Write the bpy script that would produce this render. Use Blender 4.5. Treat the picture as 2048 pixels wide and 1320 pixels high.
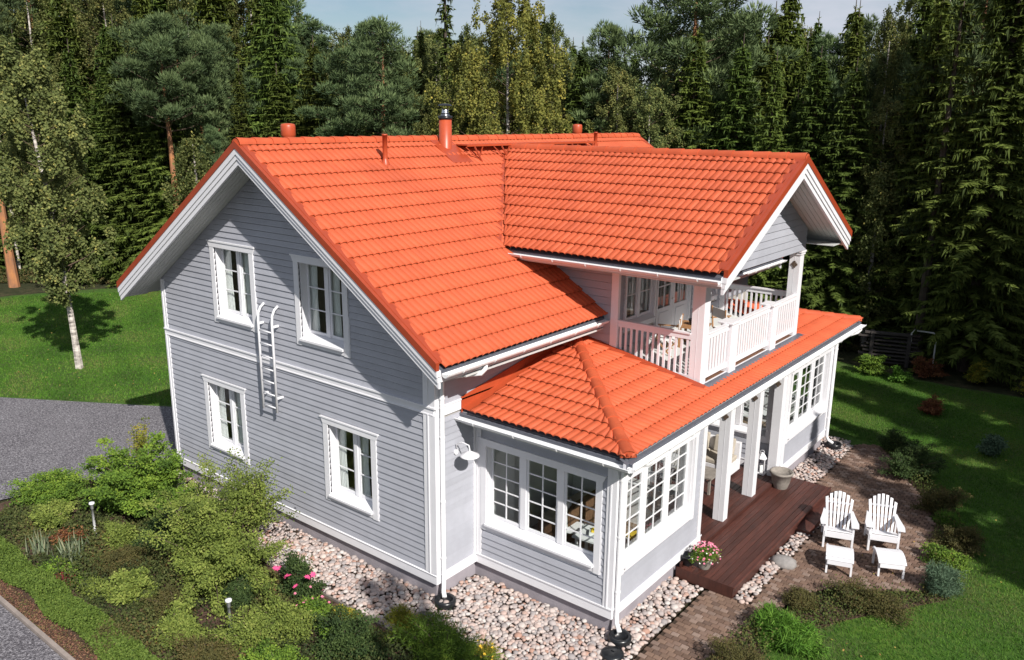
import bpy, math, random
import numpy as np
from mathutils import Vector, Matrix

# ------------------------------------------------------------------ camera, sky, sun
scene = bpy.context.scene
for o in list(bpy.data.objects): bpy.data.objects.remove(o, do_unlink=True)
C = scene.collection

cam_d = bpy.data.cameras.new('camera'); cam = bpy.data.objects.new('camera', cam_d); C.objects.link(cam)
cam_d.sensor_width = 36.0; cam_d.lens = 1652.06/2048*36.0
cam_d.clip_start = 0.1; cam_d.clip_end = 3000
_R = Vector((0.7847214, 0.61975729, 0.01064025)); _U = Vector((-0.16196953, 0.18845192, 0.96863396)); _F = Vector((-0.59831279, 0.76183119, -0.24826405))
cam.matrix_world = Matrix(((_R.x, _U.x, -_F.x, 9.19879806), (_R.y, _U.y, -_F.y, -9.61223924), (_R.z, _U.z, -_F.z, 8.12092977), (0, 0, 0, 1)))
scene.camera = cam

SUN = Vector((1.37, -0.63, 1.18)).normalized()
el = math.asin(SUN.z); az = math.atan2(SUN.x, SUN.y)
world = bpy.data.worlds.new('World'); scene.world = world; world.use_nodes = True
nt = world.node_tree; nt.nodes.clear()
wo = nt.nodes.new('ShaderNodeOutputWorld'); bg = nt.nodes.new('ShaderNodeBackground')
sky = nt.nodes.new('ShaderNodeTexSky'); sky.sky_type = 'NISHITA'; sky.sun_disc = False
sky.sun_elevation = el; sky.sun_rotation = az; sky.air_density = 1.0; sky.dust_density = 0.6; sky.ozone_density = 1.5
tc = nt.nodes.new('ShaderNodeTexCoord'); mp = nt.nodes.new('ShaderNodeMapping'); mp.inputs['Scale'].default_value = (1.0, 1.0, 3.5)
no = nt.nodes.new('ShaderNodeTexNoise'); no.inputs['Scale'].default_value = 2.3; no.inputs['Detail'].default_value = 7; no.inputs['Roughness'].default_value = 0.6
cr_ = nt.nodes.new('ShaderNodeValToRGB'); cr_.color_ramp.elements[0].position = 0.36; cr_.color_ramp.elements[1].position = 0.62
mx = nt.nodes.new('ShaderNodeMixRGB'); mx.inputs[2].default_value = (7.4, 7.9, 9.0, 1)
nt.links.new(tc.outputs['Generated'], mp.inputs[0]); nt.links.new(mp.outputs[0], no.inputs['Vector'])
nt.links.new(no.outputs['Fac'], cr_.inputs[0]); nt.links.new(cr_.outputs[0], mx.inputs[0])
nt.links.new(sky.outputs[0], mx.inputs[1]); nt.links.new(mx.outputs[0], bg.inputs[0]); nt.links.new(bg.outputs[0], wo.inputs[0])
bg.inputs[1].default_value = 0.06
sd = bpy.data.lights.new('sun', 'SUN'); sd.energy = 4.8; sd.angle = math.radians(0.53); sd.color = (1.0, 0.955, 0.89)
so = bpy.data.objects.new('sun', sd); C.objects.link(so); so.rotation_euler = SUN.to_track_quat('Z', 'Y').to_euler(); so.location = (20, -10, 30)
vs = scene.view_settings; vs.view_transform = 'Standard'; vs.look = 'None'; vs.gamma = 1; vs.exposure = 0.44; vs.use_curve_mapping = False
scene.render.engine = 'CYCLES'

rng = np.random.default_rng(7); random.seed(7)

# ------------------------------------------------------------------ materials
MATS = {}
def mat(name, col, rough=0.6, var=0.0, scale=4.0, col2=None, bump=0.0, bscale=40.0, metallic=0.0, attr=None, spec=0.5, objrnd=0.0, stretch=None, coat=0.0):
    if name in MATS: return MATS[name]
    m = bpy.data.materials.new(name); m.use_nodes = True; n = m.node_tree.nodes; l = m.node_tree.links
    b = n['Principled BSDF']; b.inputs['Roughness'].default_value = rough; b.inputs['Metallic'].default_value = metallic
    b.inputs['Specular IOR Level'].default_value = spec; b.inputs['Coat Weight'].default_value = coat
    tcn = n.new('ShaderNodeTexCoord'); mpn = n.new('ShaderNodeMapping'); l.new(tcn.outputs['Object'], mpn.inputs[0])
    if stretch: mpn.inputs['Scale'].default_value = stretch
    c1 = (*col, 1)
    c2 = (*(col2 if col2 else [c*(1-var) for c in col]), 1)
    src = None
    if col2 or var > 0:
        t = n.new('ShaderNodeTexNoise'); t.inputs['Scale'].default_value = scale; t.inputs['Detail'].default_value = 6; t.inputs['Roughness'].default_value = 0.65
        l.new(mpn.outputs[0], t.inputs['Vector'])
        r = n.new('ShaderNodeValToRGB'); r.color_ramp.elements[0].position = 0.35; r.color_ramp.elements[1].position = 0.68
        l.new(t.outputs['Fac'], r.inputs[0]); mxn = n.new('ShaderNodeMixRGB'); mxn.inputs[1].default_value = c1; mxn.inputs[2].default_value = c2
        l.new(r.outputs[0], mxn.inputs[0]); src = mxn.outputs[0]
    if objrnd > 0:
        oi = n.new('ShaderNodeObjectInfo'); h = n.new('ShaderNodeHueSaturation'); mr = n.new('ShaderNodeMapRange')
        mr.inputs['To Min'].default_value = 1-objrnd; mr.inputs['To Max'].default_value = 1+objrnd
        l.new(oi.outputs['Random'], mr.inputs[0]); l.new(mr.outputs[0], h.inputs['Value'])
        if src: l.new(src, h.inputs['Color'])
        else: h.inputs['Color'].default_value = c1
        src = h.outputs[0]
    if src: l.new(src, b.inputs['Base Color'])
    else: b.inputs['Base Color'].default_value = c1
    if bump > 0:
        t2 = n.new('ShaderNodeTexNoise'); t2.inputs['Scale'].default_value = bscale; t2.inputs['Detail'].default_value = 4
        l.new(mpn.outputs[0], t2.inputs['Vector'])
        bp = n.new('ShaderNodeBump'); bp.inputs['Strength'].default_value = bump; bp.inputs['Distance'].default_value = 0.01
        l.new(t2.outputs['Fac'], bp.inputs['Height']); l.new(bp.outputs[0], b.inputs['Normal'])
    MATS[name] = m; return m

def tone_mat(name, cols, rough=0.75, transl=0.0, objrnd=0.0, bump=0.0, bscale=30, objhue=0.0, spec=0.3):
    """colour picked by the float point attribute 'tone' through a ramp"""
    m = bpy.data.materials.new(name); m.use_nodes = True; n = m.node_tree.nodes; l = m.node_tree.links
    b = n['Principled BSDF']; b.inputs['Roughness'].default_value = rough; b.inputs['Specular IOR Level'].default_value = spec
    a = n.new('ShaderNodeAttribute'); a.attribute_name = 'tone'
    r = n.new('ShaderNodeValToRGB'); e = r.color_ramp.elements
    while len(e) < len(cols): e.new(0.5)
    for i, c in enumerate(cols): e[i].position = i/(len(cols)-1); e[i].color = (*c, 1)
    l.new(a.outputs['Fac'], r.inputs[0]); src = r.outputs[0]
    if objrnd > 0 or objhue > 0:
        oi = n.new('ShaderNodeObjectInfo'); h = n.new('ShaderNodeHueSaturation')
        mr = n.new('ShaderNodeMapRange'); mr.inputs['To Min'].default_value = 1-objrnd; mr.inputs['To Max'].default_value = 1+objrnd
        l.new(oi.outputs['Random'], mr.inputs[0]); l.new(mr.outputs[0], h.inputs['Value'])
        if objhue > 0:
            mu = n.new('ShaderNodeMath'); mu.operation = 'MULTIPLY'; mu.inputs[1].default_value = 7.31; fr_ = n.new('ShaderNodeMath'); fr_.operation = 'FRACT'
            mr2 = n.new('ShaderNodeMapRange'); mr2.inputs['To Min'].default_value = 0.5-objhue; mr2.inputs['To Max'].default_value = 0.5+objhue
            l.new(oi.outputs['Random'], mu.inputs[0]); l.new(mu.outputs[0], fr_.inputs[0]); l.new(fr_.outputs[0], mr2.inputs[0]); l.new(mr2.outputs[0], h.inputs['Hue'])
        l.new(src, h.inputs['Color']); src = h.outputs[0]
    l.new(src, b.inputs['Base Color'])
    if bump > 0:
        tcn = n.new('ShaderNodeTexCoord'); t2 = n.new('ShaderNodeTexNoise'); t2.inputs['Scale'].default_value = bscale
        l.new(tcn.outputs['Object'], t2.inputs['Vector']); bp = n.new('ShaderNodeBump'); bp.inputs['Strength'].default_value = bump; bp.inputs['Distance'].default_value = 0.01
        l.new(t2.outputs['Fac'], bp.inputs['Height']); l.new(bp.outputs[0], b.inputs['Normal'])
    if transl > 0:
        tr = n.new('ShaderNodeBsdfTranslucent'); l.new(src, tr.inputs[0]); ms = n.new('ShaderNodeMixShader'); ms.inputs[0].default_value = transl
        l.new(b.outputs[0], ms.inputs[1]); l.new(tr.outputs[0], ms.inputs[2]); l.new(ms.outputs[0], n['Material Output'].inputs[0])
    MATS[name] = m; return m

WHITE = mat('white_paint', (.74, .735, .765), .45, var=.07, scale=1.3, bump=.12, bscale=60)
GREY = mat('grey_siding_paint', (.372, .380, .425), .55, var=.12, scale=2.0, bump=.35, bscale=90, objrnd=.05, stretch=(1, 1, 1))
SOFFIT = mat('pale_soffit_paint', (.52, .53, .52), .6, var=.08, scale=2)
TILE = mat('orange_concrete_tile', (.52, .100, .038), .66, col2=(.40, .072, .027), scale=1.4, bump=.25, bscale=120, objrnd=.06, spec=.3)
RUST = mat('red_brown_sheet_metal', (.34, .052, .018), .38, var=.15, scale=3, spec=.5)
RUSTP = mat('orange_red_painted_metal', (.42, .07, .025), .4, var=.12, scale=4)
GUTTER = mat('white_gutter_metal', (.78, .78, .79), .3, var=.04, scale=3)
DRIP = mat('blue_grey_drip_flashing', (.13, .14, .17), .4, var=.15, scale=3, metallic=.3)
CONC = mat('grey_plinth_render', (.31, .285, .315), .85, var=.2, scale=3, bump=.4, bscale=50)
DARKWOOD = mat('dark_brown_stained_deck', (.085, .028, .02), .5, col2=(.045, .016, .012), scale=5, bump=.3, bscale=60, objrnd=.32, stretch=(4, .5, 1))
BWOOD = mat('balcony_deck_wood', (.20, .10, .06), .6, var=.4, scale=5, objrnd=.15)
BLACKP = mat('black_plastic', (.012, .013, .015), .3)
INNER = mat('interior_wall_paint', (.42, .39, .35), .8, var=.1)
INFLOOR = mat('interior_floor_wood', (.22, .15, .10), .5, var=.3, scale=3)
CURT = mat('white_curtain_cloth', (.74, .75, .74), .9, var=.05)
STEEL = mat('stainless_steel', (.6, .6, .6), .25, metallic=1)
DKMETAL = mat('dark_metal', (.03, .03, .035), .4, metallic=.6)
TERR = mat('grey_clay_pot', (.28, .25, .22), .8, var=.35, scale=9, bump=.3)
CUSH = mat('beige_cushion_cloth', (.45, .40, .33), .9, var=.2, scale=6)
TEAK = mat('honey_coloured_wood', (.38, .20, .09), .5, var=.3, scale=8)
YELL = mat('yellow_fabric', (.75, .52, .04), .8, var=.3, scale=12)
STONEM = mat('grey_garden_stone', (.3, .28, .27), .85, var=.3, scale=8, bump=.4)
OLDWOOD = mat('weathered_grey_wood', (.20, .17, .15), .8, var=.4, scale=5, bump=.4)
SOIL = mat('garden_soil', (.085, .055, .038), .95, col2=(.045, .028, .02), scale=5, bump=.9, bscale=25)
KERB = mat('concrete_kerb', (.30, .25, .22), .85, var=.3, scale=3, bump=.3)

def glass_mat():
    m = bpy.data.materials.new('window_glass'); m.use_nodes = True; n = m.node_tree.nodes; l = m.node_tree.links; n.clear()
    o = n.new('ShaderNodeOutputMaterial'); t = n.new('ShaderNodeBsdfTransparent'); g = n.new('ShaderNodeBsdfGlossy'); g.inputs['Roughness'].default_value = 0.02
    t.inputs[0].default_value = (.95, .97, .96, 1); f = n.new('ShaderNodeLayerWeight'); f.inputs[0].default_value = .5; pw = n.new('ShaderNodeMath'); pw.operation = 'POWER'; pw.inputs[1].default_value = 3.2; l.new(f.outputs['Facing'], pw.inputs[0])
    mr = n.new('ShaderNodeMath'); mr.operation = 'MULTIPLY_ADD'; mr.inputs[1].default_value = .55; mr.inputs[2].default_value = .035
    mxs = n.new('ShaderNodeMixShader'); l.new(pw.outputs[0], mr.inputs[0]); l.new(mr.outputs[0], mxs.inputs[0]); l.new(t.outputs[0], mxs.inputs[1]); l.new(g.outputs[0], mxs.inputs[2]); l.new(mxs.outputs[0], o.inputs[0])
    return m
GLASS = glass_mat()

# ------------------------------------------------------------------ mesh helpers
def fast_mesh(name, V, F, tone=None, smooth=False):
    """V (n,3) array, F (m,k) array of equal-sided faces"""
    me = bpy.data.meshes.new(name); V = np.asarray(V, np.float32); F = np.asarray(F, np.int32); k = F.shape[1]
    me.vertices.add(len(V)); me.vertices.foreach_set('co', V.ravel())
    me.loops.add(F.size); me.loops.foreach_set('vertex_index', F.ravel())
    me.polygons.add(len(F)); me.polygons.foreach_set('loop_start', np.arange(0, F.size, k, dtype=np.int32)); me.polygons.foreach_set('loop_total', np.full(len(F), k, np.int32))
    if smooth: me.polygons.foreach_set('use_smooth', np.ones(len(F), bool))
    if tone is not None:
        a = me.attributes.new('tone', 'FLOAT', 'POINT'); a.data.foreach_set('value', np.asarray(tone, np.float32))
    me.update(calc_edges=True); return me

class MB:
    def __init__(s): s.v = []; s.f = []; s.t = []
    def add(s, vs, fs, tone=None):
        o = len(s.v); s.v.extend([tuple(v) for v in vs]); s.f.extend([tuple(i+o for i in f) for f in fs])
        if tone is not None: s.t.extend([tone]*len(vs))
    def hexa(s, p): s.add(p, [(0, 3, 2, 1), (4, 5, 6, 7), (0, 1, 5, 4), (1, 2, 6, 5), (2, 3, 7, 6), (3, 0, 4, 7)])
    def box(s, x0, x1, y0, y1, z0, z1):
        s.hexa([(x0, y0, z0), (x1, y0, z0), (x1, y1, z0), (x0, y1, z0), (x0, y0, z1), (x1, y0, z1), (x1, y1, z1), (x0, y1, z1)])
    def each(s, name, m, parent):
        for i in range(0, len(s.v), 8):
            t = MB(); t.hexa(s.v[i:i+8]); o = t.build(name, m, parent)
        return o
    def fbox(s, fr, u0, u1, v0, v1, w0, w1):
        s.hexa([fr(u, v, w) for (u, v, w) in ((u0, v0, w0), (u1, v0, w0), (u1, v1, w0), (u0, v1, w0), (u0, v0, w1), (u1, v0, w1), (u1, v1, w1), (u0, v1, w1))])
    def beam(s, a, b, w, h, up=(0, 0, 1)):
        a = Vector(a); b = Vector(b); d = (b-a).normalized(); upv = Vector(up)
        sd_ = d.cross(upv)
        if sd_.length < 1e-4: sd_ = d.cross(Vector((1, 0, 0)))
        sd_.normalize(); u = sd_.cross(d).normalized(); x = sd_*w/2; y = u*h/2
        s.hexa([a-x-y, a+x-y, a+x+y, a-x+y, b-x-y, b+x-y, b+x+y, b-x+y])
    def tube(s, pts, r, n=10, caps=True):
        pts = [Vector(p) for p in pts]; rs = r if isinstance(r, (list, tuple)) else [r]*len(pts); vs = []; fs = []
        prev = None
        for i, p in enumerate(pts):
            d = (pts[min(i+1, len(pts)-1)]-pts[max(i-1, 0)]).normalized()
            if prev is None:
                a = d.cross(Vector((0, 0, 1)));
                if a.length < 1e-3: a = d.cross(Vector((1, 0, 0)))
            else: a = prev-d*prev.dot(d)
            a.normalize(); prev = a; b = d.cross(a)
            for k in range(n):
                t = 2*math.pi*k/n; vs.append(p+(a*math.cos(t)+b*math.sin(t))*rs[i])
        for i in range(len(pts)-1):
            for k in range(n): fs.append((i*n+k, i*n+(k+1) % n, (i+1)*n+(k+1) % n, (i+1)*n+k))
        if caps: fs.append(tuple(range(n))[::-1]); fs.append(tuple((len(pts)-1)*n+k for k in range(n)))
        s.add(vs, fs)
    def lathe(s, c, prof, n=16):
        """prof list of (r,z)"""
        c = Vector(c); vs = []; fs = []
        for r, z in prof:
            for k in range(n): t = 2*math.pi*k/n; vs.append(c+Vector((r*math.cos(t), r*math.sin(t), z)))
        for i in range(len(prof)-1):
            for k in range(n): fs.append((i*n+k, i*n+(k+1) % n, (i+1)*n+(k+1) % n, (i+1)*n+k))
        s.add(vs, fs)
    def mesh(s, name):
        me = bpy.data.meshes.new(name); me.from_pydata(s.v, [], s.f); me.update()
        if s.t and len(s.t) == len(s.v):
            a = me.attributes.new('tone', 'FLOAT', 'POINT'); a.data.foreach_set('value', s.t)
        return me
    def build(s, name, m, parent=None, smooth=False, **kw):
        me = s.mesh(name); return link(name, me, m, parent, smooth, **kw)

def link(name, me, m, parent=None, smooth=False, loc=None, rot=None, kind=None, label=None, cat=None, group=None, scale=None):
    if m is not None and len(me.materials) == 0: me.materials.append(m)
    if smooth: me.polygons.foreach_set('use_smooth', [True]*len(me.polygons))
    o = bpy.data.objects.new(name, me); C.objects.link(o); o.parent = parent
    if loc is not None: o.location = loc
    if rot is not None: o.rotation_euler = rot
    if scale is not None: o.scale = scale
    tag(o, label, cat, group, kind); return o
def tag(o, label=None, cat=None, group=None, kind=None):
    if label: o['label'] = label
    if cat: o['category'] = cat
    if group: o['group'] = group
    if kind: o['kind'] = kind
    return o
def empty(name, loc=(0, 0, 0), rz=0, parent=None, **kw):
    o = bpy.data.objects.new(name, None); C.objects.link(o); o.location = loc; o.rotation_euler = (0, 0, rz); o.parent = parent; o.empty_display_size = .2
    return tag(o, **kw)
def bevel(o, w=.01, seg=1):
    md = o.modifiers.new('bevel', 'BEVEL'); md.width = w; md.segments = seg; md.limit_method = 'ANGLE'; return o
def copy_tree(o, parent=None):
    c = o.copy(); C.objects.link(c); c.parent = parent
    for ch in [k for k in bpy.data.objects if k.parent == o]: copy_tree(ch, c)
    return c
class Frame:
    def __init__(s, o, u, v, w): s.o = Vector(o); s.u = Vector(u).normalized(); s.v = Vector(v).normalized(); s.w = Vector(w).normalized()
    def __call__(s, a, b, c=0): return s.o+s.u*a+s.v*b+s.w*c
def wallY(y, sgn=-1): return Frame((0, y, 0), (1, 0, 0), (0, 0, 1), (0, sgn, 0))
def wallX(x, sgn=1): return Frame((x, 0, 0), (0, 1, 0), (0, 0, 1), (sgn, 0, 0))
# ------------------------------------------------------------------ measures (metres; z = 0 is the underside of the white base board)
W = 8.5; YL = 13.13; G = -.33
OX = .712; OY = .63; ZE = 4.317; ZR = 7.563; SL = (ZR-ZE)/(W/2+OX)
D1 = 1.072; W1 = 2.981; D2 = 4.343; D3 = 8.60; D4 = 11.864; SO = .44; ZS = 3.12; ZT = 3.776; HT = 4.154
XB = 2.867; YB = 4.154; YB2 = 9.233; XW = .90; YC = (YB+YB2)/2; XG = 3.552; HW = 3.388; ZEC = 5.588; ZRC = 7.37; SC = (ZRC-ZEC)/HW
def main_z(x): return ZE+(OX-x)*SL if x > -W/2 else ZE+(x+W+OX)*SL
def xvalley(z): return OX-(z-ZE)/SL

house = empty('house', (0, 0, 0), label='grey timber house with orange tiled roofs, glazed sunroom and covered balcony', cat='house')

def strips(fr, lim, v0, v1, openings, pitch, name, parent, m, individually=True, w0=.002, w1=.029, gap=.010):
    """horizontal boards between v0 and v1; lim(v)->(umin,umax); openings (u0,u1,v0,v1)"""
    v = v0; allb = MB()
    while v < v1-.012:
        va, vb = v, min(v+pitch, v1); vm = (va+vb)/2
        a0, a1 = lim(va); b0, b1 = lim(vb-gap)
        segs = [[a0, a1, b0, b1]]
        for (p0, p1, q0, q1) in openings:
            if min(vb, q1)-max(va, q0) > .02:
                ns = []
                for (s0, s1, t0, t1) in segs:
                    if p1 <= min(s0, t0) or p0 >= max(s1, t1): ns.append([s0, s1, t0, t1]); continue
                    if p0 > s0+.01: ns.append([s0, p0, min(t0, p0), p0])
                    if p1 < s1-.01: ns.append([p1, s1, p1, max(t1, p1)])
                segs = ns
        for (s0, s1, t0, t1) in segs:
            if s1-s0 < .02: continue
            if t1 < t0: t0 = t1 = (t0+t1)/2
            b = MB() if individually else allb
            b.hexa([fr(s0, va, -.01), fr(s1, va, -.01), fr(t1, vb-gap, -.01), fr(t0, vb-gap, -.01), fr(s0, va, w1), fr(s1, va, w1), fr(t1, vb-gap, w0+.008), fr(t0, vb-gap, w0+.008)])
            if individually: b.build(name, m, parent)
        v += pitch
    if not individually: allb.build('cladding', m, parent, kind='stuff')

def liner(fr, lim, v0, v1, openings, parent_name='wall', step=.25, m=INNER, label=None, t=.12):
    """structural wall sheet behind the boards (with the openings left free)"""
    b = MB(); vs = sorted(set([v0, v1]+[x for o in openings for x in (o[2], o[3]) if v0 < x < v1]+list(np.arange(v0, v1, step))))
    for va, vb in zip(vs[:-1], vs[1:]):
        if vb-va < 1e-4: continue
        a0, a1 = lim(va); b0, b1 = lim(vb); segs = [[a0, a1, b0, b1]]; vm = (va+vb)/2
        for (p0, p1, q0, q1) in openings:
            if q0 < vm < q1:
                ns = []
                for (s0, s1, t0, t1) in segs:
                    if p1 <= s0 or p0 >= s1: ns.append([s0, s1, t0, t1]); continue
                    if p0 > s0: ns.append([s0, p0, min(t0, p0), p0])
                    if p1 < s1: ns.append([p1, s1, p1, max(t1, p1)])
                segs = ns
        for (s0, s1, t0, t1) in segs:
            if s1-s0 < .002: continue
            b.hexa([fr(s0, va, -t), fr(s1, va, -t), fr(t1, vb, -t), fr(t0, vb, -t), fr(s0, va, -.012), fr(s1, va, -.012), fr(t1, vb, -.012), fr(t0, vb, -.012)])
    o = b.build(parent_name, m, house)
    if label: o['label'] = label
    return o

BRASS = mat('brown_wrought_iron', (.10, .07, .05), .6)
PANES = {}
def window(fr, u0, u1, v0, v1, nsash, cols, rows, casing=.12, ears=True, label=None, depth=.11, curtains=True, mull=.09, right_casing_drop=.12, left=True, right=True, sill_out=.09):
    depth = depth+.05 if curtains and ears else depth
    mb = MB()
    # casing boards
    cw = casing; e = .055 if ears else 0
    if left: mb.fbox(fr, u0-cw, u0, v0-.16, v1, .0, .042); mb.fbox(fr, u0-cw-.02, u0-cw-.001, v0-.16, v0+.42*(v1-v0), .0, .034)
    if right: mb.fbox(fr, u1, u1+cw, v0-.16-right_casing_drop*0, v1, .0, .042); mb.fbox(fr, u1+cw+.001, u1+cw+.02, v0-.16, v0+.42*(v1-v0), .0, .034)
    hl = u0-(cw+e if left else 0); hr = u1+(cw+e if right else 0)
    # head with flared ends
    hv0 = v1; hv1 = v1+.14
    mb.hexa([fr(u0-(cw if left else 0), hv0, 0), fr(u1+(cw if right else 0), hv0, 0), fr(hr, hv1-.03, 0), fr(hl, hv1-.03, 0), fr(u0-(cw if left else 0), hv0, .047), fr(u1+(cw if right else 0), hv0, .047), fr(hr, hv1-.03, .047), fr(hl, hv1-.03, .047)])
    mb.fbox(fr, hl-.01, hr+.01, hv1-.03, hv1, 0, .062)
    # apron under the sill
    mb.fbox(fr, u0, u1, v0-.15, v0-.035, 0, .034)
    # reveal
    mb.fbox(fr, u0, u0+.02, v0, v1, -depth-.04, -.003 if left else 0); mb.fbox(fr, u1-.02, u1, v0, v1, -depth-.04, -.003)
    mb.fbox(fr, u0+.02, u1-.02, v1-.02, v1, -depth-.04, -.003); mb.fbox(fr, u0+.02, u1-.02, v0, v0+.02, -depth-.04, -.06)
    wo_ = mb.build('window', WHITE, house)
    if label: wo_['label'] = label
    s = MB(); s.hexa([fr(u0, v0-.03, -.05), fr(u1, v0-.03, -.05), fr(u1, v0+.05, -depth), fr(u0, v0+.05, -depth), fr(u0, v0-.055, sill_out), fr(u1, v0-.055, sill_out), fr(u1, v0-.02, sill_out), fr(u0, v0-.02, sill_out)][0:0] or
        [fr(u0, v0-.06, -depth), fr(u1, v0-.06, -depth), fr(u1, v0+.055, -depth), fr(u0, v0+.055, -depth), fr(u0, v0-.06, sill_out), fr(u1, v0-.06, sill_out), fr(u1, v0-.02, sill_out), fr(u0, v0-.02, sill_out)])
    s.build('sill', WHITE, wo_)
    a0 = u0+.02; a1 = u1-.02; tot = a1-a0; sw = (tot-(nsash-1)*mull)/nsash; b0 = v0+.06; b1 = v1-.02
    for i in range(nsash-1):
        c = a0+(i+1)*sw+i*mull; q = MB(); q.fbox(fr, c, c+mull, b0, b1, -depth-.03, -depth+.035); q.build('mullion', WHITE, wo_)
    st = .045; g = .022
    for i in range(nsash):
        l0 = a0+i*(sw+mull); l1 = l0+sw; q = MB()
        q.fbox(fr, l0, l0+st, b0, b1, -depth-.02, -depth+.015); q.fbox(fr, l1-st, l1, b0, b1, -depth-.02, -depth+.015)
        q.fbox(fr, l0+st, l1-st, b0, b0+st+.01, -depth-.02, -depth+.013); q.fbox(fr, l0+st, l1-st, b1-st, b1, -depth-.02, -depth+.013)
        q.build('sash', WHITE, wo_)
        pu = (sw-2*st)/cols; pv = (b1-b0-2*st-.01)/rows
        for c in range(1, cols):
            q = MB(); q.fbox(fr, l0+st+c*pu-g/2, l0+st+c*pu+g/2, b0+st+.01, b1-st, -depth-.012, -depth+.008); q.build('glazing_bar', WHITE, wo_)
        for r in range(1, rows):
            q = MB(); z = b0+st+.01+r*pv; q.fbox(fr, l0+st, l1-st, z-g/2, z+g/2, -depth-.01, -depth+.005); q.build('glazing_bar', WHITE, wo_)
        for c in range(cols):
            for r in range(rows):
                key = (round(pu, 4), round(pv, 4), tuple(fr.u), tuple(fr.w))
                if key not in PANES:
                    q = MB(); f2 = Frame((0, 0, 0), fr.u, fr.v, fr.w); q.fbox(f2, 0, pu, 0, pv, 0, .004); PANES[key] = q.mesh('pane')
                link('pane', PANES[key], GLASS, wo_, loc=fr(l0+st+c*pu, b0+st+.01+r*pv, -depth-.006))
    if curtains:
        for si in range(2*nsash):
            sd_ = si % 2; l0 = a0+(si//2)*(sw+mull)
            cwid = sw*(.42 if sd_ == 0 else .16); c0 = l0-.03 if sd_ == 0 else l0+sw-cwid; n = 20; V = []; Fc = []
            for k in range(n+1):
                for j, vv in enumerate((v0+.02, v0+(v1-v0)*.5, v1)):
                    shr = 1-.12*math.sin(math.pi*j/2)
                    uu = (c0+cwid*k/n*shr) if sd_ == 0 else (c0+cwid-(cwid*k/n)*shr); V.append(fr(uu, vv, -depth-.07+.018*math.sin(k*1.5+j*.4)))
            for k in range(n):
                for j in range(2): a = k*3+j; Fc.append((a, a+3, a+4, a+1))
            q = MB(); q.add(V, Fc); q.build('curtain', CURT, wo_, smooth=True)
    return wo_

# ---------- gable wall (south-west face)
PITCH = .123
fg = wallY(0, -1)
def lim_gable(v):
    top = (v-ZE+.10)/SL       # where the soffit meets the wall
    inset = max(0., top-OX)
    return (-W+inset, -inset) if inset < W/2 else (-W/2, -W/2)
op_g = [(-6.27, -5.03, 4.0, 5.46), (-3.47, -2.23, 4.0, 5.46), (-6.92, -5.68, .93, 2.38), (-2.82, -1.6, .93, 2.38)]
ztop = ZE-.10+SL*(W/2+OX)-.001
wg = liner(fg, lim_gable, 0, ztop, op_g, label='front gable wall in lavender grey horizontal boards')
strips(fg, lambda v: (lim_gable(v)[0]+(.02 if v < 4.4 else 0), lim_gable(v)[1]-(.02 if v < 4.4 else 0)), .2, 3.22, op_g, PITCH, 'board', wg, GREY)
strips(fg, lim_gable, 3.36, ztop-.03, op_g, PITCH, 'board', wg, GREY)
labs = ['left upper gable window with two three-pane sashes', 'right upper gable window half under the roof shadow', 'left lower gable window nearest the bushes', 'right lower gable window nearest the downpipe']
for (a, b, c, d), lb in zip(op_g, labs): window(fg, a, b, c, d, 2, 1, 3, casing=.14, label=lb)
t = MB()
t.fbox(fg, -W-.03, .03, 0, .17, .0, .035); t.hexa([fg(-W-.035, .17, 0), fg(.035, .17, 0), fg(.035, .20, 0), fg(-W-.035, .20, 0), fg(-W-.035, .17, .05), fg(.035, .17, .05), fg(.035, .18, .05), fg(-W-.035, .18, .05)])
t.build('base_board', WHITE, wg)
t = MB(); t.fbox(fg, -W, 0, 3.22, 3.33, .0, .033); t.fbox(fg, -W-.04, .05, 3.33, 3.36, 0, .055); t.fbox(fg, -W, 0, 3.205, 3.225, .0, .045); t.build('band_board', WHITE, wg)
def corner(fr, u0, u1, v0, v1, parent, split=True, w=.038):
    t = MB(); t.fbox(fr, u0, u1, v0, v1, 0, w)
    if split: m_ = u0+(u1-u0)*.42; t.fbox(fr, m_-.012, m_+.012, v0, v1, 0, w+.012)
    return t.build('corner_board', WHITE, parent)
for (a, b) in ((-W-.03, -W+.12), (-.24, .036)):
    corner(fg, a, b, .2, 3.215, wg); corner(fg, a, b, 3.36, 4.5, wg)

# ---------- wall facing the terrace (x = 0)
fx = wallX(0, 1)
op_x0 = [(4.75, 5.75, .12, 2.3), (6.2, 8.2, .95, 2.3)]
wx = liner(fx, lambda v: (0, YL), 0, 4.72, op_x0, label='long side wall under the main eave')
strips(fx, lambda v: (.15, D1-.02), .2, 3.12, [], PITCH, 'board', wx, GREY)
strips(fx, lambda v: (.15, 4.1), 3.36, 4.30, [], PITCH, 'board', wx, GREY)
strips(fx, lambda v: (D2+.1, D3-.1), .2, 2.9, [(4.6, 5.9, 0, 2.45), (6.05, 8.35, .8, 2.45)], PITCH, 'board', wx, GREY, individually=False)
strips(fx, lambda v: (YB2+.05, YL), 3.36, 4.30, [], PITCH, 'board', wx, GREY)
window(fx, 6.2, 8.2, .95, 2.3, 3, 2, 3, label='three-part window at the back of the covered porch')
window(fx, 4.75, 5.75, .12, 2.3, 1, 2, 4, curtains=False, label='glazed terrace door behind the porch posts')
t = MB(); t.fbox(fx, .0, D1, 0, .17, 0, .035); t.fbox(fx, 0, D1, .17, .19, 0, .05); t.fbox(fx, D2, D3, 0, .17, 0, .035); t.each('base_board', WHITE, wx)
t = MB(); t.fbox(fx, .0, 4.15, 3.16, 3.33, 0, .033); t.fbox(fx, 0, 4.15, 3.33, 3.36, 0, .05); t.build('band_board', WHITE, wx)
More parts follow.
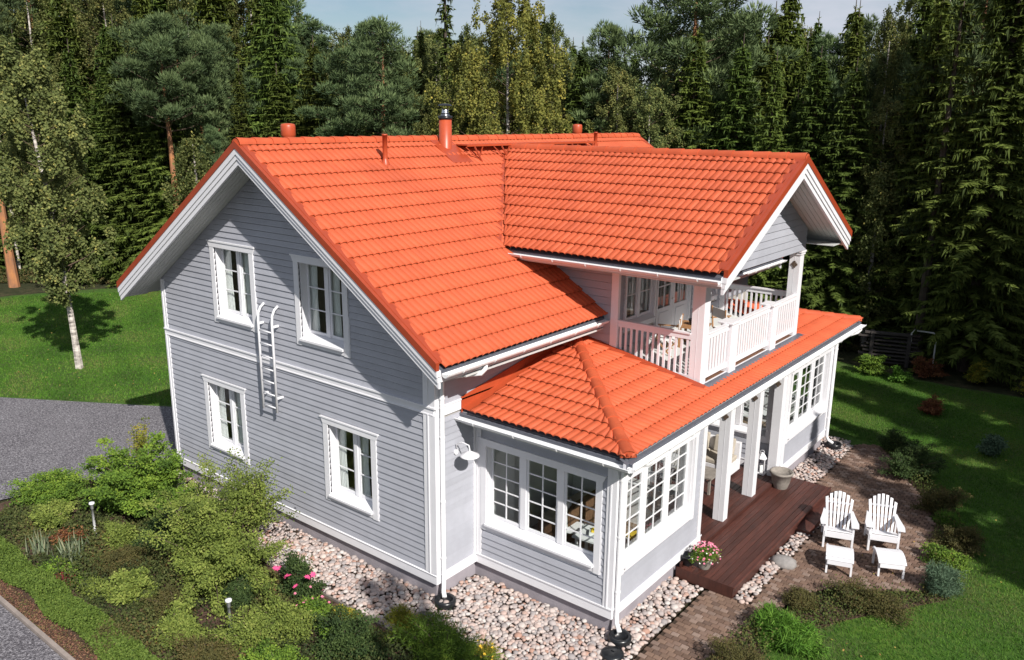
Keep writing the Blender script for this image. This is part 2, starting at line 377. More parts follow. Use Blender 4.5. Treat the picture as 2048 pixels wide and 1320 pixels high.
corner(fx, .0, .15, .19, 3.155, wx, split=False); corner(fx, 0, .15, 3.365, 4.3, wx, split=False); corner(fx, D1-.10, D1, .19, 3.1, wx, split=False)

# ---------- unseen north and west walls, kept simple
fn = wallY(YL, 1)
wn = liner(fn, lim_gable, 0, ztop, [], label='rear gable wall in grey boards')
strips(fn, lim_gable, .2, ztop-.03, [], PITCH, 'board', wn, GREY, individually=False)
fw = wallX(-W, -1)
ww = liner(fw, lambda v: (0, YL), 0, 4.72, [], label='back wall of the house in grey boards')
strips(fw, lambda v: (0, YL), .2, 4.3, [], PITCH, 'board', ww, GREY, individually=False)
t = MB(); t.fbox(fw, -.036, .15, 0, 4.5, -.0, .036); t.build('corner_board', WHITE, ww)

# ---------- plinth
t = MB(); t.box(-W+.05, -.06, .05, YL-.05, G-.25, -.005); t.box(-.06, W1-.05, D1+.05, D2-.02, G-.25, -.006); t.box(-.06, W1-.05, D3+.02, D4-.05, G-.25, -.006); t.box(-.06, W1-.06, D2-.02, D3+.02, G-.25, -.08)
t.each('plinth', CONC, house)

# ---------- sunrooms
def sunroom(ya, yb, near):
    fs = wallY(ya, -1); fe = wallX(W1, 1); fb = wallY(yb, 1)
    nm = 'near' if near else 'far'
    H = 2.93
    op_e = [(ya+.29, yb-.50+(.0 if near else .2), .88, 2.42)]
    if near: op_s = [(.27, 2.62, .90, 2.40)]
    else: op_s = [(.3, 2.6, .90, 2.40)]
    op_b = [(.3, 2.6, .9, 2.40)]
    ws = liner(fs, lambda v: (.0, W1), 0, H, op_s, m=WHITE, label='%s sunroom wall with a wide three-part window' % nm)
    strips(fs, lambda v: (.16, W1-.16), .2, H-.05, [(op_s[0][0]-.1, op_s[0][1]+.1, op_s[0][2]-.12, op_s[0][3]+.1)], PITCH, 'board', ws, GREY, individually=near)
    window(fs, *op_s[0], 3, 2, 5, casing=.12, curtains=False, mull=.12, left=True, label='%s sunroom window of three sashes with ten panes each' % nm)
    we = liner(fe, lambda v: (ya+.11, yb-.11), 0, H, op_e, m=WHITE, label='%s sunroom end wall facing the patio' % nm)
    strips(fe, lambda v: (ya+.16, yb-.16), .2, H-.05, [(op_e[0][0]-.1, op_e[0][1]+.1, op_e[0][2]-.12, op_e[0][3]+.1)], PITCH, 'board', we, GREY)
    window(fe, *op_e[0], 3, 2, 5, casing=.11, curtains=False, mull=.13, label='%s sunroom patio-side window of three ten-pane sashes' % nm)
    wb = liner(fb, lambda v: (.0, W1), 0, H, op_b, m=WHITE)
    strips(fb, lambda v: (.16, W1-.16), .2, H-.05, [(.2, 2.7, .8, 2.5)], PITCH, 'board', wb, GREY, individually=False)
    window(fb, *op_b[0], 3, 2, 5, curtains=False, mull=.12)
    for fr, a, b, par in ((fs, .0, W1+.03, ws), (fe, ya-.03, yb+.03, we), (fb, 0, W1+.03, wb)):
        t = MB(); t.fbox(fr, a, b, 0, .17, 0, .034); t.fbox(fr, a, b+.01, .17, .195, 0, .05); t.build('base_board', WHITE, par)
    corner(fs, .0, .15, .195, H, ws, w=.036); corner(fs, W1-.15, W1+.034, .195, H, ws, w=.036)
    corner(fe, ya-.0, ya+.15, .195, H, we, split=False, w=.034); corner(fe, yb-.15, yb, .195, H, we, split=False, w=.034)
    t = MB(); t.box(0, W1-.1, ya+.1, yb-.1, -.03, .03); t.build('interior_floor', INFLOOR, house)
    t = MB(); t.box(.03, .05, ya+.12, yb-.12, .03, H); t.build('inner_panelling', SOFFIT, house)
    return ws, we
sunroom(D1, D2, True); sunroom(D3, D4, False)
t = MB(); t.box(.0, W1-.02, D1+.02, D4-.02, 2.935, 2.96); t.build('porch_ceiling', SOFFIT, house, label='white ceiling over sunrooms and porch')
# inner floors
t = MB(); t.box(-W+.12, -.12, .12, YL-.12, -.04, .02); t.box(-W+.12, -.12, .12, YL-.12, 2.85, 3.1); t.each('interior_floor', INFLOOR, house)
t = MB(); t.box(-4.3, -4.2, .12, YL-.12, .02, 2.84); t.box(-4.3, -4.2, .12, YL-.12, 3.1, 6.9); t.box(-W+.13, -.13, 4.0, 4.1, .02, 2.84); t.box(-7.6, .8, 4.5, 4.56, 3.1, 5.2)
t.each('partition_wall', INNER, house)

# ---------- porch posts and beam
for y in (5.50, 7.01):
    p = MB(); p.box(W1-.235, W1, y, y+.215, .0, 2.72); p.box(W1-.112, W1-.104, y-.004, y+.0, .0, 2.7)
    po = p.build('porch_post', WHITE, house); bevel(po, .008)
t = MB(); t.box(W1-.24, W1-.0, D2, D3, 2.70, 2.93); t.build('porch_beam', WHITE, house)
t = MB(); t.box(W1-.20, W1, D3-.22, D3-.01, 0, 2.70); t.build('porch_post', WHITE, house)
for (y, x, z) in ((5.50, W1-.12, 2.32), (7.01, W1-.12, 2.32), (D3-.24, W1-.12, 2.3)):
    q = MB(); q.box(x-.022, x+.022, y-.022, y-.004, z-.075, z+.075); q.box(x-.07, x+.07, y-.020, y-.004, z-.022, z+.022); q.box(x-.045, x+.045, y-.018, y-.004, z-.045, z+.045); q.build('bracket_ornament', BRASS, house)

# ---------- roofs: tiles laid one by one
SS_ = [0, .02, .075, .16, .34, .43, .5, .52, .575, .66, .84, .93, 1.0]
TILES = []       # (frame, verts, faces, centre, roofname)
def tile_shape(u0, v0, wid, ln, lim, vmax=None, vmin=None):
    n = 12; V = []; F = []
    hs = []
    for k in range(n+1):
        s = SS_[k]; hs.append(.039*abs(math.sin(2*math.pi*s))**.6-(.006 if k in (0, n) else 0))
    clamp = False
    rows = [(v0, .040), (v0+ln, .002)]
    for j, (v, wv) in enumerate(rows):
        vv = v
        if vmax is not None and vv > vmax: vv = vmax; clamp = True
        if vmin is not None and vv < vmin: vv = vmin; clamp = True
        lo, hi = lim(vv)
        for k in range(n+1):
            u = u0+wid*SS_[k]
            if u < lo: u = lo; clamp = True
            if u > hi: u = hi; clamp = True
            V.append((u, vv, wv+hs[k]))
    for k in range(n+1): V.append((V[k][0], V[k][1]-.001, V[k][2]-.018))
    for k in range(n):
        F.append((k, k+1, n+1+k+1, n+1+k)); F.append((2*(n+1)+k, 2*(n+1)+k+1, k+1, k))
    width = max(V[k][0] for k in range(n+1))-min(V[k][0] for k in range(n+1)); w2 = max(V[k][0] for k in range(n+1, 2*n+2))-min(V[k][0] for k in range(n+1, 2*n+2))
    if (width < .01 and w2 < .01) or V[n+1][1]-V[0][1] < .02: return None
    return V, F, clamp
def tile_roof(fr, lim, vlen, roof, first=.33, gauge=.383, skip=None, umin=0, umax=10, wid=.30, vmaxf=None, base=.05):
    v = -.05; k = 0
    edges = [-.05]+[first+gauge*i for i in range(40)]
    for i in range(40):
        va = edges[i]
        if va > vlen-.03: break
        vb = edges[i+1]
        u = umin
        while u < umax:
            cu, cv = u+wid/2, (va+vb)/2
            if not (skip and skip(cu, cv)):
                r = tile_shape(u, va, wid, vb-va+.045, lim, vmaxf(cu) if vmaxf else vlen)
                if r: TILES.append((fr, r[0], r[1], r[2], roof, base, (u, va, vb-va)))
            u += wid
def roof_slab(poly, thick, name, label, m=SOFFIT):
    """poly: top outline points; a slab hanging 'thick' below it"""
    t = MB(); n = len(poly); V = [Vector(p) for p in poly]+[Vector(p)-Vector((0, 0, thick)) for p in poly]
    t.add(V, [tuple(range(n)), tuple(range(n, 2*n))[::-1]]+[(i, (i+1) % n, n+(i+1) % n, n+i) for i in range(n)])
    return t.build(name, m, house, label=label)
def zt(p, dz): return (p[0], p[1], p[2]+dz)

# main roof, right slope
y0, y1 = -OY, YL+OY
rm = roof_slab([(OX-.03, y0+.03, ZE-.01), (OX-.03, YB-.0, ZE-.01), (OX-.03, YB+.0, ZE-.01), (OX-.03, y1-.03, ZE-.01), (-W/2, y1-.03, ZR-.01), (-W/2, y0+.03, ZR-.01)], .22, 'main_roof', 'main roof slope facing the patio, orange tiles')
rl = roof_slab([(-W-OX+.03, y1-.03, ZE-.01), (-W-OX+.03, y0+.03, ZE-.01), (-W/2, y0+.03, ZR-.01), (-W/2, y1-.03, ZR-.01)], .22, 'main_roof', 'far main roof slope facing the driveway')
vmain = math.hypot(W/2+OX, ZR-ZE)
fm = Frame((OX, 0, ZE), (0, 1, 0), (-(W/2+OX), 0, ZR-ZE), (SL, 0, 1))
def zcross(y): return ZEC+SC*(HW-abs(y-YC))
cs = math.cos(math.atan(SL))
def skip_main(u, v):
    x = OX-v*cs; z = ZE+v*math.sin(math.atan(SL))
    if YB+.1 < u < YB2-.1 and z < 5.6: return True
    if abs(u-YC) < HW and zcross(u)-z > (.45 if (YB < u < YB2) else .9) and x > -3.9 and z > 5.3: return True
    return False
tile_roof(fm, lambda v: (y0+.05, y1-.05), vmain-.02, rm, first=.30, gauge=.3835, skip=skip_main, umin=y0+.05, umax=y1-.05)
fl = Frame((-W-OX, 0, ZE), (0, -1, 0), (W/2+OX, 0, ZR-ZE), (-SL, 0, 1))
# cross roof
xv = xvalley
rc = roof_slab([(xv(ZEC)-.0, YC-HW+.03, ZEC-.01), (XG-.03, YC-HW+.03, ZEC-.01), (XG-.03, YC, ZRC-.01), (xv(ZRC), YC, ZRC-.01)], .20, 'cross_roof', 'balcony roof slope facing the front, wavy orange tiles')
rc2 = roof_slab([(XG-.03, YC+HW-.03, ZEC-.01), (xv(ZEC)-.0, YC+HW-.03, ZEC-.01), (xv(ZRC), YC, ZRC-.01), (XG-.03, YC, ZRC-.01)], .20, 'cross_roof', 'balcony roof slope facing away')
vc = math.hypot(HW, ZRC-ZEC); sc_ = math.sin(math.atan(SC))
fc = Frame((0, YC-HW, ZEC), (1, 0, 0), (0, HW, ZRC-ZEC), (0, -SC, 1))
tile_roof(fc, lambda v: (xv(ZEC+v*sc_)+.10, XG-.05), vc-.02, rc, first=.28, gauge=.365, umin=-4.05, umax=XG-.05, wid=.2955)
fc2 = Frame((0, YC+HW, ZEC), (-1, 0, 0), (0, -HW, ZRC-ZEC), (0, SC, 1))
tile_roof(fc2, lambda v: (-(XG-.05), -(xv(ZEC+v*sc_)+.10)), vc-.02, rc2, first=.28, gauge=.365, umin=-XG+.05, umax=4.1)
# sunroom roof
EX = W1+SO; SY = D1-SO; NY = D4+SO; run = HT-SY
rs = roof_slab([(0, SY+.02, ZS-.01), (EX-.02, SY+.02, ZS-.01), (0, HT, ZT-.01)], .08, 'sunroom_roof', 'sunroom roof slope facing the front with stepped wavy tiles')
re_ = roof_slab([(EX-.02, SY+.02, ZS-.01), (EX-.02, NY-.02, ZS-.01), (0, NY-run, ZT-.01), (0, HT, ZT-.01)], .08, 'sunroom_roof', 'low porch roof slope running along under the balcony')
rn = roof_slab([(EX-.02, NY-.02, ZS-.01), (0, NY-.02, ZS-.01), (0, NY-run, ZT-.01)], .08, 'sunroom_roof', 'far end slope of the porch roof')
fss = Frame((0, SY, ZS), (1, 0, 0), (0, run, ZT-ZS), (0, -(ZT-ZS)/run, 1)); vss = math.hypot(run, ZT-ZS)
tile_roof(fss, lambda v: (.30-.16*v/vss, EX*(1-v/vss)), vss, rs, first=.30, gauge=.375, umin=.12, umax=EX+.1)
fse = Frame((EX, 0, ZS), (0, 1, 0), (-EX, 0, ZT-ZS), ((ZT-ZS)/EX, 0, 1)); vse = math.hypot(EX, ZT-ZS)
def lim_e(v): return (SY+run*v/vse, NY-run*v/vse)
tile_roof(fse, lim_e, vse, re_, first=.30, gauge=.375, umin=SY, umax=NY+.1, skip=lambda u, v: YB < u < YB2 and v > .8, vmaxf=lambda u: (.46 if YB-.05 < u < YB2+.05 else vse))
fsn = Frame((0, NY, ZS), (-1, 0, 0), (0, -run, ZT-ZS), (0, (ZT-ZS)/run, 1))
tile_roof(fsn, lambda v: (-EX*(1-v/vss), -.08), vss, rn, first=.30, gauge=.375, umin=-EX, umax=0)
VIS_N = len(TILES)
tile_roof(fl, lambda v: (-(y1-.05), -(y0+.05)), vmain-.02, rl, first=.30, gauge=.3835, umin=-(y1-.05), umax=-(y0+.05))

def tile_size(i):
    fr, V, F, cl, roof, base, (u, v, l) = TILES[i]
    c = fr(u+.15, v+.2, 0); d = c-cam.location; n = fr.w
    if i >= VIS_N or roof in (rc2, rn): return 0
    return abs(n.dot(d.normalized()))*l*(V[12][0]-V[0][0]+.02)/d.length_squared
order = sorted(range(len(TILES)), key=lambda i: -tile_size(i)); solo = set(order[:300]); rest = {}; shared = {}
for i, (fr, V, F, cl, roof, base, (u, v, l)) in enumerate(TILES):
    jit = random.uniform(-.002, .002)
    if i in solo:
        rot = Matrix((fr.u, fr.v, fr.w)).transposed().to_euler()
        if not cl:
            key = (roof.name, round(l, 3))
            if key not in shared:
                t = MB(); t.add([(a-u, b-v, c+base) for a, b, c in V], F); shared[key] = t.mesh('tile')
                shared[key].polygons.foreach_set('use_smooth', [True]*len(shared[key].polygons))
            link('tile', shared[key], TILE, roof, loc=fr(u, v, jit), rot=rot)
        else:
            t = MB(); t.add([fr(a, b, c+base) for a, b, c in V], F); t.build('tile', TILE, roof, smooth=True)
    else:
        t = rest.setdefault(roof.name, (roof, MB()))[1]; t.add([fr(a, b, c+base+jit) for a, b, c in V], F)
for roof, t in rest.values(): t.build('tile_field', TILE, roof, smooth=True, kind='stuff')

# ---------- ridge and hip tiles
def ridge(p0, p1, parent, L=.36, r=.125, rise=.02, m=TILE, cap0=True):
    p0 = Vector(p0); p1 = Vector(p1); d = p1-p0; n = max(1, round(d.length/L)); d.normalize(); step = (p1-p0).length/n
    side = d.cross(Vector((0, 0, 1))).normalized(); up = side.cross(d)
    for i in range(n):
        a = p0+d*(i*step-.02); b = p0+d*((i+1)*step+.03); vs = []; k = 9
        for (p, rr) in ((a, r+.012), (b, r-.010)):
            for j in range(k):
                t = math.pi*j/(k-1); vs.append(p+side*math.cos(t)*rr+up*(math.sin(t)*rr*.92+rise-.05))
        fs = [(j, j+1, k+j+1, k+j) for j in range(k-1)]
        vs += [v_-up*.0+(p0-p0) for v_ in vs[:0]]
        t = MB(); t.add(vs, fs)
        if i == 0 and cap0: t.add([v_ for v_ in vs[:k]], [tuple(range(k))])
        vi = [p-up*.014-side*0 for p in vs[:k]]
        t.add(vs[:k]+[(p-(p-(a+up*(rise-.05))).normalized()*.018) for p in vs[:k]], [(j, j+1, k+j+1, k+j) for j in range(k-1)])
        t.build('ridge_tile', m, parent, smooth=True)
ridge((-W/2, y0-.02, ZR+.075), (-W/2, y1, ZR+.075), rm, L=.372)
ridge((XG+.03, YC, ZRC+.075), (xv(ZRC)+.0, YC, ZRC+.075), rc, L=.372)
ridge((EX-.02, SY+.03, ZS+.06), (.02, HT-.02, ZT+.07), rs, L=.38, r=.12, rise=.03)
ridge((EX-.02, NY-.03, ZS+.06), (.02, NY-run+.02, ZT+.07), re_, L=.38, r=.12, rise=.03)

# ---------- verge metal, bargeboards
def verge(pe, pr, out, parent, depth=.30, boards=((.0, .11, .060), (.10, .20, .040), (.195, .30, .018))):
    """pe eave point, pr ridge point on the roof line; out = outward horizontal vector"""
    pe = Vector(pe); pr = Vector(pr); out = Vector(out); z = Vector((0, 0, 1)); ext = (pe-pr).normalized()
    t = MB(); dz = .115
    t.hexa([pe-z*.02-out*.0, pr-z*.02, pr-z*.02+out*.075, pe-z*.02+out*.075, pe+z*dz-out*.0, pr+z*dz, pr+z*dz+out*.075, pe+z*dz+out*.075])
    t.hexa([pe+z*(dz-.02)-out*.13, pr+z*(dz-.02)-out*.13, pr+z*(dz-.02), pe+z*(dz-.02), pe+z*(dz+.008)-out*.13, pr+z*(dz+.008)-out*.13, pr+z*(dz+.008)-out*.0, pe+z*(dz+.008)-out*.0])
    t.build('verge_trim', RUST, parent)
    for (a, b, w) in boards:
        q = MB(); e = ext*(.0); A = -z*(a+.02); B = -z*(b+.02)
        q.hexa([pe+B-out*.03, pr+B-out*.03, pr+B+out*w, pe+B+out*w, pe+A-out*.03, pr+A-out*.03, pr+A+out*w, pe+A+out*w]); q.build('bargeboard', WHITE, parent)
for yy, s in ((y0, -1), (y1, 1)):
    verge((OX, yy, ZE), (-W/2, yy, ZR), (0, s, 0), rm); verge((-W-OX, yy, ZE), (-W/2, yy, ZR), (0, s, 0), rl)
verge((XG, YC-HW, ZEC), (XG, YC, ZRC), (1, 0, 0), rc); verge((XG, YC+HW, ZEC), (XG, YC, ZRC), (1, 0, 0), rc2)
# soffit boards under the rakes
def soffit(pa, pb, inner, n, parent, dz):
    """pa->pb line of the outer edge, inner = vector towards the wall; n boards"""
    pa = Vector(pa); pb = Vector(pb); inner = Vector(inner); z = Vector((0, 0, 1))
    for i in range(n):
        a = inner*(i/n); b = inner*((i+1)/n)-inner.normalized()*.008; t = MB()
        t.hexa([pa+a-z*(dz+.018), pb+a-z*(dz+.018), pb+b-z*(dz+.018), pa+b-z*(dz+.018), pa+a-z*dz, pb+a-z*dz, pb+b-z*dz, pa+b-z*dz]); t.build('soffit_board', SOFFIT, parent)
soffit((-W-OX+.04, y0+.03, ZE), (-W/2, y0+.03, ZR), (0, OY-.05, 0), 6, rl, .232)
soffit((OX-.04, y0+.03, ZE), (-W/2, y0+.03, ZR), (0, OY-.05, 0), 6, rm, .232)
soffit((XG-.03, YC+HW-.03, ZEC), (XG-.03, YC, ZRC), (-(XG-XB-.04), 0, 0), 6, rc2, .212)
soffit((XG-.03, YC-HW+.03, ZEC), (XG-.03, YC, ZRC), (-(XG-XB-.04), 0, 0), 6, rc, .212)

# ---------- eaves: flashing, fascia, gutter, brackets
def gutter(a, b, out, parent, r=.065, drip=.11, fascia=.17, label=None):
    """a,b points on the tile edge line; gutter hangs just outside"""
    a = Vector(a); b = Vector(b); out = Vector(out); z = Vector((0, 0, 1)); d = (b-a).normalized(); L = (b-a).length
    t = MB(); t.hexa([a-out*.10+z*.02, b-out*.10+z*.02, b+out*.03-z*.045, a+out*.03-z*.045, a-out*.10+z*.028, b-out*.10+z*.028, b+out*.03-z*.036, a+out*.03-z*.036])
    t.hexa([a+out*.022-z*.10, b+out*.022-z*.10, b+out*.028-z*.10, a+out*.028-z*.10, a+out*.022-z*.04, b+out*.022-z*.04, b+out*.028-z*.04, a+out*.028-z*.04]); t.build('drip_flashing', DRIP, parent)
    f = MB(); f.hexa([a-out*.035-z*(.03+fascia), b-out*.035-z*(.03+fascia), b+out*.018-z*(.03+fascia), a+out*.018-z*(.03+fascia), a-out*.035-z*.03, b-out*.035-z*.03, b+out*.018-z*.03, a+out*.018-z*.03]); f.build('fascia', WHITE, parent)
    c = out*(.03+r)-z*.085; n = 9; g = MB(); V = []; F = []
    for rr in (r, r-.006):
        for p in (a, b):
            for j in range(n): t_ = math.pi*j/(n-1); V.append(p+c+out*math.cos(t_)*rr-z*math.sin(t_)*rr)
    for j in range(n-1): F += [(j, j+1, n+j+1, n+j), (2*n+j, 3*n+j, 3*n+j+1, 2*n+j+1)]
    F += [tuple(range(n)), tuple(range(n, 2*n))[::-1]]; g.add(V, F)
    for j in (0,): 
        g.tube([a+c+out*r, b+c+out*r], .009, 6)
    o = g.build('gutter', GUTTER, parent); 
    if label: o['label'] = label
    k = int(L/.75)
    for i in range(k):
        p = a+d*(L*(i+.5)/k)+c; q = MB(); q.tube([p+out*(r+.004)*math.cos(t_)-z*(r+.004)*math.sin(t_) for t_ in np.linspace(-.3, 1.9, 6)], .009, 5); q.build('gutter_bracket', GUTTER, parent)
gutter((OX, y0+.02, ZE+.02), (OX, YB-.02, ZE+.02), (1, 0, 0), rm, fascia=.2, label='white gutter under the near main eave')
gutter((OX, YB2+.1, ZE+.02), (OX, y1, ZE+.02), (1, 0, 0), rm, fascia=.2, label='white gutter beyond the balcony')
gutter((-W-OX, y0+.02, ZE+.02), (-W-OX, y1, ZE+.02), (-1, 0, 0), rl, fascia=.2)
gutter((xv(ZEC)+.22, YC-HW, ZEC+.01), (XG-.03, YC-HW, ZEC+.01), (0, -1, 0), rc, r=.06, fascia=.16, label='white gutter along the balcony roof')
gutter((xv(ZEC)+.2, YC+HW, ZEC+.01), (XG-.03, YC+HW, ZEC+.01), (0, 1, 0), rc2, r=.06, fascia=.16)
gutter((.0, SY, ZS), (EX+.09, SY, ZS), (0, -1, 0), rs, fascia=.12, label='white gutter over the sunroom front')
gutter((EX, SY-.09, ZS), (EX, NY+.09, ZS), (1, 0, 0), re_, fascia=.12, label='long white gutter along the porch eave')
t = MB(); t.box(.02, EX-.0, SY+.0, D1+.02, 2.90, 2.93); t.box(W1-.02, EX, D1, D4, 2.901, 2.931); t.each('eave_soffit', SOFFIT, house)
t = MB(); t.box(.0, OX, .0, YB, 4.04, 4.07); t.each('eave_soffit', SOFFIT, house)

# ---------- flashings
def strip(pts_a, pts_b, name, m, parent, th=.012, label=None):
    t = MB(); 
    for i in range(len(pts_a)-1):
        a, b, c, d = Vector(pts_a[i]), Vector(pts_a[i+1]), Vector(pts_b[i+1]), Vector(pts_b[i]); n = (b-a).cross(d-a).normalized()*th
        t.hexa([a, b, c, d, a+n, b+n, c+n, d+n])
    o = t.build(name, m, parent)
    if label: o['label'] = label
    return o
# sunroom roof against the main wall and under the balcony
strip([(.05, SY, ZS+.07), (.05, HT, ZT+.08)], [(.36, SY, ZS+.05), (.20, HT, ZT+.06)], 'wall_flashing', RUSTP, rs, .01)
strip([(.05, SY-.0, ZS-.02), (.05, HT, ZT+.05)], [(.05, SY-.0, ZS+.27), (.05, HT, ZT+.18)], 'wall_flashing', RUSTP, rs, -.012)
zr_e = lambda x: ZS+(EX-x)*(ZT-ZS)/EX
n_ = 5
for i in range(n_):
    xa = .06+i*(XB+.10-.06)/n_; xb_ = .06+(i+1)*(XB+.10-.06)/n_
    strip([(xa, YB-.13, zr_e(xa)+.085), (xb_+.03, YB-.13, zr_e(xb_)+.08)], [(xa, YB-.02, zr_e(xa)+.13), (xb_+.03, YB-.02, zr_e(xb_)+.125)], 'flashing_board', RUST, re_, .02)
strip([(XB+.015, YB-.13, zr_e(XB)+.07), (XB+.015, YB2+.1, zr_e(XB)+.07)], [(XB+.17, YB-.13, zr_e(XB+.17)+.085), (XB+.17, YB2+.1, zr_e(XB+.17)+.085)], 'wall_flashing', DRIP, re_, -.01, label='dark grey flashing strip at the foot of the balcony front')
# valley metal beside the cross roof
vt_ = Vector((xv(ZRC), YC, ZRC)); vb_ = Vector((xv(ZEC), YC-HW, ZEC)); vb2 = Vector((xv(ZEC), YC+HW, ZEC)); lat = Vector((-.17, 0, .17*SL))
z_ = Vector((0, 0, 1))
strip([vb_+z_*.115+Vector((.02, -.04, 0)), vt_+z_*.105+Vector((.08, 0, 0))], [vb_+lat+z_*.10, vt_+lat*.55+z_*.09], 'valley_flashing', RUST, rc, -.012)
strip([vb_+z_*.0+Vector((.09, 0, 0)), vt_+z_*.0+Vector((.09, 0, 0))], [vb_+z_*.11+Vector((.09, 0, 0)), vt_+z_*.11+Vector((.09, 0, 0))], 'valley_flashing', RUST, rc, .012)
strip([vb2+z_*.10, vt_+z_*.09], [vb2+lat+z_*.10, vt_+lat+z_*.09], 'valley_flashing', RUSTP, rc2, .012)

# ---------- upper room behind the balcony
fy = wallY(YB, -1)
zlo = lambda x: (main_z(x)+.05 if x < OX else zr_e(max(x, .0))+.05)
wy = MB()
ub = liner(fy, lambda v: ((-4 if v > 6 else OX-(v-ZE)/SL-.2), XW), 4.3, 5.86, [], label='side wall of the upper room above the main roof')
liner(fy, lambda v: (-.05, XW), 3.3, 4.3, [])
strips(fy, lambda v: (max(-3.2, OX-(v-ZE)/SL+.0) if v > ZE+.05 else .02, XW-.02), 3.66, 5.8, [], .15, 'board', ub, GREY)
fy2 = wallY(YB2, 1)
ub2 = liner(fy2, lambda v: (-3.5, XW), 3.3, 5.86, []); strips(fy2, lambda v: (.02, XW-.02), 3.66, 5.8, [], .15, 'board', ub2, GREY, individually=False)
fxw = wallX(XW, 1)
opw = [(4.66, 5.82, 4.06, 5.16), (5.98, 7.5, 3.36, 5.2), (7.75, 8.9, 4.06, 5.16)]
uw = liner(fxw, lambda v: (YB, YB2), 3.25, 5.9, opw, label='balcony back wall with door and windows')
strips(fxw, lambda v: (YB+.05, YB2-.05), 3.36, 5.6, [(4.58, 7.6, 3.9, 5.3), (5.9, 7.6, 3.3, 5.3), (7.67, 9.0, 3.9, 5.3)], PITCH, 'board', uw, GREY)
window(fxw, *opw[0], 2, 1, 2, casing=.07, ears=False, depth=.05, label='balcony window of two sashes beside the door')
window(fxw, *opw[2], 2, 1, 2, casing=.07, ears=False, depth=.05, label='balcony window at the far end')
# balcony double door
dr = MB(); dr.fbox(fxw, 5.93, 5.98, 3.34, 5.26, -.06, .04); dr.fbox(fxw, 7.5, 7.55, 3.34, 5.26, -.06, .04); dr.fbox(fxw, 5.98, 7.5, 5.2, 5.26, -.06, .04)
door = dr.build('balcony_door', WHITE, house, label='white double balcony door with small panes above panels')
for (a, b) in ((5.98, 6.735), (6.745, 7.5)):
    q = MB(); q.fbox(fxw, a, a+.1, 3.36, 5.2, -.05, -.01); q.fbox(fxw, b-.1, b, 3.36, 5.2, -.05, -.01); q.fbox(fxw, a+.1, b-.1, 3.36, 4.14, -.05, -.012); q.fbox(fxw, a+.1, b-.1, 5.1, 5.2, -.05, -.012)
    q.fbox(fxw, a+.16, b-.16, 3.5, 4.04, -.012, .0); q.fbox(fxw, (a+b)/2-.012, (a+b)/2+.012, 4.14, 5.1, -.04, -.014); q.fbox(fxw, a+.1, b-.1, 4.61, 4.635, -.04, -.016); q.build('door_leaf', WHITE, door)
    for (p, r) in ((a+.1, (a+b)/2-.012), ((a+b)/2+.012, b-.1)):
        for (s, t_) in ((4.14, 4.61), (4.635, 5.1)):
            g = MB(); g.fbox(fxw, p, r, s, t_, -.032, -.028); g.build('pane', GLASS, door)
    q = MB(); q.fbox(fxw, a+.12, b-.12, 4.9, 5.1, -.09, -.08); q.build('blind', CURT, door)
q = MB(); q.tube([(XW+.01, 6.69, 4.3), (XW+.05, 6.69, 4.3), (XW+.05, 6.6, 4.3)], .01, 6); q.build('door_handle', STEEL, door)

# balcony floor, frame, posts
FZ = 3.32
bf = MB(); bf.box(XW, XB-.03, YB+.03, YB2-.03, FZ-.12, FZ-.04); balf = bf.build('balcony_floor', BWOOD, house, label='brown plank floor of the balcony')
x = XW+.03
while x < XB-.13:
    q = MB(); q.box(x, x+.112, YB+.04, YB2-.04, FZ-.036, FZ-.006); q.build('floor_board', BWOOD, balf); x += .12
bb = MB(); bb.box(XB-.05, XB, YB+.24, YB2-.24, 3.13, 3.305); bb.box(XB-.005, XB+.012, YB+.24, YB2-.24, 3.29, 3.315); bb.build('rim_board', WHITE, house, label='white rim board under the balcony front')
bb = MB(); bb.box(1.05, XB-.24, YB, YB+.05, 3.20, 3.30); bb.box(1.05, XB-.24, YB2-.05, YB2, 3.20, 3.30); bb.each('rim_board', WHITE, house)
def post(x0, x1, ya, yb_, z0, z1, name='balcony_post', cap=True):
    p = MB(); p.box(x0, x1, ya, yb_, z0, z1)
    p.box((x0+x1)/2-.004, (x0+x1)/2+.004, ya-.004, ya, z0, z1)
    o = p.build(name, WHITE, house); bevel(o, .008)
    if cap:
        q = MB(); q.box(x0-.02, x1+.02, ya-.02, yb_+.02, z1-.10, z1-.06); q.box(x0-.035, x1+.035, ya-.035, yb_+.035, z1-.045, z1+.0); q.build('capital', WHITE, o)
    return o
post(XB-.245, XB, YB, YB+.235, 3.12, 5.19, cap=False); post(XB-.245, XB, YB2-.235, YB2, 3.12, 5.29)
p = MB(); p.box(.885, 1.05, YB-.03, YB+.06, 3.60, 5.22); bevel(p.build('balcony_post', WHITE, house), .006)
p = MB(); p.box(.885, 1.05, YB2-.06, YB2+.03, 3.60, 5.22); p.build('balcony_post', WHITE, house)
# beams
t = MB(); t.box(XW, XB+.0, YB+.005, YB+.17, 5.19, 5.50); t.box(XW, XB, YB2-.17, YB2-.005, 5.29, 5.50); t.box(XB-.17, XB-.002, YB+.17, YB2-.17, 5.29, 5.50); t.each('roof_beam', WHITE, house)
t = MB(); t.box(XW, XB-.17, YB+.17, YB2-.17, 5.47, 5.50); t.build('balcony_ceiling', SOFFIT, house)
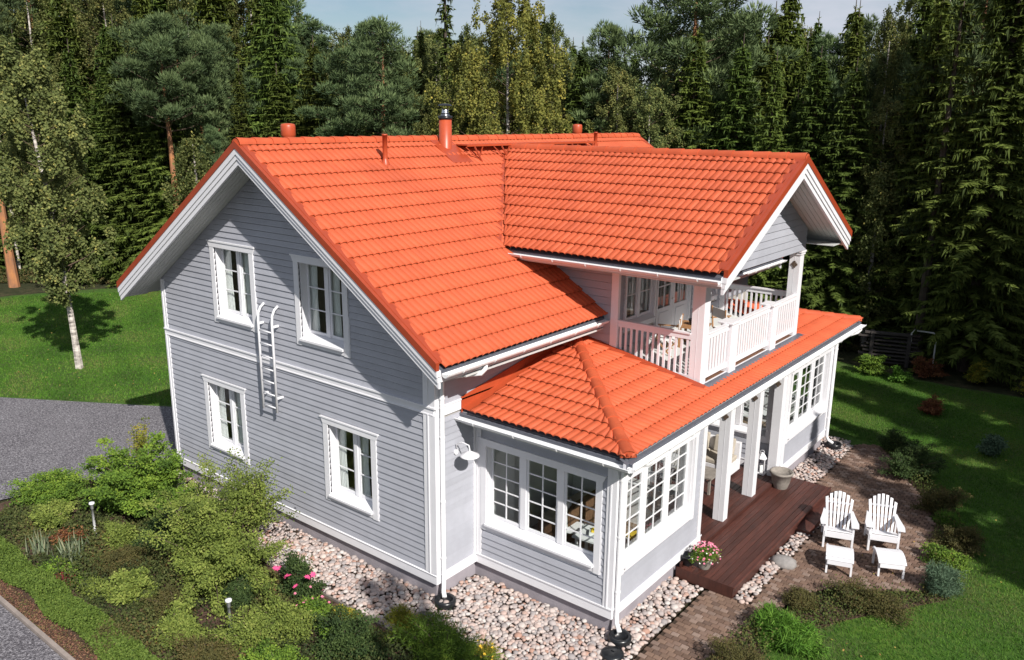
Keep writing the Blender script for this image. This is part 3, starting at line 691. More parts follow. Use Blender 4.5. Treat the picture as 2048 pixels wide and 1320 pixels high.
# pediment
fp = wallX(XB, 1)
zc_at = lambda y: zcross(y)-.23
def lim_p(v): h = max(0, (v-(ZEC-.23))/SC); return (YC-HW+h if v > 5.75 else YB-.0, YC+HW-h if v > 5.75 else YB2+.0)
ped = liner(fp, lambda v: (max(YB, lim_p(v)[0]), min(YB2, lim_p(v)[1])), 5.30, ZRC-.26, [], label='grey boarded pediment over the balcony')
strips(fp, lambda v: (max(YB, lim_p(v)[0]), min(YB2, lim_p(v)[1])), 5.30, ZRC-.3, [], .15, 'board', ped, GREY)
# eaves boxing of the cross roof
t = MB(); t.box(XW-1.5, XG-.06, YC-HW+.04, YB, 5.43, 5.45); t.box(XW-1.5, XG-.06, YB2, YC+HW-.04, 5.43, 5.45)
t.each('eave_soffit', SOFFIT, house)

# railings
def railing(fr, u0, u1, zb, zt_, n=None, sp=.118, wid=.045, label=None, flat=False):
    o = empty('railing', (0, 0, 0), 0, parent=house, label=label)
    t = MB(); t.fbox(fr, u0, u1, zt_-.13, zt_-.03, -.045, .0); t.fbox(fr, u0, u1, zt_-.03, zt_, -.075, .02); t.build('top_rail', WHITE, o)
    t = MB(); t.fbox(fr, u0, u1, zb, zb+.095, -.045, .0); t.build('bottom_rail', WHITE, o); n = max(1, int(round((u1-u0)/sp)))
    for i in range(n):
        u = u0+(i+.5)*(u1-u0)/n; q = MB(); q.fbox(fr, u-wid/2, u+wid/2, zb+.095, zt_-.13, -.038, -.01); q.build('baluster', WHITE, o)
railing(fy, 1.05, XB-.245, 3.37, 4.285, sp=.118, label='near side balcony railing of slim balusters')
railing(fy2, 1.05, XB-.245, 3.37, 4.285, sp=.118, label='far side balcony railing')
fb_ = wallX(XB, 1)
for (a, b, lb) in ((YB+.235, 5.30, 'short balcony front railing beside the near corner post'), (5.60, 7.42, 'middle balcony front railing'), (7.72, YB2-.235, 'short balcony front railing at the far corner, in tree shade')):
    railing(fb_, a, b, 3.40, 4.285, sp=.122, wid=.075, label=lb)
for a in (5.30, 7.42):
    t = MB(); t.box(XB-.17, XB+.075, a, a+.30, 3.16, 4.27); o = t.build('railing_post', WHITE, house); bevel(o, .008)
    q = MB(); q.box(XB-.22, XB+.10, a-.045, a+.345, 4.272, 4.315); bevel(q.build('post_cap', WHITE, o), .008)
q = MB(); q.box(XB-.14, XB-.10, YB2-.255, YB2-.237, 4.89, 5.05); q.box(XB-.19, XB-.05, YB2-.253, YB2-.237, 4.95, 4.99); q.box(XB-.165, XB-.075, YB2-.251, YB2-.237, 4.925, 5.015); q.build('bracket_ornament', BRASS, house)

# ---------- roof furniture
q = MB(); cx_, cy_ = -3.97, 4.62; q.lathe((cx_, cy_, 7.0), [(.145, 0), (.145, 1.13), (0, 1.13)], 20); ch = q.build('chimney', RUSTP, house, smooth=True, label='round orange-red metal chimney on the ridge'); 
q = MB(); q.lathe((cx_, cy_, 8.08), [(.155, 0), (.165, .02), (.165, .07), (.10, .09), (.10, .14)], 20); q.build('collar', BLACKP, ch, smooth=True)
q = MB(); q.lathe((cx_, cy_, 8.17), [(.105, 0), (.075, .09), (.075, .15), (0, .15)], 16); q.build('steel_collar', STEEL, ch, smooth=True)
q = MB(); q.lathe((cx_, cy_, 8.38), [(.17, 0), (.12, .035), (.0, .05), (0, .04), (.15, -.003)], 16); q.tube([(cx_-.06, cy_, 8.25), (cx_-.1, cy_, 8.39)], .008, 5); q.tube([(cx_+.06, cy_, 8.25), (cx_+.1, cy_, 8.39)], .008, 5); q.build('rain_cap', BLACKP, ch)
fp_ = lambda x, y, h: Vector((x, y, main_z(x)+h))
strip([fp_(-4.14, 4.28, .12), fp_(-3.42, 4.28, .115)], [fp_(-4.14, 4.95, .12), fp_(-3.42, 4.95, .115)], 'chimney_flashing', RUST, ch, .02)
def pipe(x, y, h, r=.05):
    z0 = main_z(x); q = MB(); q.lathe((x, y, z0-.05), [(r*1.9, .10), (r*1.8, .17), (r*1.1, .24), (r, .27), (r, h), (r+.008, h), (r+.008, h+.03), (0, h+.03)], 14)
    o = q.build('vent_pipe', RUSTP, house, smooth=True); s = MB(); s.box(-.11, .11, -.1, .1, -.01, .01)
    link('flashing', s.mesh('flashing'), RUSTP, o, loc=(x+.03, y, z0+.10), rot=(0, math.atan(SL), 0)); return o
pipe(-3.52, 2.32, .72)['label'] = 'slim vent pipe on the near roof slope'; pipe(-3.66, 10.45, .62)['label'] = 'slim vent pipe at the end of the roof walkway'
for (y, lb) in ((.78, 'round vent hood behind the near ridge end'), (10.95, 'round vent hood behind the far ridge')):
    q = MB(); q.lathe((-4.62, y, 7.3), [(.10, 0), (.10, .38), (.13, .41), (.145, .46), (.145, .62), (.13, .665), (.05, .68), (0, .68)], 18); q.build('vent_hood', RUSTP, house, smooth=True, label=lb)
# roof walkway
wk = MB(); wk.box(-3.98, -3.64, 4.98, 10.35, 7.50, 7.53); wk.box(-3.64, -3.62, 4.98, 10.35, 7.48, 7.53)
wkw = wk.build('roof_walkway', RUSTP, house, label='long orange walkway plank below the ridge')
for i in range(6):
    y = 5.25+i*1.0; q = MB(); zb_ = main_z(-3.5)
    q.beam((-3.64, y, 7.48), (-3.42, y+.04, main_z(-3.42)+.1), .03, .03); q.beam((-3.9, y, 7.48), (-3.88, y, main_z(-3.88)+.05), .03, .03); q.beam((-3.64, y-.3, 7.47), (-3.5, y, main_z(-3.5)+.11), .02, .02); q.beam((-3.64, y+.3, 7.47), (-3.5, y, main_z(-3.5)+.11), .02, .02); q.each('walkway_bracket', RUST, wkw)

# ---------- ladder on the gable
lad = MB()
for x in (-4.67, -4.22):
    lad.tube([(x, -.16, 2.31), (x, -.16, 4.18), (x+.01, -.15, 4.32), (x+.02, -.10, 4.43), (x+.03, -.02, 4.50)], .026, 8)
ladder = lad.build('wall_ladder', WHITE, house, smooth=True, label='short white steel ladder hanging on the gable wall')
for k in range(7):
    z = 2.40+.262*k; q = MB(); q.tube([(-4.67, -.16, z), (-4.22, -.16, z)], .014, 6); q.build('rung', WHITE, ladder, smooth=True)
for x, s in ((-4.69, -1), (-4.20, 1)):
    for z in (2.62, 4.1):
        q = MB(); q.beam((x, -.16, z), (x+.0*s, .0, z), .03, .045); q.build('ladder_bracket', WHITE, ladder)

# ---------- downpipes
def downpipe(pts, r=.042, label=None):
    q = MB(); q.tube(pts, r, 10); o = q.build('downpipe', GUTTER, house, smooth=True, label=label); return o
d1_ = downpipe([(.77, .42, 4.22), (.77, .42, 4.10), (.74, .36, 4.03), (.16, .14, 3.90), (.09, .10, 3.84), (.085, .09, 3.72), (.085, .09, .02), (.12, .04, -.10), (.22, -.04, -.16)], label='white downpipe at the gable corner')
d2_ = downpipe([(3.50, 1.25, 3.0), (3.50, 1.25, 2.94), (3.46, 1.22, 2.88), (3.14, 1.14, 2.78), (3.07, 1.12, 2.72), (3.065, 1.12, 2.6), (3.065, 1.12, .06), (3.09, 1.09, -.05), (3.2, 1.01, -.14)], label='white downpipe at the sunroom corner')
d3_ = downpipe([(3.50, 12.2, 3.0), (3.50, 12.2, 2.93), (3.45, 12.15, 2.86), (3.14, 11.9, 2.72), (3.06, 11.84, 2.6), (3.06, 11.84, .0), (3.1, 11.86, -.1), (3.22, 11.9, -.18)], label='white downpipe at the far sunroom corner')
d4_ = downpipe([(.82, 9.9, 4.2), (.82, 9.9, 4.08), (.78, 9.85, 4.0), (.15, 9.5, 3.86), (.09, 9.45, 3.76), (.09, 9.45, 3.7)], label='white downpipe beyond the balcony')
for dp, (x, y, zs) in ((d1_, (.085, .09, (.5, 1.6, 2.8, 3.5))), (d2_, (3.065, 1.12, (.5, 1.5, 2.5))), (d3_, (3.06, 11.84, (.5, 2.4)))):
    for z in zs: q = MB(); q.lathe((x, y, z), [(.044, 0), (.050, 0), (.050, .03), (.044, .03)], 12); q.box(x-.07 if x < 1 else x-.08, x, y-.012, y+.012, z, z+.03); q.build('pipe_clip', GUTTER, dp)
# small wall lamp
lm = MB(); lm.lathe((.36, .49, 2.44), [(.0, .06), (.04, .055), (.07, .035), (.165, -.01), (.175, -.03), (.17, -.034), (.06, .02), (0, .02)], 20)
lamp = link('wall_lamp', lm.mesh('wall_lamp'), WHITE, house, smooth=True, label='white enamel wall lamp on a curved arm beside the downpipe')
q = MB(); q.tube([(.03, .49, 2.42), (.06, .49, 2.55), (.18, .49, 2.62), (.34, .49, 2.60), (.36, .49, 2.52), (.36, .49, 2.49)], .012, 8)
oo = q.build('lamp_arm', WHITE, lamp, smooth=True)
q = MB(); q.tube([(.0, .49, 2.40), (.05, .49, 2.40)], .05, 10); q.build('lamp_mount', WHITE, lamp)
# ------------------------------------------------------------------ ground
def ground_mat(name, cols, scales, rough=.95, bump=.5, bscale=30, bdist=.02):
    m = bpy.data.materials.new(name); m.use_nodes = True; n = m.node_tree.nodes; l = m.node_tree.links; b = n['Principled BSDF']; b.inputs['Roughness'].default_value = rough; b.inputs['Specular IOR Level'].default_value = .2
    tcn = n.new('ShaderNodeTexCoord'); src = None
    for i, (c, s) in enumerate(zip(cols[1:], scales)):
        t = n.new('ShaderNodeTexNoise'); t.inputs['Scale'].default_value = s; t.inputs['Detail'].default_value = 5; t.inputs['Roughness'].default_value = .7; l.new(tcn.outputs['Object'], t.inputs['Vector'])
        r = n.new('ShaderNodeValToRGB'); r.color_ramp.elements[0].position = .42; r.color_ramp.elements[1].position = .62; l.new(t.outputs['Fac'], r.inputs[0])
        mxn = n.new('ShaderNodeMixRGB'); mxn.inputs[1].default_value = (*cols[0], 1); mxn.inputs[2].default_value = (*c, 1)
        if src: l.new(src, mxn.inputs[1])
        l.new(r.outputs[0], mxn.inputs[0]); src = mxn.outputs[0]
    l.new(src, b.inputs['Base Color'])
    t2 = n.new('ShaderNodeTexNoise'); t2.inputs['Scale'].default_value = bscale; t2.inputs['Detail'].default_value = 6; l.new(tcn.outputs['Object'], t2.inputs['Vector'])
    bp = n.new('ShaderNodeBump'); bp.inputs['Strength'].default_value = bump; bp.inputs['Distance'].default_value = bdist; l.new(t2.outputs['Fac'], bp.inputs['Height']); l.new(bp.outputs[0], b.inputs['Normal'])
    return m
LAWN = ground_mat('lawn_turf', [(.055, .125, .018), (.09, .165, .022), (.075, .10, .03), (.035, .085, .012)], [.35, .8, 9], bump=.8, bscale=60, bdist=.03)
FLOOR = ground_mat('forest_floor_moss', [(.04, .045, .02), (.07, .06, .03), (.025, .03, .012)], [.5, 3], bump=1, bscale=12, bdist=.08)
ASPH = ground_mat('grey_gravel', [(.20, .19, .205), (.14, .13, .145), (.42, .40, .42), (.055, .05, .058)], [.6, 20, 34], bump=1, bscale=45, bdist=.05)
BEDM = ground_mat('bed_soil', [(.08, .05, .035), (.045, .028, .018), (.11, .07, .05)], [3, 14], bump=1, bscale=22, bdist=.04)
SAND = ground_mat('paving_sand', [(.055, .038, .028), (.035, .025, .018)], [6], bump=.5)

def poly(name, pts, z, m, kind='structure', parent=None):
    t = MB(); t.add([(x, y, z) for x, y in pts], [tuple(range(len(pts)))]); return t.build(name, m, parent, kind=kind, label=None)
S = 900
t = MB(); t.add([(-S, -S, G-.06), (S, -S, G-.06), (S, S, G-.06), (-S, S, G-.06)], [(0, 1, 2, 3)]); t.build('ground', FLOOR, kind='structure')
# lawns: rolling grid
def lawn(name, pts, z):
    o = poly(name, pts, z, LAWN); return o
lawn('lawn', [(-14.0, 2.0), (-18.0, -.45), (-24, -4.1), (-34, -6), (-33.5, 6), (-32, 9.5), (-27, 14), (-18, 20), (-8, 23), (2, 20.2), (4.6, 20.0), (7.5, 20.3), (14, 19), (14, -6), (4.6, -6), (4.7, .5), (4.9, 3.6), (7.2, 6.0), (6.2, 10), (3.6, 12.4), (1, 13.6), (-9.5, 13.6), (-9.6, 5), (-12.3, 3.0)], G-.02)
poly('driveway', [(-9.2, 4.7), (-9.2, -1.0), (-10.0, -1.6), (-10.4, -3.4), (-12, -6), (-30, -7.7), (-24, -4.13), (-18.03, -.45), (-14.0, 1.97), (-12.3, 3.0)], G-.012, ASPH)
poly('road', [(-12, -6.2), (-9.2, -4.98), (-2, -4.98), (4, -4.98), (4, -12), (-14, -12)], G-.010, ASPH)
poly('flower_bed_soil', [(-10.2, -3.5), (-8.9, -4.9), (1.0, -4.9), (4.5, -4.9), (4.6, -2), (3.0, -.4), (2.4, -1.15), (-9.0, -1.15), (-10.1, -1.7)], G-.006, BEDM)
poly('shrub_border_soil', [(4.55, .3), (4.65, 2.6), (5.4, 4.6), (6.75, 5.75), (6.7, 7.3), (6.2, 9.6), (4.2, 12.8), (4.6, 12.9), (6.6, 9.9), (7.15, 8), (7.2, 5.9), (5.9, 4.0), (5.2, 2.4), (5.1, .3)], G-.005, BEDM)
poly('pebble_bed_soil', [(-9.2, -1.15), (2.6, -1.15), (3.2, -.3), (3.6, .8), (3.55, 3.5), (4.05, 3.45), (4.45, 3.9), (4.4, 7.4), (3.6, 9.2), (3.62, 12.5), (-.02, 12.6), (-.02, 8), (-9.2, 0)], G-.003, SAND)
PAVE = [(3.62, -.4), (4.62, -.2), (4.65, 2.6), (5.2, 4.7), (6.8, 5.9), (6.7, 7.6), (6.1, 9.8), (4.2, 12.9), (3.63, 12.6), (3.66, 9.4), (4.45, 8.9), (4.45, 3.45), (3.62, 3.4)]
poly('paving_bed', PAVE, G+.0005, SAND)
KT = MB(); KT.box(-9.4, 4.3, -4.97, -4.90, G-.1, G+.05); KT.build('kerb', KERB, kind='structure')
ed = MB(); ed.box(-8.8, 2.1, -1.19, -1.15, G-.05, G+.035); ed.build('bed_edging', OLDWOOD, kind='structure')

def inside(P_, x, y):
    c = False; j = len(P_)-1
    for i in range(len(P_)):
        xi, yi = P_[i]; xj, yj = P_[j]
        if (yi > y) != (yj > y) and x < (xj-xi)*(y-yi)/(yj-yi)+xi: c = not c
        j = i
    return c
def dist_key(x, y): return (Vector((x, y, G))-cam.location).length

# pavers: one by one where they show largest
paving = empty('paving', (0, 0, G), kind='structure', label='brown paving stones of the path and patio')
PAVM = tone_mat('brown_paver', [(.13, .082, .06), (.20, .13, .095), (.16, .10, .075), (.26, .19, .155), (.12, .078, .06)], rough=.85, bump=.5, bscale=60)
PVM2 = {}
def paver_geo(a=.131, b=.096, h=.03):
    e = .008; V = [(0, 0, -h), (a, 0, -h), (a, b, -h), (0, b, -h), (0, 0, -e), (a, 0, -e), (a, b, -e), (0, b, -e), (e, e, 0), (a-e, e, 0), (a-e, b-e, 0), (e, b-e, 0)]
    F = [(0, 1, 5, 4), (1, 2, 6, 5), (2, 3, 7, 6), (3, 0, 4, 7), (4, 5, 9, 8), (5, 6, 10, 9), (6, 7, 11, 10), (7, 4, 8, 11), (8, 9, 10, 11)]
    return V, F
PV, PF = paver_geo(); pav = []
j = 0; y = -.4
while y < 12.9:
    xo = 3.62+(.071 if j % 2 else 0)
    x = xo
    while x < 6.9:
        if inside(PAVE, x+.07, y+.05): pav.append((x, y))
        x += .142
    y += .107; j += 1
pav.sort(key=lambda p: dist_key(*p)); mass = MB()
pm = []
for k in range(10):
    t = MB(); t.add(PV, PF, tone=k/9); pm.append(t.mesh('paving_stone'))
for i, (x, y) in enumerate(pav):
    z = .022+random.uniform(-.004, .005); rz = random.uniform(-.03, .03)
    if i < 300: link('paving_stone', random.choice(pm), PAVM, paving, loc=(x, y, z), rot=(random.uniform(-.02, .02), random.uniform(-.02, .02), rz))
    else:
        c_, s_ = math.cos(rz), math.sin(rz); mass.add([(x+a*c_-b*s_, y+a*s_+b*c_, z+h) for a, b, h in PV], PF, tone=random.choice([0, .2, .4, .5, .6, .8, 1.]))
mass.build('paving_stone_field', PAVM, paving, kind='stuff')

# pebbles
pebbles = empty('pebble_bed', (0, 0, G), kind='structure', label='pale pink and grey round stones along the house walls')
PEBM = tone_mat('pink_grey_pebble', [(.45, .33, .29), (.36, .32, .31), (.52, .43, .39), (.36, .21, .16), (.50, .47, .45), (.41, .33, .30), (.27, .25, .25), (.48, .38, .34)], rough=.75, bump=.4, bscale=50)
def ico():
    p = (1+5**.5)/2; V = [(-1, p, 0), (1, p, 0), (-1, -p, 0), (1, -p, 0), (0, -1, p), (0, 1, p), (0, -1, -p), (0, 1, -p), (p, 0, -1), (p, 0, 1), (-p, 0, -1), (-p, 0, 1)]
    F = [(0, 11, 5), (0, 5, 1), (0, 1, 7), (0, 7, 10), (0, 10, 11), (1, 5, 9), (5, 11, 4), (11, 10, 2), (10, 7, 6), (7, 1, 8), (3, 9, 4), (3, 4, 2), (3, 2, 6), (3, 6, 8), (3, 8, 9), (4, 9, 5), (2, 4, 11), (6, 2, 10), (8, 6, 7), (9, 8, 1)]
    return np.array(V)/math.hypot(1, p), F
IV, IF = ico()
def sub(V, F):
    V = [tuple(v) for v in V]; cache = {}; out = []
    def mid(a, b):
        k = (min(a, b), max(a, b))
        if k not in cache:
            v = np.array(V[a])+np.array(V[b]); V.append(tuple(v/np.linalg.norm(v))); cache[k] = len(V)-1
        return cache[k]
    for a, b, c in F:
        x, y, z = mid(a, b), mid(b, c), mid(c, a); out += [(a, x, z), (b, y, x), (c, z, y), (x, y, z)]
    return np.array(V), out
SV, SF = sub(IV, IF)
def pebble_shape(big):
    V = (SV if big else IV).copy(); V *= rng.uniform(.75, 1.25, 3); V += rng.normal(0, .05, V.shape); V[:, 2] *= .62; return V
REG = [[(-9.0, -1.13), (2.5, -1.13), (3.2, -.35), (3.64, .75), (3.64, 3.38), (2.9, 3.38), (2.9, D1+.02), (-.02, D1+.02), (-.02, .03), (-9.0, .03)],
       [(4.16, 3.4), (4.46, 3.4), (4.46, 8.8), (4.16, 8.8)], [(2.96, 8.9), (3.66, 8.9), (3.66, 12.5), (2.96, 12.5)], [(2.0, 12.0), (3.5, 12.0), (3.5, 12.7), (2.0, 12.7)]]
spots = []
for rgn in REG:
    xs = [p[0] for p in rgn]; ys = [p[1] for p in rgn]; sp = .068
    nx = int((max(xs)-min(xs))/sp); ny = int((max(ys)-min(ys))/sp)
    for i in range(nx):
        for j in range(ny):
            x = min(xs)+(i+random.random()*.8)*sp; y = min(ys)+(j+random.random()*.8)*sp
            if inside(rgn, x, y): spots.append((x, y))
spots.sort(key=lambda p: dist_key(*p))
pebm = []
for k in range(20):
    t = MB(); t.add(pebble_shape(True)*.5, SF, tone=random.random()); me = t.mesh('stone'); me.polygons.foreach_set('use_smooth', [True]*len(me.polygons)); pebm.append(me)
bases = [pebble_shape(False)*.5 for _ in range(12)]; baseb = [pebble_shape(True)*.5 for _ in range(12)]
mass = MB()
for i, (x, y) in enumerate(spots):
    d = random.uniform(.055, .10) if random.random() < .8 else random.uniform(.09, .135); z = random.uniform(.0, .05)+d*.1; rz = random.uniform(0, 6.28)
    if i < 300: link('stone', random.choice(pebm), PEBM, pebbles, loc=(x, y, z), rot=(random.uniform(-.3, .3), random.uniform(-.3, .3), rz), scale=(d, d, d))
    else:
        big = i < 3000; B = (baseb if big else bases)[random.randrange(12)]; c_, s_ = math.cos(rz), math.sin(rz)
        V = np.stack([x+d*(B[:, 0]*c_-B[:, 1]*s_), y+d*(B[:, 0]*s_+B[:, 1]*c_), z+d*B[:, 2]], 1); mass.add(V, SF if big else IF, tone=random.random())
mass.build('stone_mass', PEBM, pebbles, smooth=True, kind='stuff')

# ------------------------------------------------------------------ terrace deck
deck = empty('terrace_deck', (0, 0, G), label='dark brown wooden deck running through the porch', cat='deck')
def plank(x0, x1, ya, yb_, z0, z1): q = MB(); q.box(x0, x1, ya, yb_, z0-G, z1-G); return bevel(q.build('deck_board', DARKWOOD, deck), .004)
x = .02
while x < W1+.05: plank(x, x+.115, D2, D3, -.05, -.004); x += .121
x = W1+.09
while x < 4.10: plank(x, x+.115, 3.42, 8.85, -.125, -.085); x += .121
q = MB(); q.box(W1+.06, W1+.085, 3.45, 8.85, -.3-G, -.005-G); q.box(4.11, 4.14, 3.4, 8.87, -.30-G, -.08-G); q.box(W1+.02, 4.11, 3.395, 3.42, -.30-G, -.08-G); q.build('deck_fascia', DARKWOOD, deck)
q = MB(); q.box(4.14, 4.42, 6.6, 8.4, .0, .135); q.build('deck_step', DARKWOOD, deck)

# ------------------------------------------------------------------ things
def part(t, name, m, parent, smooth=False): return t.build(name, m, parent, smooth)
DZ = -.083  # lower deck top
def drain(x, y, label, zt_=.0):
    q = MB(); q.lathe((0, 0, 0), [(.14, -.08), (.19, .03), (.20, .13), (.185, .16), (.155, .165), (.135, .15), (.125, .07), (0, .06)], 20)
    o = link('rainwater_drain', q.mesh('rainwater_drain'), BLACKP, None, smooth=True, loc=(x, y, G+zt_), label=label, cat='drain', group='black drains under the downpipes')
    return o
drain(.24, -.05, 'black round drain under the gable downpipe among pebbles'); drain(3.22, .99, 'black round drain under the sunroom corner downpipe')
drain(3.24, 11.93, 'black round drain under the far sunroom downpipe, in shade')
def well(x, y, label):
    q = MB(); q.lathe((0, 0, 0), [(.19, -.1), (.19, .05), (.17, .07), (.06, .09), (0, .09)], 20); o = link('inspection_cover', q.mesh('inspection_cover'), BLACKP, None, smooth=True, loc=(x, y, G+.03), label=label, cat='cover')
    k = MB(); k.box(-.03, .03, -.008, .008, .085, .105); link('handle', k.mesh('handle'), BLACKP, o)
well(3.32, .60, 'black dome inspection cover at the edge of the path'); well(.27, -.62, 'black dome inspection cover partly behind the bushes')

# adirondack chairs (built facing -y)
def adirondack(loc, rz, label):
    r = empty('garden_chair', loc, rz, label=label, cat='chair', group='white garden chairs on the patio')
    for x in (-.27, .27):
        t = MB(); t.beam((x, -.32, .0), (x, -.32, .53), .04, .09, (0, 1, 0)); part(t, 'leg', WHITE, r)
        t = MB(); t.beam((x*.93, -.36, .36), (x*.93, .50, .03), .03, .11); part(t, 'side_rail', WHITE, r)
        t = MB(); o = .0; s = 1 if x > 0 else -1
        t.add([(x-.05*s, -.42, .535), (x+.09*s, -.42, .535), (x+.10*s, -.25, .535), (x+.045*s, .12, .535), (x+.02*s, .34, .535), (x-.04*s, .34, .535), (x-.05*s, -.42, .56), (x+.09*s, -.42, .56), (x+.10*s, -.25, .56), (x+.045*s, .12, .56), (x+.02*s, .34, .56), (x-.04*s, .34, .56)],
              [(0, 1, 2, 3, 4, 5), (6, 7, 8, 9, 10, 11)]+[(i, (i+1) % 6, 6+(i+1) % 6, 6+i) for i in range(6)]); part(t, 'armrest', WHITE, r)
        t = MB(); t.beam((x*1.05, .28, .02), (x*1.05, .28, .535), .03, .06, (0, 1, 0)); part(t, 'back_leg', WHITE, r)
    t = MB(); t.box(-.27, .27, -.375, -.35, .25, .37); part(t, 'front_apron', WHITE, r)
    for k in range(6):
        y = -.36+k*.085; z = .385-(y+.36)*.33; t = MB(); t.beam((-.28, y+.035, z), (.28, y+.035, z), .075, .02, (0, .33, 1)); part(t, 'seat_slat', WHITE, r)
    n = 7
    for k in range(n):
        f = (k-(n-1)/2)/((n-1)/2); L = .66+.13*(1-f*f); x0 = f*.195; x1 = f*.25; w0 = .020; w1 = .027
        b = Vector((x0, .10, .22)); tp = Vector((x1, .10+L*.42, .22+L*.905)); dn = Vector((0, .905, -.42))*.018
        V = []
        for (c, w) in ((b, w0), (tp-(tp-b).normalized()*.05, w1)): V += [c+Vector((-w, 0, 0)), c+Vector((w, 0, 0))]
        slope = .03*f; V += [tp+Vector((w1, 0, -max(0, slope))), tp+Vector((-w1, 0, min(0, slope)))]
        Q = [V[0], V[1], V[3], V[4], V[5], V[2]]; t = MB(); t.add([*Q, *[q_+dn for q_ in Q]], [tuple(range(6)), tuple(range(6, 12))]+[(i, (i+1) % 6, 6+(i+1) % 6, 6+i) for i in range(6)]); part(t, 'back_slat', WHITE, r)
    t = MB(); t.beam((-.27, .365, .70), (.27, .365, .70), .03, .04); part(t, 'back_rail', WHITE, r)
    t = MB(); t.beam((-.27, .29, .50), (.27, .29, .50), .03, .05); part(t, 'back_rail', WHITE, r)
    for k in range(7):
        f = (k-3)/3; q = MB(); q.tube([(f*.235, .322, .70), (f*.235, .312, .705)], .012, 6); part(q, 'bolt', WHITE, r)
    return r
def stool(loc, rz, label):
    r = empty('foot_stool', loc, rz, label=label, cat='stool', group='white slatted foot stools before the garden chairs')
    for x in (-.22, .22):
        t = MB(); t.beam((x, -.24, .0), (x, -.22, .30), .035, .05, (0, 1, 0)); part(t, 'leg', WHITE, r)
        t = MB(); pts = [(-.28, .27), (-.1, .345), (.1, .35), (.30, .30)]
        for a, b in zip(pts[:-1], pts[1:]): t.beam((x, a[0], a[1]), (x, b[0], b[1]), .03, .07)
        part(t, 'side_rail', WHITE, r); t = MB(); t.beam((x, .25, .0), (x, .24, .30), .035, .05, (0, 1, 0)); part(t, 'leg', WHITE, r)
    for k in range(8):
        y = -.27+k*.081; z = .385-.9*(y-.0)**2; t = MB(); t.beam((-.25, y, z), (.25, y, z), .073, .02, (0, 1.8*y, 1)); part(t, 'slat', WHITE, r)
    t = MB(); t.box(-.22, .22, -.30, -.285, .21, .32); part(t, 'apron', WHITE, r)
    return r
A1 = math.atan2(.33, .945)
adirondack((4.93, 6.80, G+.024), A1, 'white slatted garden chair nearer the deck'); adirondack((5.68, 7.25, G+.024), A1+.02, 'white slatted garden chair nearer the lawn, right of its twin')
stool((5.30, 5.72, G+.024), A1-.02, 'white slatted foot stool in front of the chair nearer the deck'); stool((6.08, 6.24, G+.024), A1+.12, 'white slatted foot stool in front of the chair nearer the lawn')

def pot(name, loc, r, h, m, label, cat='flower pot', n=18):
    q = MB(); q.lathe((0, 0, 0), [(r*.62, 0), (r*.8, h*.35), (r*.95, h*.85), (r*1.06, h*.88), (r*1.06, h), (r*.92, h), (r*.88, h*.85), (0, h*.84)], n)
    return link(name, q.mesh(name), m, None, smooth=True, loc=loc, label=label, cat=cat)
pot('plant_pot', (3.22, 8.12, DZ), .25, .40, TERR, 'large empty grey clay pot beside the lantern on the deck')
# lantern
ln_ = empty('lantern', (2.62, 8.42, .0), label='white metal lantern standing on the deck by the far sunroom corner', cat='lantern')
q = MB(); q.box(-.12, .12, -.12, .12, 0, .03); q.box(-.12, .12, -.12, .12, .38, .40)
for a in (-.11, .11):
    for b in (-.11, .11): q.box(a-.01, a+.01, b-.01, b+.01, .03, .38)
q.lathe((0, 0, .40), [(.15, 0), (.05, .09), (.03, .12), (0, .12)], 4); part(q, 'frame', WHITE, ln_)
q = MB(); q.lathe((0, 0, .03), [(.04, 0), (.04, .16), (0, .16)], 12); part(q, 'candle', CURT, ln_, True)
q = MB(); q.tube([(.0+.05*math.cos(a), 0, .53+.05*math.sin(a)) for a in np.linspace(0, 6.28, 12)], .006, 5); part(q, 'ring', WHITE, ln_)

def table(loc, w, d, h, rz, name, label, m, top=.035, cat='table', round_=False):
    r = empty(name, loc, rz, label=label, cat=cat); q = MB()
    if round_: q.lathe((0, 0, h-top), [(0, 0), (w/2, 0), (w/2, top), (0, top)], 28)
    else: q.box(-w/2, w/2, -d/2, d/2, h-top, h)
    part(q, 'table_top', m, r)
    for a in (-1, 1):
        for b in (-1, 1): q = MB(); k = .6 if round_ else 1; q.box(a*(w/2-.07)*k-.025, a*(w/2-.07)*k+.025, b*(d/2-.07)*k-.025, b*(d/2-.07)*k+.025, 0, h-top); part(q, 'leg', m, r)
    return r
def chair(loc, rz, label, m=WHITE, name='chair', cushion=None, group=None):
    r = empty(name, loc, rz, label=label, cat='chair', group=group)
    for a in (-.2, .2):
        q = MB(); q.box(a-.02, a+.02, -.22, -.18, 0, .44); part(q, 'leg', m, r); q = MB(); q.beam((a, .2, 0), (a, .24, .92), .035, .035); part(q, 'leg', m, r)
    q = MB(); q.box(-.23, .23, -.24, .22, .43, .46); part(q, 'seat', m, r)
    for k in range(5): q = MB(); x = -.16+k*.08; q.beam((x, .215, .46), (x, .235, .86), .03, .015); part(q, 'back_slat', m, r)
    q = MB(); q.beam((-.22, .24, .89), (.22, .24, .89), .025, .08); part(q, 'top_rail', m, r)
    if cushion: q = MB(); q.box(-.21, .21, -.22, .2, .46, .50); o = part(q, 'cushion', cushion, r); bevel(o, .015, 2)
    return r
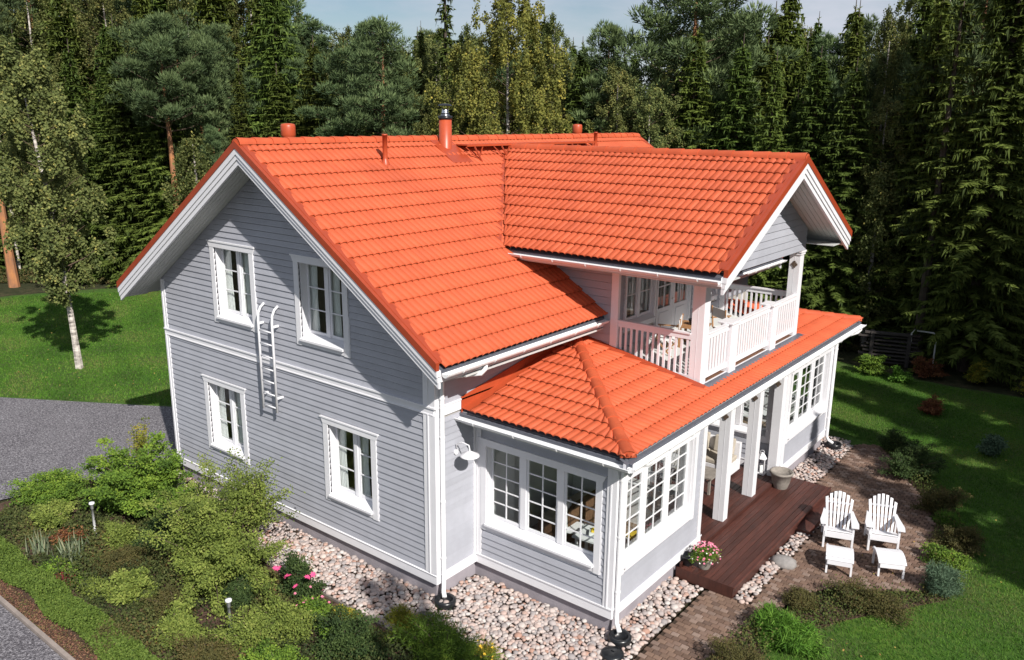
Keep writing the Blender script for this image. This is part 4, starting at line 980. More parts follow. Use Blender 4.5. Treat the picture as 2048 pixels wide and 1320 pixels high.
# porch furniture
table((2.20, 4.95, 0), .86, .86, .62, 0, 'round_table', 'white round table on the porch behind the sunroom corner', WHITE, round_=True)
sofa = empty('outdoor_sofa', (1.2, 7.75, 0), 0, label='low white outdoor sofa with pale cushions inside the porch', cat='sofa')
q = MB(); q.box(-1.0, 1.0, -.35, .4, .08, .34); part(q, 'base', WHITE, sofa)
q = MB(); q.box(-1.0, 1.0, .3, .42, .34, .75); part(q, 'back', WHITE, sofa)
for k in range(3): q = MB(); q.box(-.97+k*.65, -.97+k*.65+.64, -.34, .28, .34, .46); bevel(part(q, 'seat_cushion', CUSH, sofa), .03, 2)
for k in range(3): q = MB(); q.beam((-.65+k*.65, .2, .46), (-.65+k*.65, .28, .85), .5, .12, (0, 1, 0)); bevel(part(q, 'back_cushion', CUSH, sofa), .03, 2)
table((1.7, 6.75, 0), 1.1, .6, .42, 0, 'coffee_table', 'low pale coffee table before the outdoor sofa', TERR)
# balcony furniture
def director(loc, rz, label):
    r = empty('folding_chair', loc, rz, label=label, cat='chair')
    for a in (-.25, .25):
        q = MB(); q.beam((a, -.2, 0), (a, .2, .45), .025, .03); q.beam((a, .2, 0), (a, -.2, .45), .025, .03); part(q, 'cross_leg', TEAK, r)
        q = MB(); q.beam((a, -.2, .45), (a, -.2, .64), .025, .03); part(q, 'upright', TEAK, r); q = MB(); q.beam((a, .2, .45), (a, .25, .92), .025, .03); part(q, 'upright', TEAK, r)
        q = MB(); q.beam((a, -.25, .65), (a, .25, .65), .05, .02); part(q, 'armrest', TEAK, r)
    q = MB(); q.box(-.25, .25, -.2, .2, .44, .455); part(q, 'canvas_seat', CURT, r)
    q = MB(); q.beam((-.27, .235, .80), (.27, .235, .80), .012, .2); part(q, 'canvas_back', CURT, r)
    return r
director((1.55, 5.35, FZ), -1.2, 'wooden folding chair with white canvas on the balcony near the window'); director((2.15, 6.9, FZ), 2.6, 'wooden folding chair with white canvas near the balcony door')
table((1.75, 6.1, FZ), .6, .6, .62, .2, 'balcony_table', 'small wooden table between the balcony chairs', TEAK)
q = MB(); q.lathe((0, 0, 0), [(.05, 0), (.09, .08), (.1, .13), (.085, .13), (0, .1)], 12); link('bowl', q.mesh('bowl'), BLACKP, None, smooth=True, loc=(1.75, 6.05, FZ+.62), label='dark bowl standing on the balcony table', cat='bowl')
# sunroom furniture seen through the panes
table((1.95, 2.25, .03), .8, .55, .66, .1, 'sunroom_table', 'white side table behind the sunroom panes', WHITE)
q = MB(); q.box(-.16, .16, -.11, .11, 0, .09); bx_ = link('storage_box', q.mesh('storage_box'), CURT, None, loc=(1.95, 2.25, .69), rot=(0, 0, .5), label='white box filled with yellow cloth on the sunroom table', cat='box')
q = MB(); q.box(-.13, .13, -.08, .08, .075, .12); bevel(link('cloth', q.mesh('cloth'), YELL, bx_), .02, 2)
chair((1.3, 2.6, .03), 1.9, 'white chair on the left behind the sunroom panes', group='white chairs in the sunroom'); chair((2.4, 3.0, .03), -.5, 'white chair with a yellow cushion near the patio-side panes', cushion=YELL, group='white chairs in the sunroom')
sf = empty('wicker_sofa', (.75, 3.3, .03), -1.57, label='brown wicker sofa at the back of the sunroom', cat='sofa')
q = MB(); q.box(-.8, .8, -.35, .35, .05, .38); q.box(-.8, .8, .25, .38, .38, .8); part(q, 'frame', mat('brown_wicker', (.16, .08, .04), .8, var=.4, scale=30), sf); q = MB(); q.box(-.75, .75, -.33, .24, .38, .48); bevel(part(q, 'cushion', CUSH, sf), .03, 2)
table((1.5, 10.4, .03), 1.2, .7, .7, .2, 'dining_table', 'white table inside the far sunroom', WHITE)

# garden lamps and posts
def bollard(x, y, h, label):
    q = MB(); q.lathe((0, 0, 0), [(.028, 0), (.028, h-.12), (.035, h-.12), (.04, h-.02), (.06, h-.015), (.05, h+.02), (0, h+.03)], 12)
    return link('garden_lamp', q.mesh('garden_lamp'), GUTTER, None, smooth=True, loc=(x, y, G), label=label, cat='lamp', group='slim white garden lamps in the flower bed')
bollard(-7.05, -2.75, .75, 'slim white garden lamp left of the large green bush'); bollard(-2.02, -2.9, .62, 'slim white garden lamp at the foot of the pale green bush')
q = MB(); q.tube([(0, 0, 0), (0, 0, 1.15)], .05, 8); link('marker_post', q.mesh('marker_post'), WHITE, None, loc=(-31.5, 4.6, G), label='white post on the lawn at the left edge of the photo', cat='post')
# wood pile and metal frame by the forest edge
SHADEWOOD = mat('shade_darkened_wood', (.06, .05, .045), .85, var=.4, scale=5, bump=.4)  # weathered wood with the forest-edge shade put into its darker colour
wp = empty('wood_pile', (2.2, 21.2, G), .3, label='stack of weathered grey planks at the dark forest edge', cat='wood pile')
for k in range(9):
    q = MB(); z = .12+k*.13; q.beam((-.9+random.uniform(-.2, .2), random.uniform(-.1, .1), z), (.9+random.uniform(-.2, .2), random.uniform(-.1, .1), z+random.uniform(-.03, .03)), .25, .05); part(q, 'plank', SHADEWOOD, wp)
for x in (-.6, .6): q = MB(); q.box(x-.06, x+.06, -.2, .2, 0, 1.2); part(q, 'support', SHADEWOOD, wp)
q = MB(); q.tube([(-.5, 0, 0), (-.5, 0, 1.25), (-.42, 0, 1.38), (.2, 0, 1.38), (.3, 0, 1.25), (.3, 0, 0)], .03, 8); link('tube_frame', q.mesh('tube_frame'), GUTTER, None, smooth=True, loc=(3.35, 21.3, G), label='bent grey metal tube frame beside the plank stack', cat='frame')
for (x, y, s, lb) in ((4.42, 5.2, .26, 'flat grey boulder beside the deck edge near the chairs'), (4.3, 9.05, .16, 'small round stone at the end of the deck')):
    V = SV*np.array([s, s*.8, s*.45])+rng.normal(0, s*.04, SV.shape); t = MB(); t.add(V, SF); link('boulder', t.mesh('boulder'), STONEM, None, smooth=True, loc=(x, y, G+s*.25), label=lb, cat='stone')
# ------------------------------------------------------------------ vegetation
LEAFR = {}
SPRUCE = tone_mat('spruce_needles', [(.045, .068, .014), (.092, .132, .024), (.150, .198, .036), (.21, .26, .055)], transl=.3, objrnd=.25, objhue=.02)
BIRCHY = tone_mat('yellowing_birch_leaves', [(.09, .10, .022), (.16, .17, .035), (.24, .24, .05), (.36, .32, .07), (.52, .42, .08)], transl=.35)
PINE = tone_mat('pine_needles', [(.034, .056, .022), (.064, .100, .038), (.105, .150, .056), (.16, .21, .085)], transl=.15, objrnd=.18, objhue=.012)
BIRCH = tone_mat('birch_leaves', [(.065, .085, .024), (.115, .138, .038), (.17, .19, .058), (.27, .27, .08), (.40, .34, .09)], transl=.3, objrnd=.12, objhue=.012)
PBARK = mat('orange_pine_bark', (.40, .17, .065), .9, col2=(.20, .10, .06), scale=5, bump=1, bscale=14, stretch=(1, 1, .4))
DBARK = mat('dark_spruce_bark', (.085, .065, .05), .95, var=.4, scale=6, bump=1)
BBARK = mat('white_birch_bark', (.66, .60, .54), .8, col2=(.07, .055, .05), scale=3.2, bump=.5, stretch=(1, 1, 3))

def spikes(base, d, L, w, rg, ref=None):
    """long thin triangles from base along d"""
    d = d/np.linalg.norm(d, axis=1, keepdims=True); r = rg.normal(0, 1, d.shape) if ref is None else ref
    s = np.cross(d, r); s /= np.linalg.norm(s, axis=1, keepdims=True)+1e-9
    w = np.asarray(w).reshape(-1, 1); L = np.asarray(L).reshape(-1, 1)
    V = np.stack([base-s*w/2, base+s*w/2, base+d*L], 1).reshape(-1, 3); F = np.arange(len(V)).reshape(-1, 3); return V, F
def leaves(base, d, L, w, rg, up=1.1):
    """diamond leaves, two triangles folded to a quad"""
    d = d/np.linalg.norm(d, axis=1, keepdims=True); r = rg.normal(0, .5, d.shape)+np.array([.5, -.25, .9])*up; s = np.cross(d, r); s /= np.linalg.norm(s, axis=1, keepdims=True)+1e-9
    w = np.asarray(w).reshape(-1, 1); L = np.asarray(L).reshape(-1, 1)
    V = np.stack([base, base+d*L*.5-s*w/2, base+d*L, base+d*L*.5+s*w/2], 1).reshape(-1, 3); F = np.arange(len(V)).reshape(-1, 4); return V, F
def merge(parts):
    Vs, Fs, Ts = [], [], []; o = 0
    for V, F, T in parts: Vs.append(V); Fs.append(F+o); Ts.append(T); o += len(V)
    return np.concatenate(Vs), np.concatenate(Fs), np.concatenate(Ts)
def limb_mesh(limbs):
    q = MB()
    for a, b, w in limbs: q.tube([a, ((a[0]+b[0])/2, (a[1]+b[1])/2, (a[2]+b[2])/2-.05*np.linalg.norm(np.subtract(a, b))), b], [w, w*.6, w*.25], 5)
    return q.mesh('branches')
def trunk_mesh(H, r, rg, lean=(0, 0), limbs=(), top=.96, wob=.06):
    q = MB(); n = 9; pts = []; rs = []
    for i in range(n+1):
        t = i/n; pts.append((lean[0]*t*H+wob*math.sin(t*5+lean[0]*9)*t, lean[1]*t*H+wob*math.cos(t*4)*t, H*t*top-.15*(i == 0))); rs.append(r*(1-t)**.75*(1.25 if i == 0 else 1)+.012)
    q.tube(pts, rs, 8)
    for a, b, w in limbs: q.tube([a, ((a[0]+b[0])/2, (a[1]+b[1])/2, (a[2]+b[2])/2-.05*np.linalg.norm(np.subtract(a, b))), b], [w, w*.6, w*.25], 5)
    return q.mesh('trunk')

def make_spruce(seed, H=15., R=2.1, z0=.8, step=.23, dense=1.0, narrow=1.0):
    rg = np.random.default_rng(seed); P = []; z = z0
    while z < H-.25:
        t = (z-z0)/(H-z0); Lw = R*narrow*((1-t)**.82)*rg.uniform(.78, 1.12)+.10; nb = int(6+4*(1-t)); a0 = rg.uniform(0, 6.28)
        for k in range(nb):
            a = a0+k*6.283/nb+rg.uniform(-.35, .35); L = Lw*rg.uniform(.55, 1.15); zj = z; z = zj+rg.uniform(-.6, .6)*step; dr = rg.uniform(.18, .38)*(1-t*.7)
            n = max(6, int(L*20*dense)); s = np.sort(rg.uniform(.08, 1, n)); out = np.array([math.cos(a), math.sin(a)]); lat = np.array([-out[1], out[0]])
            bx = out[None]*(s*L)[:, None]; bz = z-dr*L*(s*1.25-.42*s**3)+.10*L*t
            tw = (.50*(1-s)+.16)*min(1.0, .45+L*.3)
            for side in (-1, 1):
                base = np.column_stack([bx, bz]); dirv = np.column_stack([out[None]*.75+lat[None]*side*rg.uniform(.5, 1.1, (n, 1)), rg.uniform(-.45, .0, n)])
                V, F = spikes(base, dirv, tw*rg.uniform(.7, 1.2, n), .10*rg.uniform(.7, 1.3, n), rg, ref=np.tile(np.array([[0, 0, 1.]]), (n, 1))+rg.normal(0, .35, (n, 3)))
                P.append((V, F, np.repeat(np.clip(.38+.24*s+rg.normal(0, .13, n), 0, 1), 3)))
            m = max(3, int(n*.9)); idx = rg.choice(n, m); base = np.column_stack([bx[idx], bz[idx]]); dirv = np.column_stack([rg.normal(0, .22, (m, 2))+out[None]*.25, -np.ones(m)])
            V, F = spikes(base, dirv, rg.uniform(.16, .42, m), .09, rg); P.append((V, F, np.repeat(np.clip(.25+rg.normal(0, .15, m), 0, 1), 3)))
            V, F = spikes(np.array([[out[0]*L*.8, out[1]*L*.8, z-dr*L*.83+.1*L*t]]), np.array([[out[0], out[1], -.15]]), [L*.26], [.1], rg); P.append((V, F, np.full(3, .8))); z = zj
        z += step*(1-.45*t)*rg.uniform(.8, 1.2)
    n = 40; zz = rg.uniform(H-.9, H+.1, n); a = rg.uniform(0, 6.28, n); V, F = spikes(np.column_stack([np.zeros(n), np.zeros(n), zz]), np.column_stack([np.cos(a), np.sin(a), rg.uniform(.3, 1.6, n)]), rg.uniform(.12, .25, n), .06, rg); P.append((V, F, np.full(len(V), .7)))
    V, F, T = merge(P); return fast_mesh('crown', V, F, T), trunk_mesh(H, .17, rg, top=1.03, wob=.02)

def clumps(rg, C, rad, per, L=(.13, .24), w=.048, flat=.55, tb=.45):
    P = []
    n = len(C)*per; cc = np.repeat(C, per, 0); rr = np.repeat(rad, per)[:, None]
    d = rg.normal(0, 1, (n, 3)); d /= np.linalg.norm(d, axis=1, keepdims=True); q = d*rg.uniform(.35, 1, (n, 1))**.5*rr; q[:, 2] *= flat
    dirv = d+np.array([0, 0, .75]); V, F = spikes(cc+q, dirv, rg.uniform(*L, n), w*rg.uniform(.7, 1.4, n), rg)
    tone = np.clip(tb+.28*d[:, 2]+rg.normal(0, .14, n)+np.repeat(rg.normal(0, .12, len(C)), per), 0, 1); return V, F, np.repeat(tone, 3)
def make_pine(seed, H=14., zc=7., R=2.3, nb=42, top_round=True, per=120, lean=(0, 0), young=False):
    rg = np.random.default_rng(seed); Cs = []; rad = []; limbs = []
    for k in range(nb):
        t = (k+rg.uniform(0, 1))/nb; z = zc+(H-zc)*t; a = k*2.4+rg.uniform(-.5, .5)
        prof = (math.sin(math.pi*min(1, .18+.80*t))**.6 if top_round else (1-t)**.75+.1)
        L = R*prof*rg.uniform(.65, 1.15); up = rg.uniform(.05, .35)+(.25*t)
        px_, py_ = lean[0]*z, lean[1]*z
        e = (px_+L*math.cos(a), py_+L*math.sin(a), z+L*up*.55); limbs.append(((px_, py_, z-.25*L*(0 if young else 1)), e, .028*(1-t)+.012))
        m = max(3, int(L*3.2)+1)
        for j in range(m):
            s = rg.uniform(.42, 1.05) if j else 1.; Cs.append((px_+L*s*math.cos(a)+rg.normal(0, .22), py_+L*s*math.sin(a)+rg.normal(0, .22), z+L*up*.55*s+rg.normal(0, .12))); rad.append(rg.uniform(.30, .52)*(.85 if young else 1))
    Cs.append((lean[0]*H, lean[1]*H, H-.1)); rad.append(.3)
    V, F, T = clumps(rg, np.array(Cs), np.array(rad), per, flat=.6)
    return fast_mesh('crown', V, F, T), trunk_mesh(H, .20, rg, lean=lean, wob=.10), limb_mesh(limbs)
def make_birch(seed, H=11., zc=3., R=1.9, nb=60, leafn=30000, lean=(0, 0), ls=.088, weep=1.0, widest=.42):
    rg = np.random.default_rng(seed); limbs = []; pts = []; P = []
    for k in range(nb):
        t = (k+rg.uniform(0, 1))/nb; z = zc+(H-zc)*t*.97; a = k*2.4+rg.uniform(-.6, .6)
        prof = (1-abs(t-widest)/(1-widest if t > widest else widest)*(.75 if t > widest else .45)); L = R*prof*rg.uniform(.6, 1.12)
        px_, py_ = lean[0]*z, lean[1]*z; e = np.array([px_+L*math.cos(a), py_+L*math.sin(a), z+L*.55]); b = np.array([px_, py_, z-.1])
        limbs.append((tuple(b), tuple(e), .018*(1-t)+.006)); m = max(3, int(L*4.2))
        for j in range(m):
            s = rg.uniform(.3, 1.08); c = b+(e-b)*s+rg.normal(0, .14, 3); hl = rg.uniform(.25, .95)*weep; pts.append((c, hl*.8, a))
    per = max(6, leafn//len(pts)); n = per*len(pts)
    c = np.repeat(np.array([p[0] for p in pts]), per, 0); hl = np.repeat([p[1] for p in pts], per); aa = np.repeat([p[2] for p in pts], per); s = rg.uniform(0, 1, n)
    base = c.copy(); base[:, 2] -= hl*s*.9-.1; base[:, 0] += np.cos(aa)*.25*s*hl; base[:, 1] += np.sin(aa)*.25*s*hl; base += rg.normal(0, .075, base.shape)
    dirv = rg.normal(0, .6, (n, 3)); dirv[:, 2] -= .7; V, F = leaves(base, dirv, ls*rg.uniform(.7, 1.25, n), ls*.8, rg)
    tn = np.clip(.30+rg.normal(0, .16, n)+np.repeat(rg.normal(0, .12, len(pts)), per)+(rg.uniform(0, 1, n) > .95)*.45, 0, 1)
    return fast_mesh('crown', V, F, np.repeat(tn, 4)), trunk_mesh(H, .095, rg, lean=lean, wob=.12), limb_mesh(limbs)

PROTO = {}
def proto(kind, v):
    k = (kind, v)
    if k in PROTO: return PROTO[k]
    if kind == 'spruce':
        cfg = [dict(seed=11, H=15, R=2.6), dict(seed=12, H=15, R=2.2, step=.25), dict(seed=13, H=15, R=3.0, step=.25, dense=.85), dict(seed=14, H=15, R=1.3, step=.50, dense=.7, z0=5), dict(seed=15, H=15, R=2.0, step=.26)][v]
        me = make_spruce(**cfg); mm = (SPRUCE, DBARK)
    elif kind == 'pine':
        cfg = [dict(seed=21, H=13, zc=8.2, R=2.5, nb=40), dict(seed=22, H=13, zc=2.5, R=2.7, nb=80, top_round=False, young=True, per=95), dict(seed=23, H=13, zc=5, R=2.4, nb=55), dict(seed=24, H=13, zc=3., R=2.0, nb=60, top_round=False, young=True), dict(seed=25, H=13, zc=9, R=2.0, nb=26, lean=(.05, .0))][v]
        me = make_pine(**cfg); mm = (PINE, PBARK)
    else:
        cfg = [dict(seed=31, H=10.5, zc=2.5, R=1.8, nb=66, leafn=36000, lean=(-.035, -.03), ls=.095), dict(seed=32, H=14, zc=3, R=2.6, nb=80, leafn=44000), dict(seed=33, H=14, zc=4, R=1.7, nb=60, leafn=26000), dict(seed=34, H=6, zc=1.2, R=1.0, nb=40, leafn=14000), dict(seed=35, H=14, zc=2.5, R=2.9, nb=95, leafn=60000, weep=1.5, ls=.10)][v]
        me = make_birch(**cfg); mm = (BIRCHY if v == 4 else BIRCH, BBARK)
    me[0].materials.append(mm[0]); me[1].materials.append(mm[1])
    if len(me) > 2: me[2].materials.append(TWIGB)
    PROTO[k] = me; return me
TWIGB = mat('brown_branch_bark', (.13, .085, .06), .9, var=.3, scale=6)
NAME = {'spruce': 'spruce_tree', 'pine': 'pine_tree', 'birch': 'birch_tree'}; HP = {'spruce': 15., 'pine': 13.}
BH = [10.5, 14., 14., 6., 14.]
def tree(kind, v, x, y, h, rz, label, group=None, wid=1.0):
    ms_ = proto(kind, v); s = h/(HP[kind] if kind in HP else BH[v]); r = empty(NAME[kind], (x, y, G-.05), rz, label=label, cat='tree', group=group)
    r.scale = (s*wid, s*wid, s)
    for nm, me in zip(('crown', 'trunk', 'branches'), ms_): o = bpy.data.objects.new(nm, me); C.objects.link(o); o.parent = r
    return r
TREES = [('birch', 0, -19.2, 2.55, 10.6, 0.2, 'white trunked birch standing alone on the left lawn', None, 1.05),
    ('pine', 4, -35.8, 7.0, 17.0, 3.3, 'leaning orange trunked pine at the left edge of the photo', None, 0.8),
    ('birch', 1, -30.97, 7.32, 11.12, 1.49, 'weeping olive birch behind the lone lawn birch', None, 0.85),
    ('pine', 0, -29.46, 12.46, 12.74, 1.0, 'bluish pine with a tall bare orange trunk left of the gable', None, 0.98),
    ('pine', 3, -25.54, 12.26, 7.93, 3.42, 'small pine crown beside the bare orange trunk, just over the gable verge', None, 0.8),
    ('birch', 3, -24.87, 10.82, 7.56, 2.32, 'young thin birch left of the gable verge', None, 1.0),
    ('spruce', 2, -26.92, 17.09, 16.05, 3.79, 'broad dark spruce above the ridge left of the chimney', None, 1.0),
    ('pine', 1, -19.02, 16.76, 12.41, 3.93, 'dense dark green pine behind the ridge, left of the chimney', None, 1.05),
    ('spruce', 4, -21.23, 21.58, 12.75, 0.41, 'narrow yellow green spruce just left of the chimney', None, 0.8),
    ('spruce', 3, -18.17, 20.06, 15.27, 0.08, 'thin sparse spruce with bare top directly above the chimney', None, 1.0),
    ('birch', 4, -12.64, 17.85, 14.29, 5.26, 'tall weeping yellow green birch in the middle of the skyline', None, 1.0),
    ('birch', 2, -13.64, 22.32, 13.03, 1.63, 'slender birch right of the tall weeping one', None, 0.9),
    ('pine', 3, -10.59, 22.09, 12.31, 1.47, 'young pine with a pointed top right of the tall birch', None, 1.0),
    ('pine', 2, -7.65, 24.42, 15.18, 6.25, 'tall pine with an orange trunk behind the balcony roof', None, 1.1),
    ('pine', 2, -7.89, 28.18, 13.15, 2.95, 'dark rounded pine right of the orange trunked pine', None, 1.0),
    ('spruce', 1, -5.43, 28.8, 15.56, 5.25, 'tall spruce reaching out of the picture right of the pines', None, 1.0),
    ('spruce', 4, -6.17, 34.79, 13.5, 2.99, 'small pointed spruce in the sky gap on the right', None, 1.0),
    ('pine', 1, -2.25, 24.74, 10.23, 4.01, 'blue green pine behind the balcony roof tip', None, 0.85),
    ('birch', 2, -0.34, 26.25, 12.82, 0.95, 'thin brownish birch among dark spruces on the right', None, 0.8),
    ('birch', 3, 0.78, 23.19, 6.8, 3.99, 'young yellowish birch glowing in the dark right hand forest', None, 1.0),
    ('spruce', 1, 4.45, 22.4, 17.0, 1.0, 'tall shaded spruce with a pale trunk at the right lawn edge', None, 1.0),
    ('birch', 2, 6.25, 25.2, 13.0, 2.0, 'thin white trunked birch near the right edge of the photo', None, 1.0),
    ('spruce', 3, 2.9, 22.1, 14.0, 0.5, 'shaded spruce behind the plank stack', None, 1.0),
    ('spruce', 0, -43.23, 5.44, 12.96, 5.17, 'dark green spruce in the dense forest, behind the lone birch of the left lawn', 'spruces behind the lone birch of the left lawn', 1.4),
    ('birch', 2, -41.19, 6.33, 11.56, 5.52, 'olive leaved birch in the dense forest, behind the lone birch of the left lawn', 'birches behind the lone birch of the left lawn', 1.23),
    ('spruce', 4, -38.89, 6.95, 11.07, 2.56, 'dark green spruce in the dense forest, behind the lone birch of the left lawn', 'spruces behind the lone birch of the left lawn', 1.29),
    ('birch', 1, -38.03, 8.15, 11.2, 0.65, 'olive leaved birch in the dense forest, behind the lone birch of the left lawn', 'birches behind the lone birch of the left lawn', 1.12),
    ('birch', 1, -37.04, 9.72, 9.74, 5.03, 'olive leaved birch in the dense forest, behind the lone birch of the left lawn', 'birches behind the lone birch of the left lawn', 0.98),
    ('spruce', 4, -34.54, 10.42, 11.71, 3.46, 'dark green spruce in the dense forest, behind the lone birch of the left lawn', 'spruces behind the lone birch of the left lawn', 1.31),
    ('spruce', 0, -32.99, 11.98, 12.87, 2.56, 'dark green spruce in the dense forest, rising behind the gable and the bare pine trunk', 'spruces rising behind the gable and the bare pine trunk', 1.14),
    ('spruce', 2, -31.15, 13.11, 11.71, 3.27, 'dark green spruce in the dense forest, rising behind the gable and the bare pine trunk', 'spruces rising behind the gable and the bare pine trunk', 1.26),
    ('pine', 3, -29.92, 14.62, 12.21, 6.14, 'green pine in the dense forest, rising behind the gable and the bare pine trunk', 'pines rising behind the gable and the bare pine trunk', 1.04),
    ('spruce', 4, -27.71, 15.38, 10.86, 3.94, 'dark green spruce in the dense forest, rising behind the gable and the bare pine trunk', 'spruces rising behind the gable and the bare pine trunk', 1.08),
    ('spruce', 2, -25.92, 16.31, 10.7, 1.58, 'dark green spruce in the dense forest, rising behind the gable and the bare pine trunk', 'spruces rising behind the gable and the bare pine trunk', 1.48),
    ('spruce', 2, -23.81, 16.93, 11.86, 0.66, 'dark green spruce in the dense forest, rising behind the ridge left of the chimney', 'spruces rising behind the ridge left of the chimney', 1.4),
    ('pine', 2, -22.15, 18.26, 11.75, 4.08, 'green pine in the dense forest, rising behind the ridge left of the chimney', 'pines rising behind the ridge left of the chimney', 1.15),
    ('birch', 1, -20.03, 18.28, 11.98, 1.7, 'olive leaved birch in the dense forest, rising behind the ridge left of the chimney', 'birches rising behind the ridge left of the chimney', 1.12),
    ('birch', 1, -17.09, 18.14, 10.04, 3.89, 'olive leaved birch in the dense forest, rising behind the ridge left of the chimney', 'birches rising behind the ridge left of the chimney', 0.98),
    ('spruce', 2, -15.76, 19.33, 10.8, 2.6, 'dark green spruce in the dense forest, rising behind the ridge right of the chimney', 'spruces rising behind the ridge right of the chimney', 1.07),
    ('birch', 2, -14.33, 19.88, 10.35, 2.87, 'olive leaved birch in the dense forest, rising behind the ridge right of the chimney', 'birches rising behind the ridge right of the chimney', 0.96),
    ('birch', 1, -12.73, 20.91, 9.61, 1.54, 'olive leaved birch in the dense forest, rising behind the ridge right of the chimney', 'birches rising behind the ridge right of the chimney', 0.99),
    ('spruce', 1, -11.49, 21.39, 11.57, 4.16, 'dark green spruce in the dense forest, rising behind the ridge right of the chimney', 'spruces rising behind the ridge right of the chimney', 1.18),
    ('birch', 2, -9.39, 21.16, 10.72, 0.39, 'olive leaved birch in the dense forest, rising behind the ridge right of the chimney', 'birches rising behind the ridge right of the chimney', 1.19),
    ('birch', 1, -7.73, 20.97, 9.95, 0.05, 'olive leaved birch in the dense forest, rising behind the balcony roof', 'birches rising behind the balcony roof', 1.2),
    ('spruce', 2, -6.81, 22.75, 12.02, 5.15, 'dark green spruce in the dense forest, rising behind the balcony roof', 'spruces rising behind the balcony roof', 1.2),
    ('spruce', 0, -4.96, 22.99, 11.49, 1.98, 'dark green spruce in the dense forest, rising behind the balcony roof', 'spruces rising behind the balcony roof', 1.28),
    ('spruce', 4, -3.3, 22.42, 10.83, 0.02, 'dark green spruce in the dense forest, rising behind the balcony roof', 'spruces rising behind the balcony roof', 1.11),
    ('spruce', 0, -2.13, 23.77, 10.97, 3.91, 'dark green spruce in the dense forest, rising behind the balcony roof', 'spruces rising behind the balcony roof', 1.41),
    ('spruce', 2, -0.65, 23.5, 10.51, 0.45, 'dark green spruce in the dense forest, in the shaded forest right of the house', 'spruces in the shaded forest right of the house', 1.36),
    ('birch', 2, 0.48, 24.21, 9.52, 5.34, 'olive leaved birch in the dense forest, in the shaded forest right of the house', 'birches in the shaded forest right of the house', 1.17),
    ('spruce', 2, 1.7, 24.71, 12.97, 2.44, 'dark green spruce in the dense forest, in the shaded forest right of the house', 'spruces in the shaded forest right of the house', 1.16),
    ('pine', 1, 2.81, 25.74, 14.09, 3.03, 'green pine in the dense forest, in the shaded forest right of the house', 'pines in the shaded forest right of the house', 0.98),
    ('spruce', 0, 4.17, 25.71, 13.25, 2.04, 'dark green spruce in the dense forest, in the shaded forest right of the house', 'spruces in the shaded forest right of the house', 1.08),
    ('spruce', 1, 5.18, 27.59, 12.92, 3.76, 'dark green spruce in the dense forest, in the shaded forest right of the house', 'spruces in the shaded forest right of the house', 1.16),
    ('birch', 1, 6.61, 27.6, 12.35, 4.34, 'olive leaved birch in the dense forest, in the shaded forest right of the house', 'birches in the shaded forest right of the house', 1.0),
    ('spruce', 4, 7.83, 28.5, 12.07, 5.76, 'dark green spruce in the dense forest, in the shaded forest right of the house', 'spruces in the shaded forest right of the house', 1.39),
    ('pine', 1, -45.09, 6.67, 11.5, 5.35, 'green pine in the dense forest, behind the lone birch of the left lawn', 'pines behind the lone birch of the left lawn', 1.23),
    ('pine', 3, -44.21, 8.25, 12.43, 1.26, 'green pine in the dense forest, behind the lone birch of the left lawn', 'pines behind the lone birch of the left lawn', 1.19),
    ('spruce', 1, -41.27, 9.15, 11.24, 4.1, 'dark green spruce in the dense forest, behind the lone birch of the left lawn', 'spruces behind the lone birch of the left lawn', 1.46),
    ('spruce', 4, -41.69, 10.8, 12.59, 4.24, 'dark green spruce in the dense forest, behind the lone birch of the left lawn', 'spruces behind the lone birch of the left lawn', 1.37),
    ('spruce', 1, -39.34, 12.29, 10.32, 1.6, 'dark green spruce in the dense forest, behind the lone birch of the left lawn', 'spruces behind the lone birch of the left lawn', 1.45),
    ('spruce', 0, -36.29, 13.28, 13.17, 4.61, 'dark green spruce in the dense forest, behind the lone birch of the left lawn', 'spruces behind the lone birch of the left lawn', 1.25),
    ('spruce', 4, -34.23, 14.16, 9.91, 3.42, 'dark green spruce in the dense forest, rising behind the gable and the bare pine trunk', 'spruces rising behind the gable and the bare pine trunk', 1.23),
    ('pine', 2, -33.29, 15.41, 11.96, 4.76, 'green pine in the dense forest, rising behind the gable and the bare pine trunk', 'pines rising behind the gable and the bare pine trunk', 1.18),
    ('pine', 1, -32.04, 16.69, 12.9, 2.21, 'green pine in the dense forest, rising behind the gable and the bare pine trunk', 'pines rising behind the gable and the bare pine trunk', 1.1),
    ('pine', 3, -29.62, 17.67, 10.95, 5.85, 'green pine in the dense forest, rising behind the gable and the bare pine trunk', 'pines rising behind the gable and the bare pine trunk', 0.99),
    ('pine', 2, -27.25, 17.93, 12.04, 0.43, 'green pine in the dense forest, rising behind the gable and the bare pine trunk', 'pines rising behind the gable and the bare pine trunk', 1.0),
    ('spruce', 4, -25.64, 19.38, 10.16, 3.17, 'dark green spruce in the dense forest, rising behind the ridge left of the chimney', 'spruces rising behind the ridge left of the chimney', 1.07),
    ('spruce', 2, -23.86, 20.09, 11.87, 0.7, 'dark green spruce in the dense forest, rising behind the ridge left of the chimney', 'spruces rising behind the ridge left of the chimney', 1.43),
    ('spruce', 0, -21.06, 19.79, 11.59, 0.81, 'dark green spruce in the dense forest, rising behind the ridge left of the chimney', 'spruces rising behind the ridge left of the chimney', 1.49),
    ('birch', 1, -20.11, 21.65, 12.12, 0.19, 'olive leaved birch in the dense forest, rising behind the ridge left of the chimney', 'birches rising behind the ridge left of the chimney', 1.18),
    ('birch', 2, -17.94, 22.48, 10.66, 5.4, 'olive leaved birch in the dense forest, rising behind the ridge right of the chimney', 'birches rising behind the ridge right of the chimney', 1.04),
    ('pine', 1, -15.7, 22.64, 11.3, 3.33, 'green pine in the dense forest, rising behind the ridge right of the chimney', 'pines rising behind the ridge right of the chimney', 1.01),
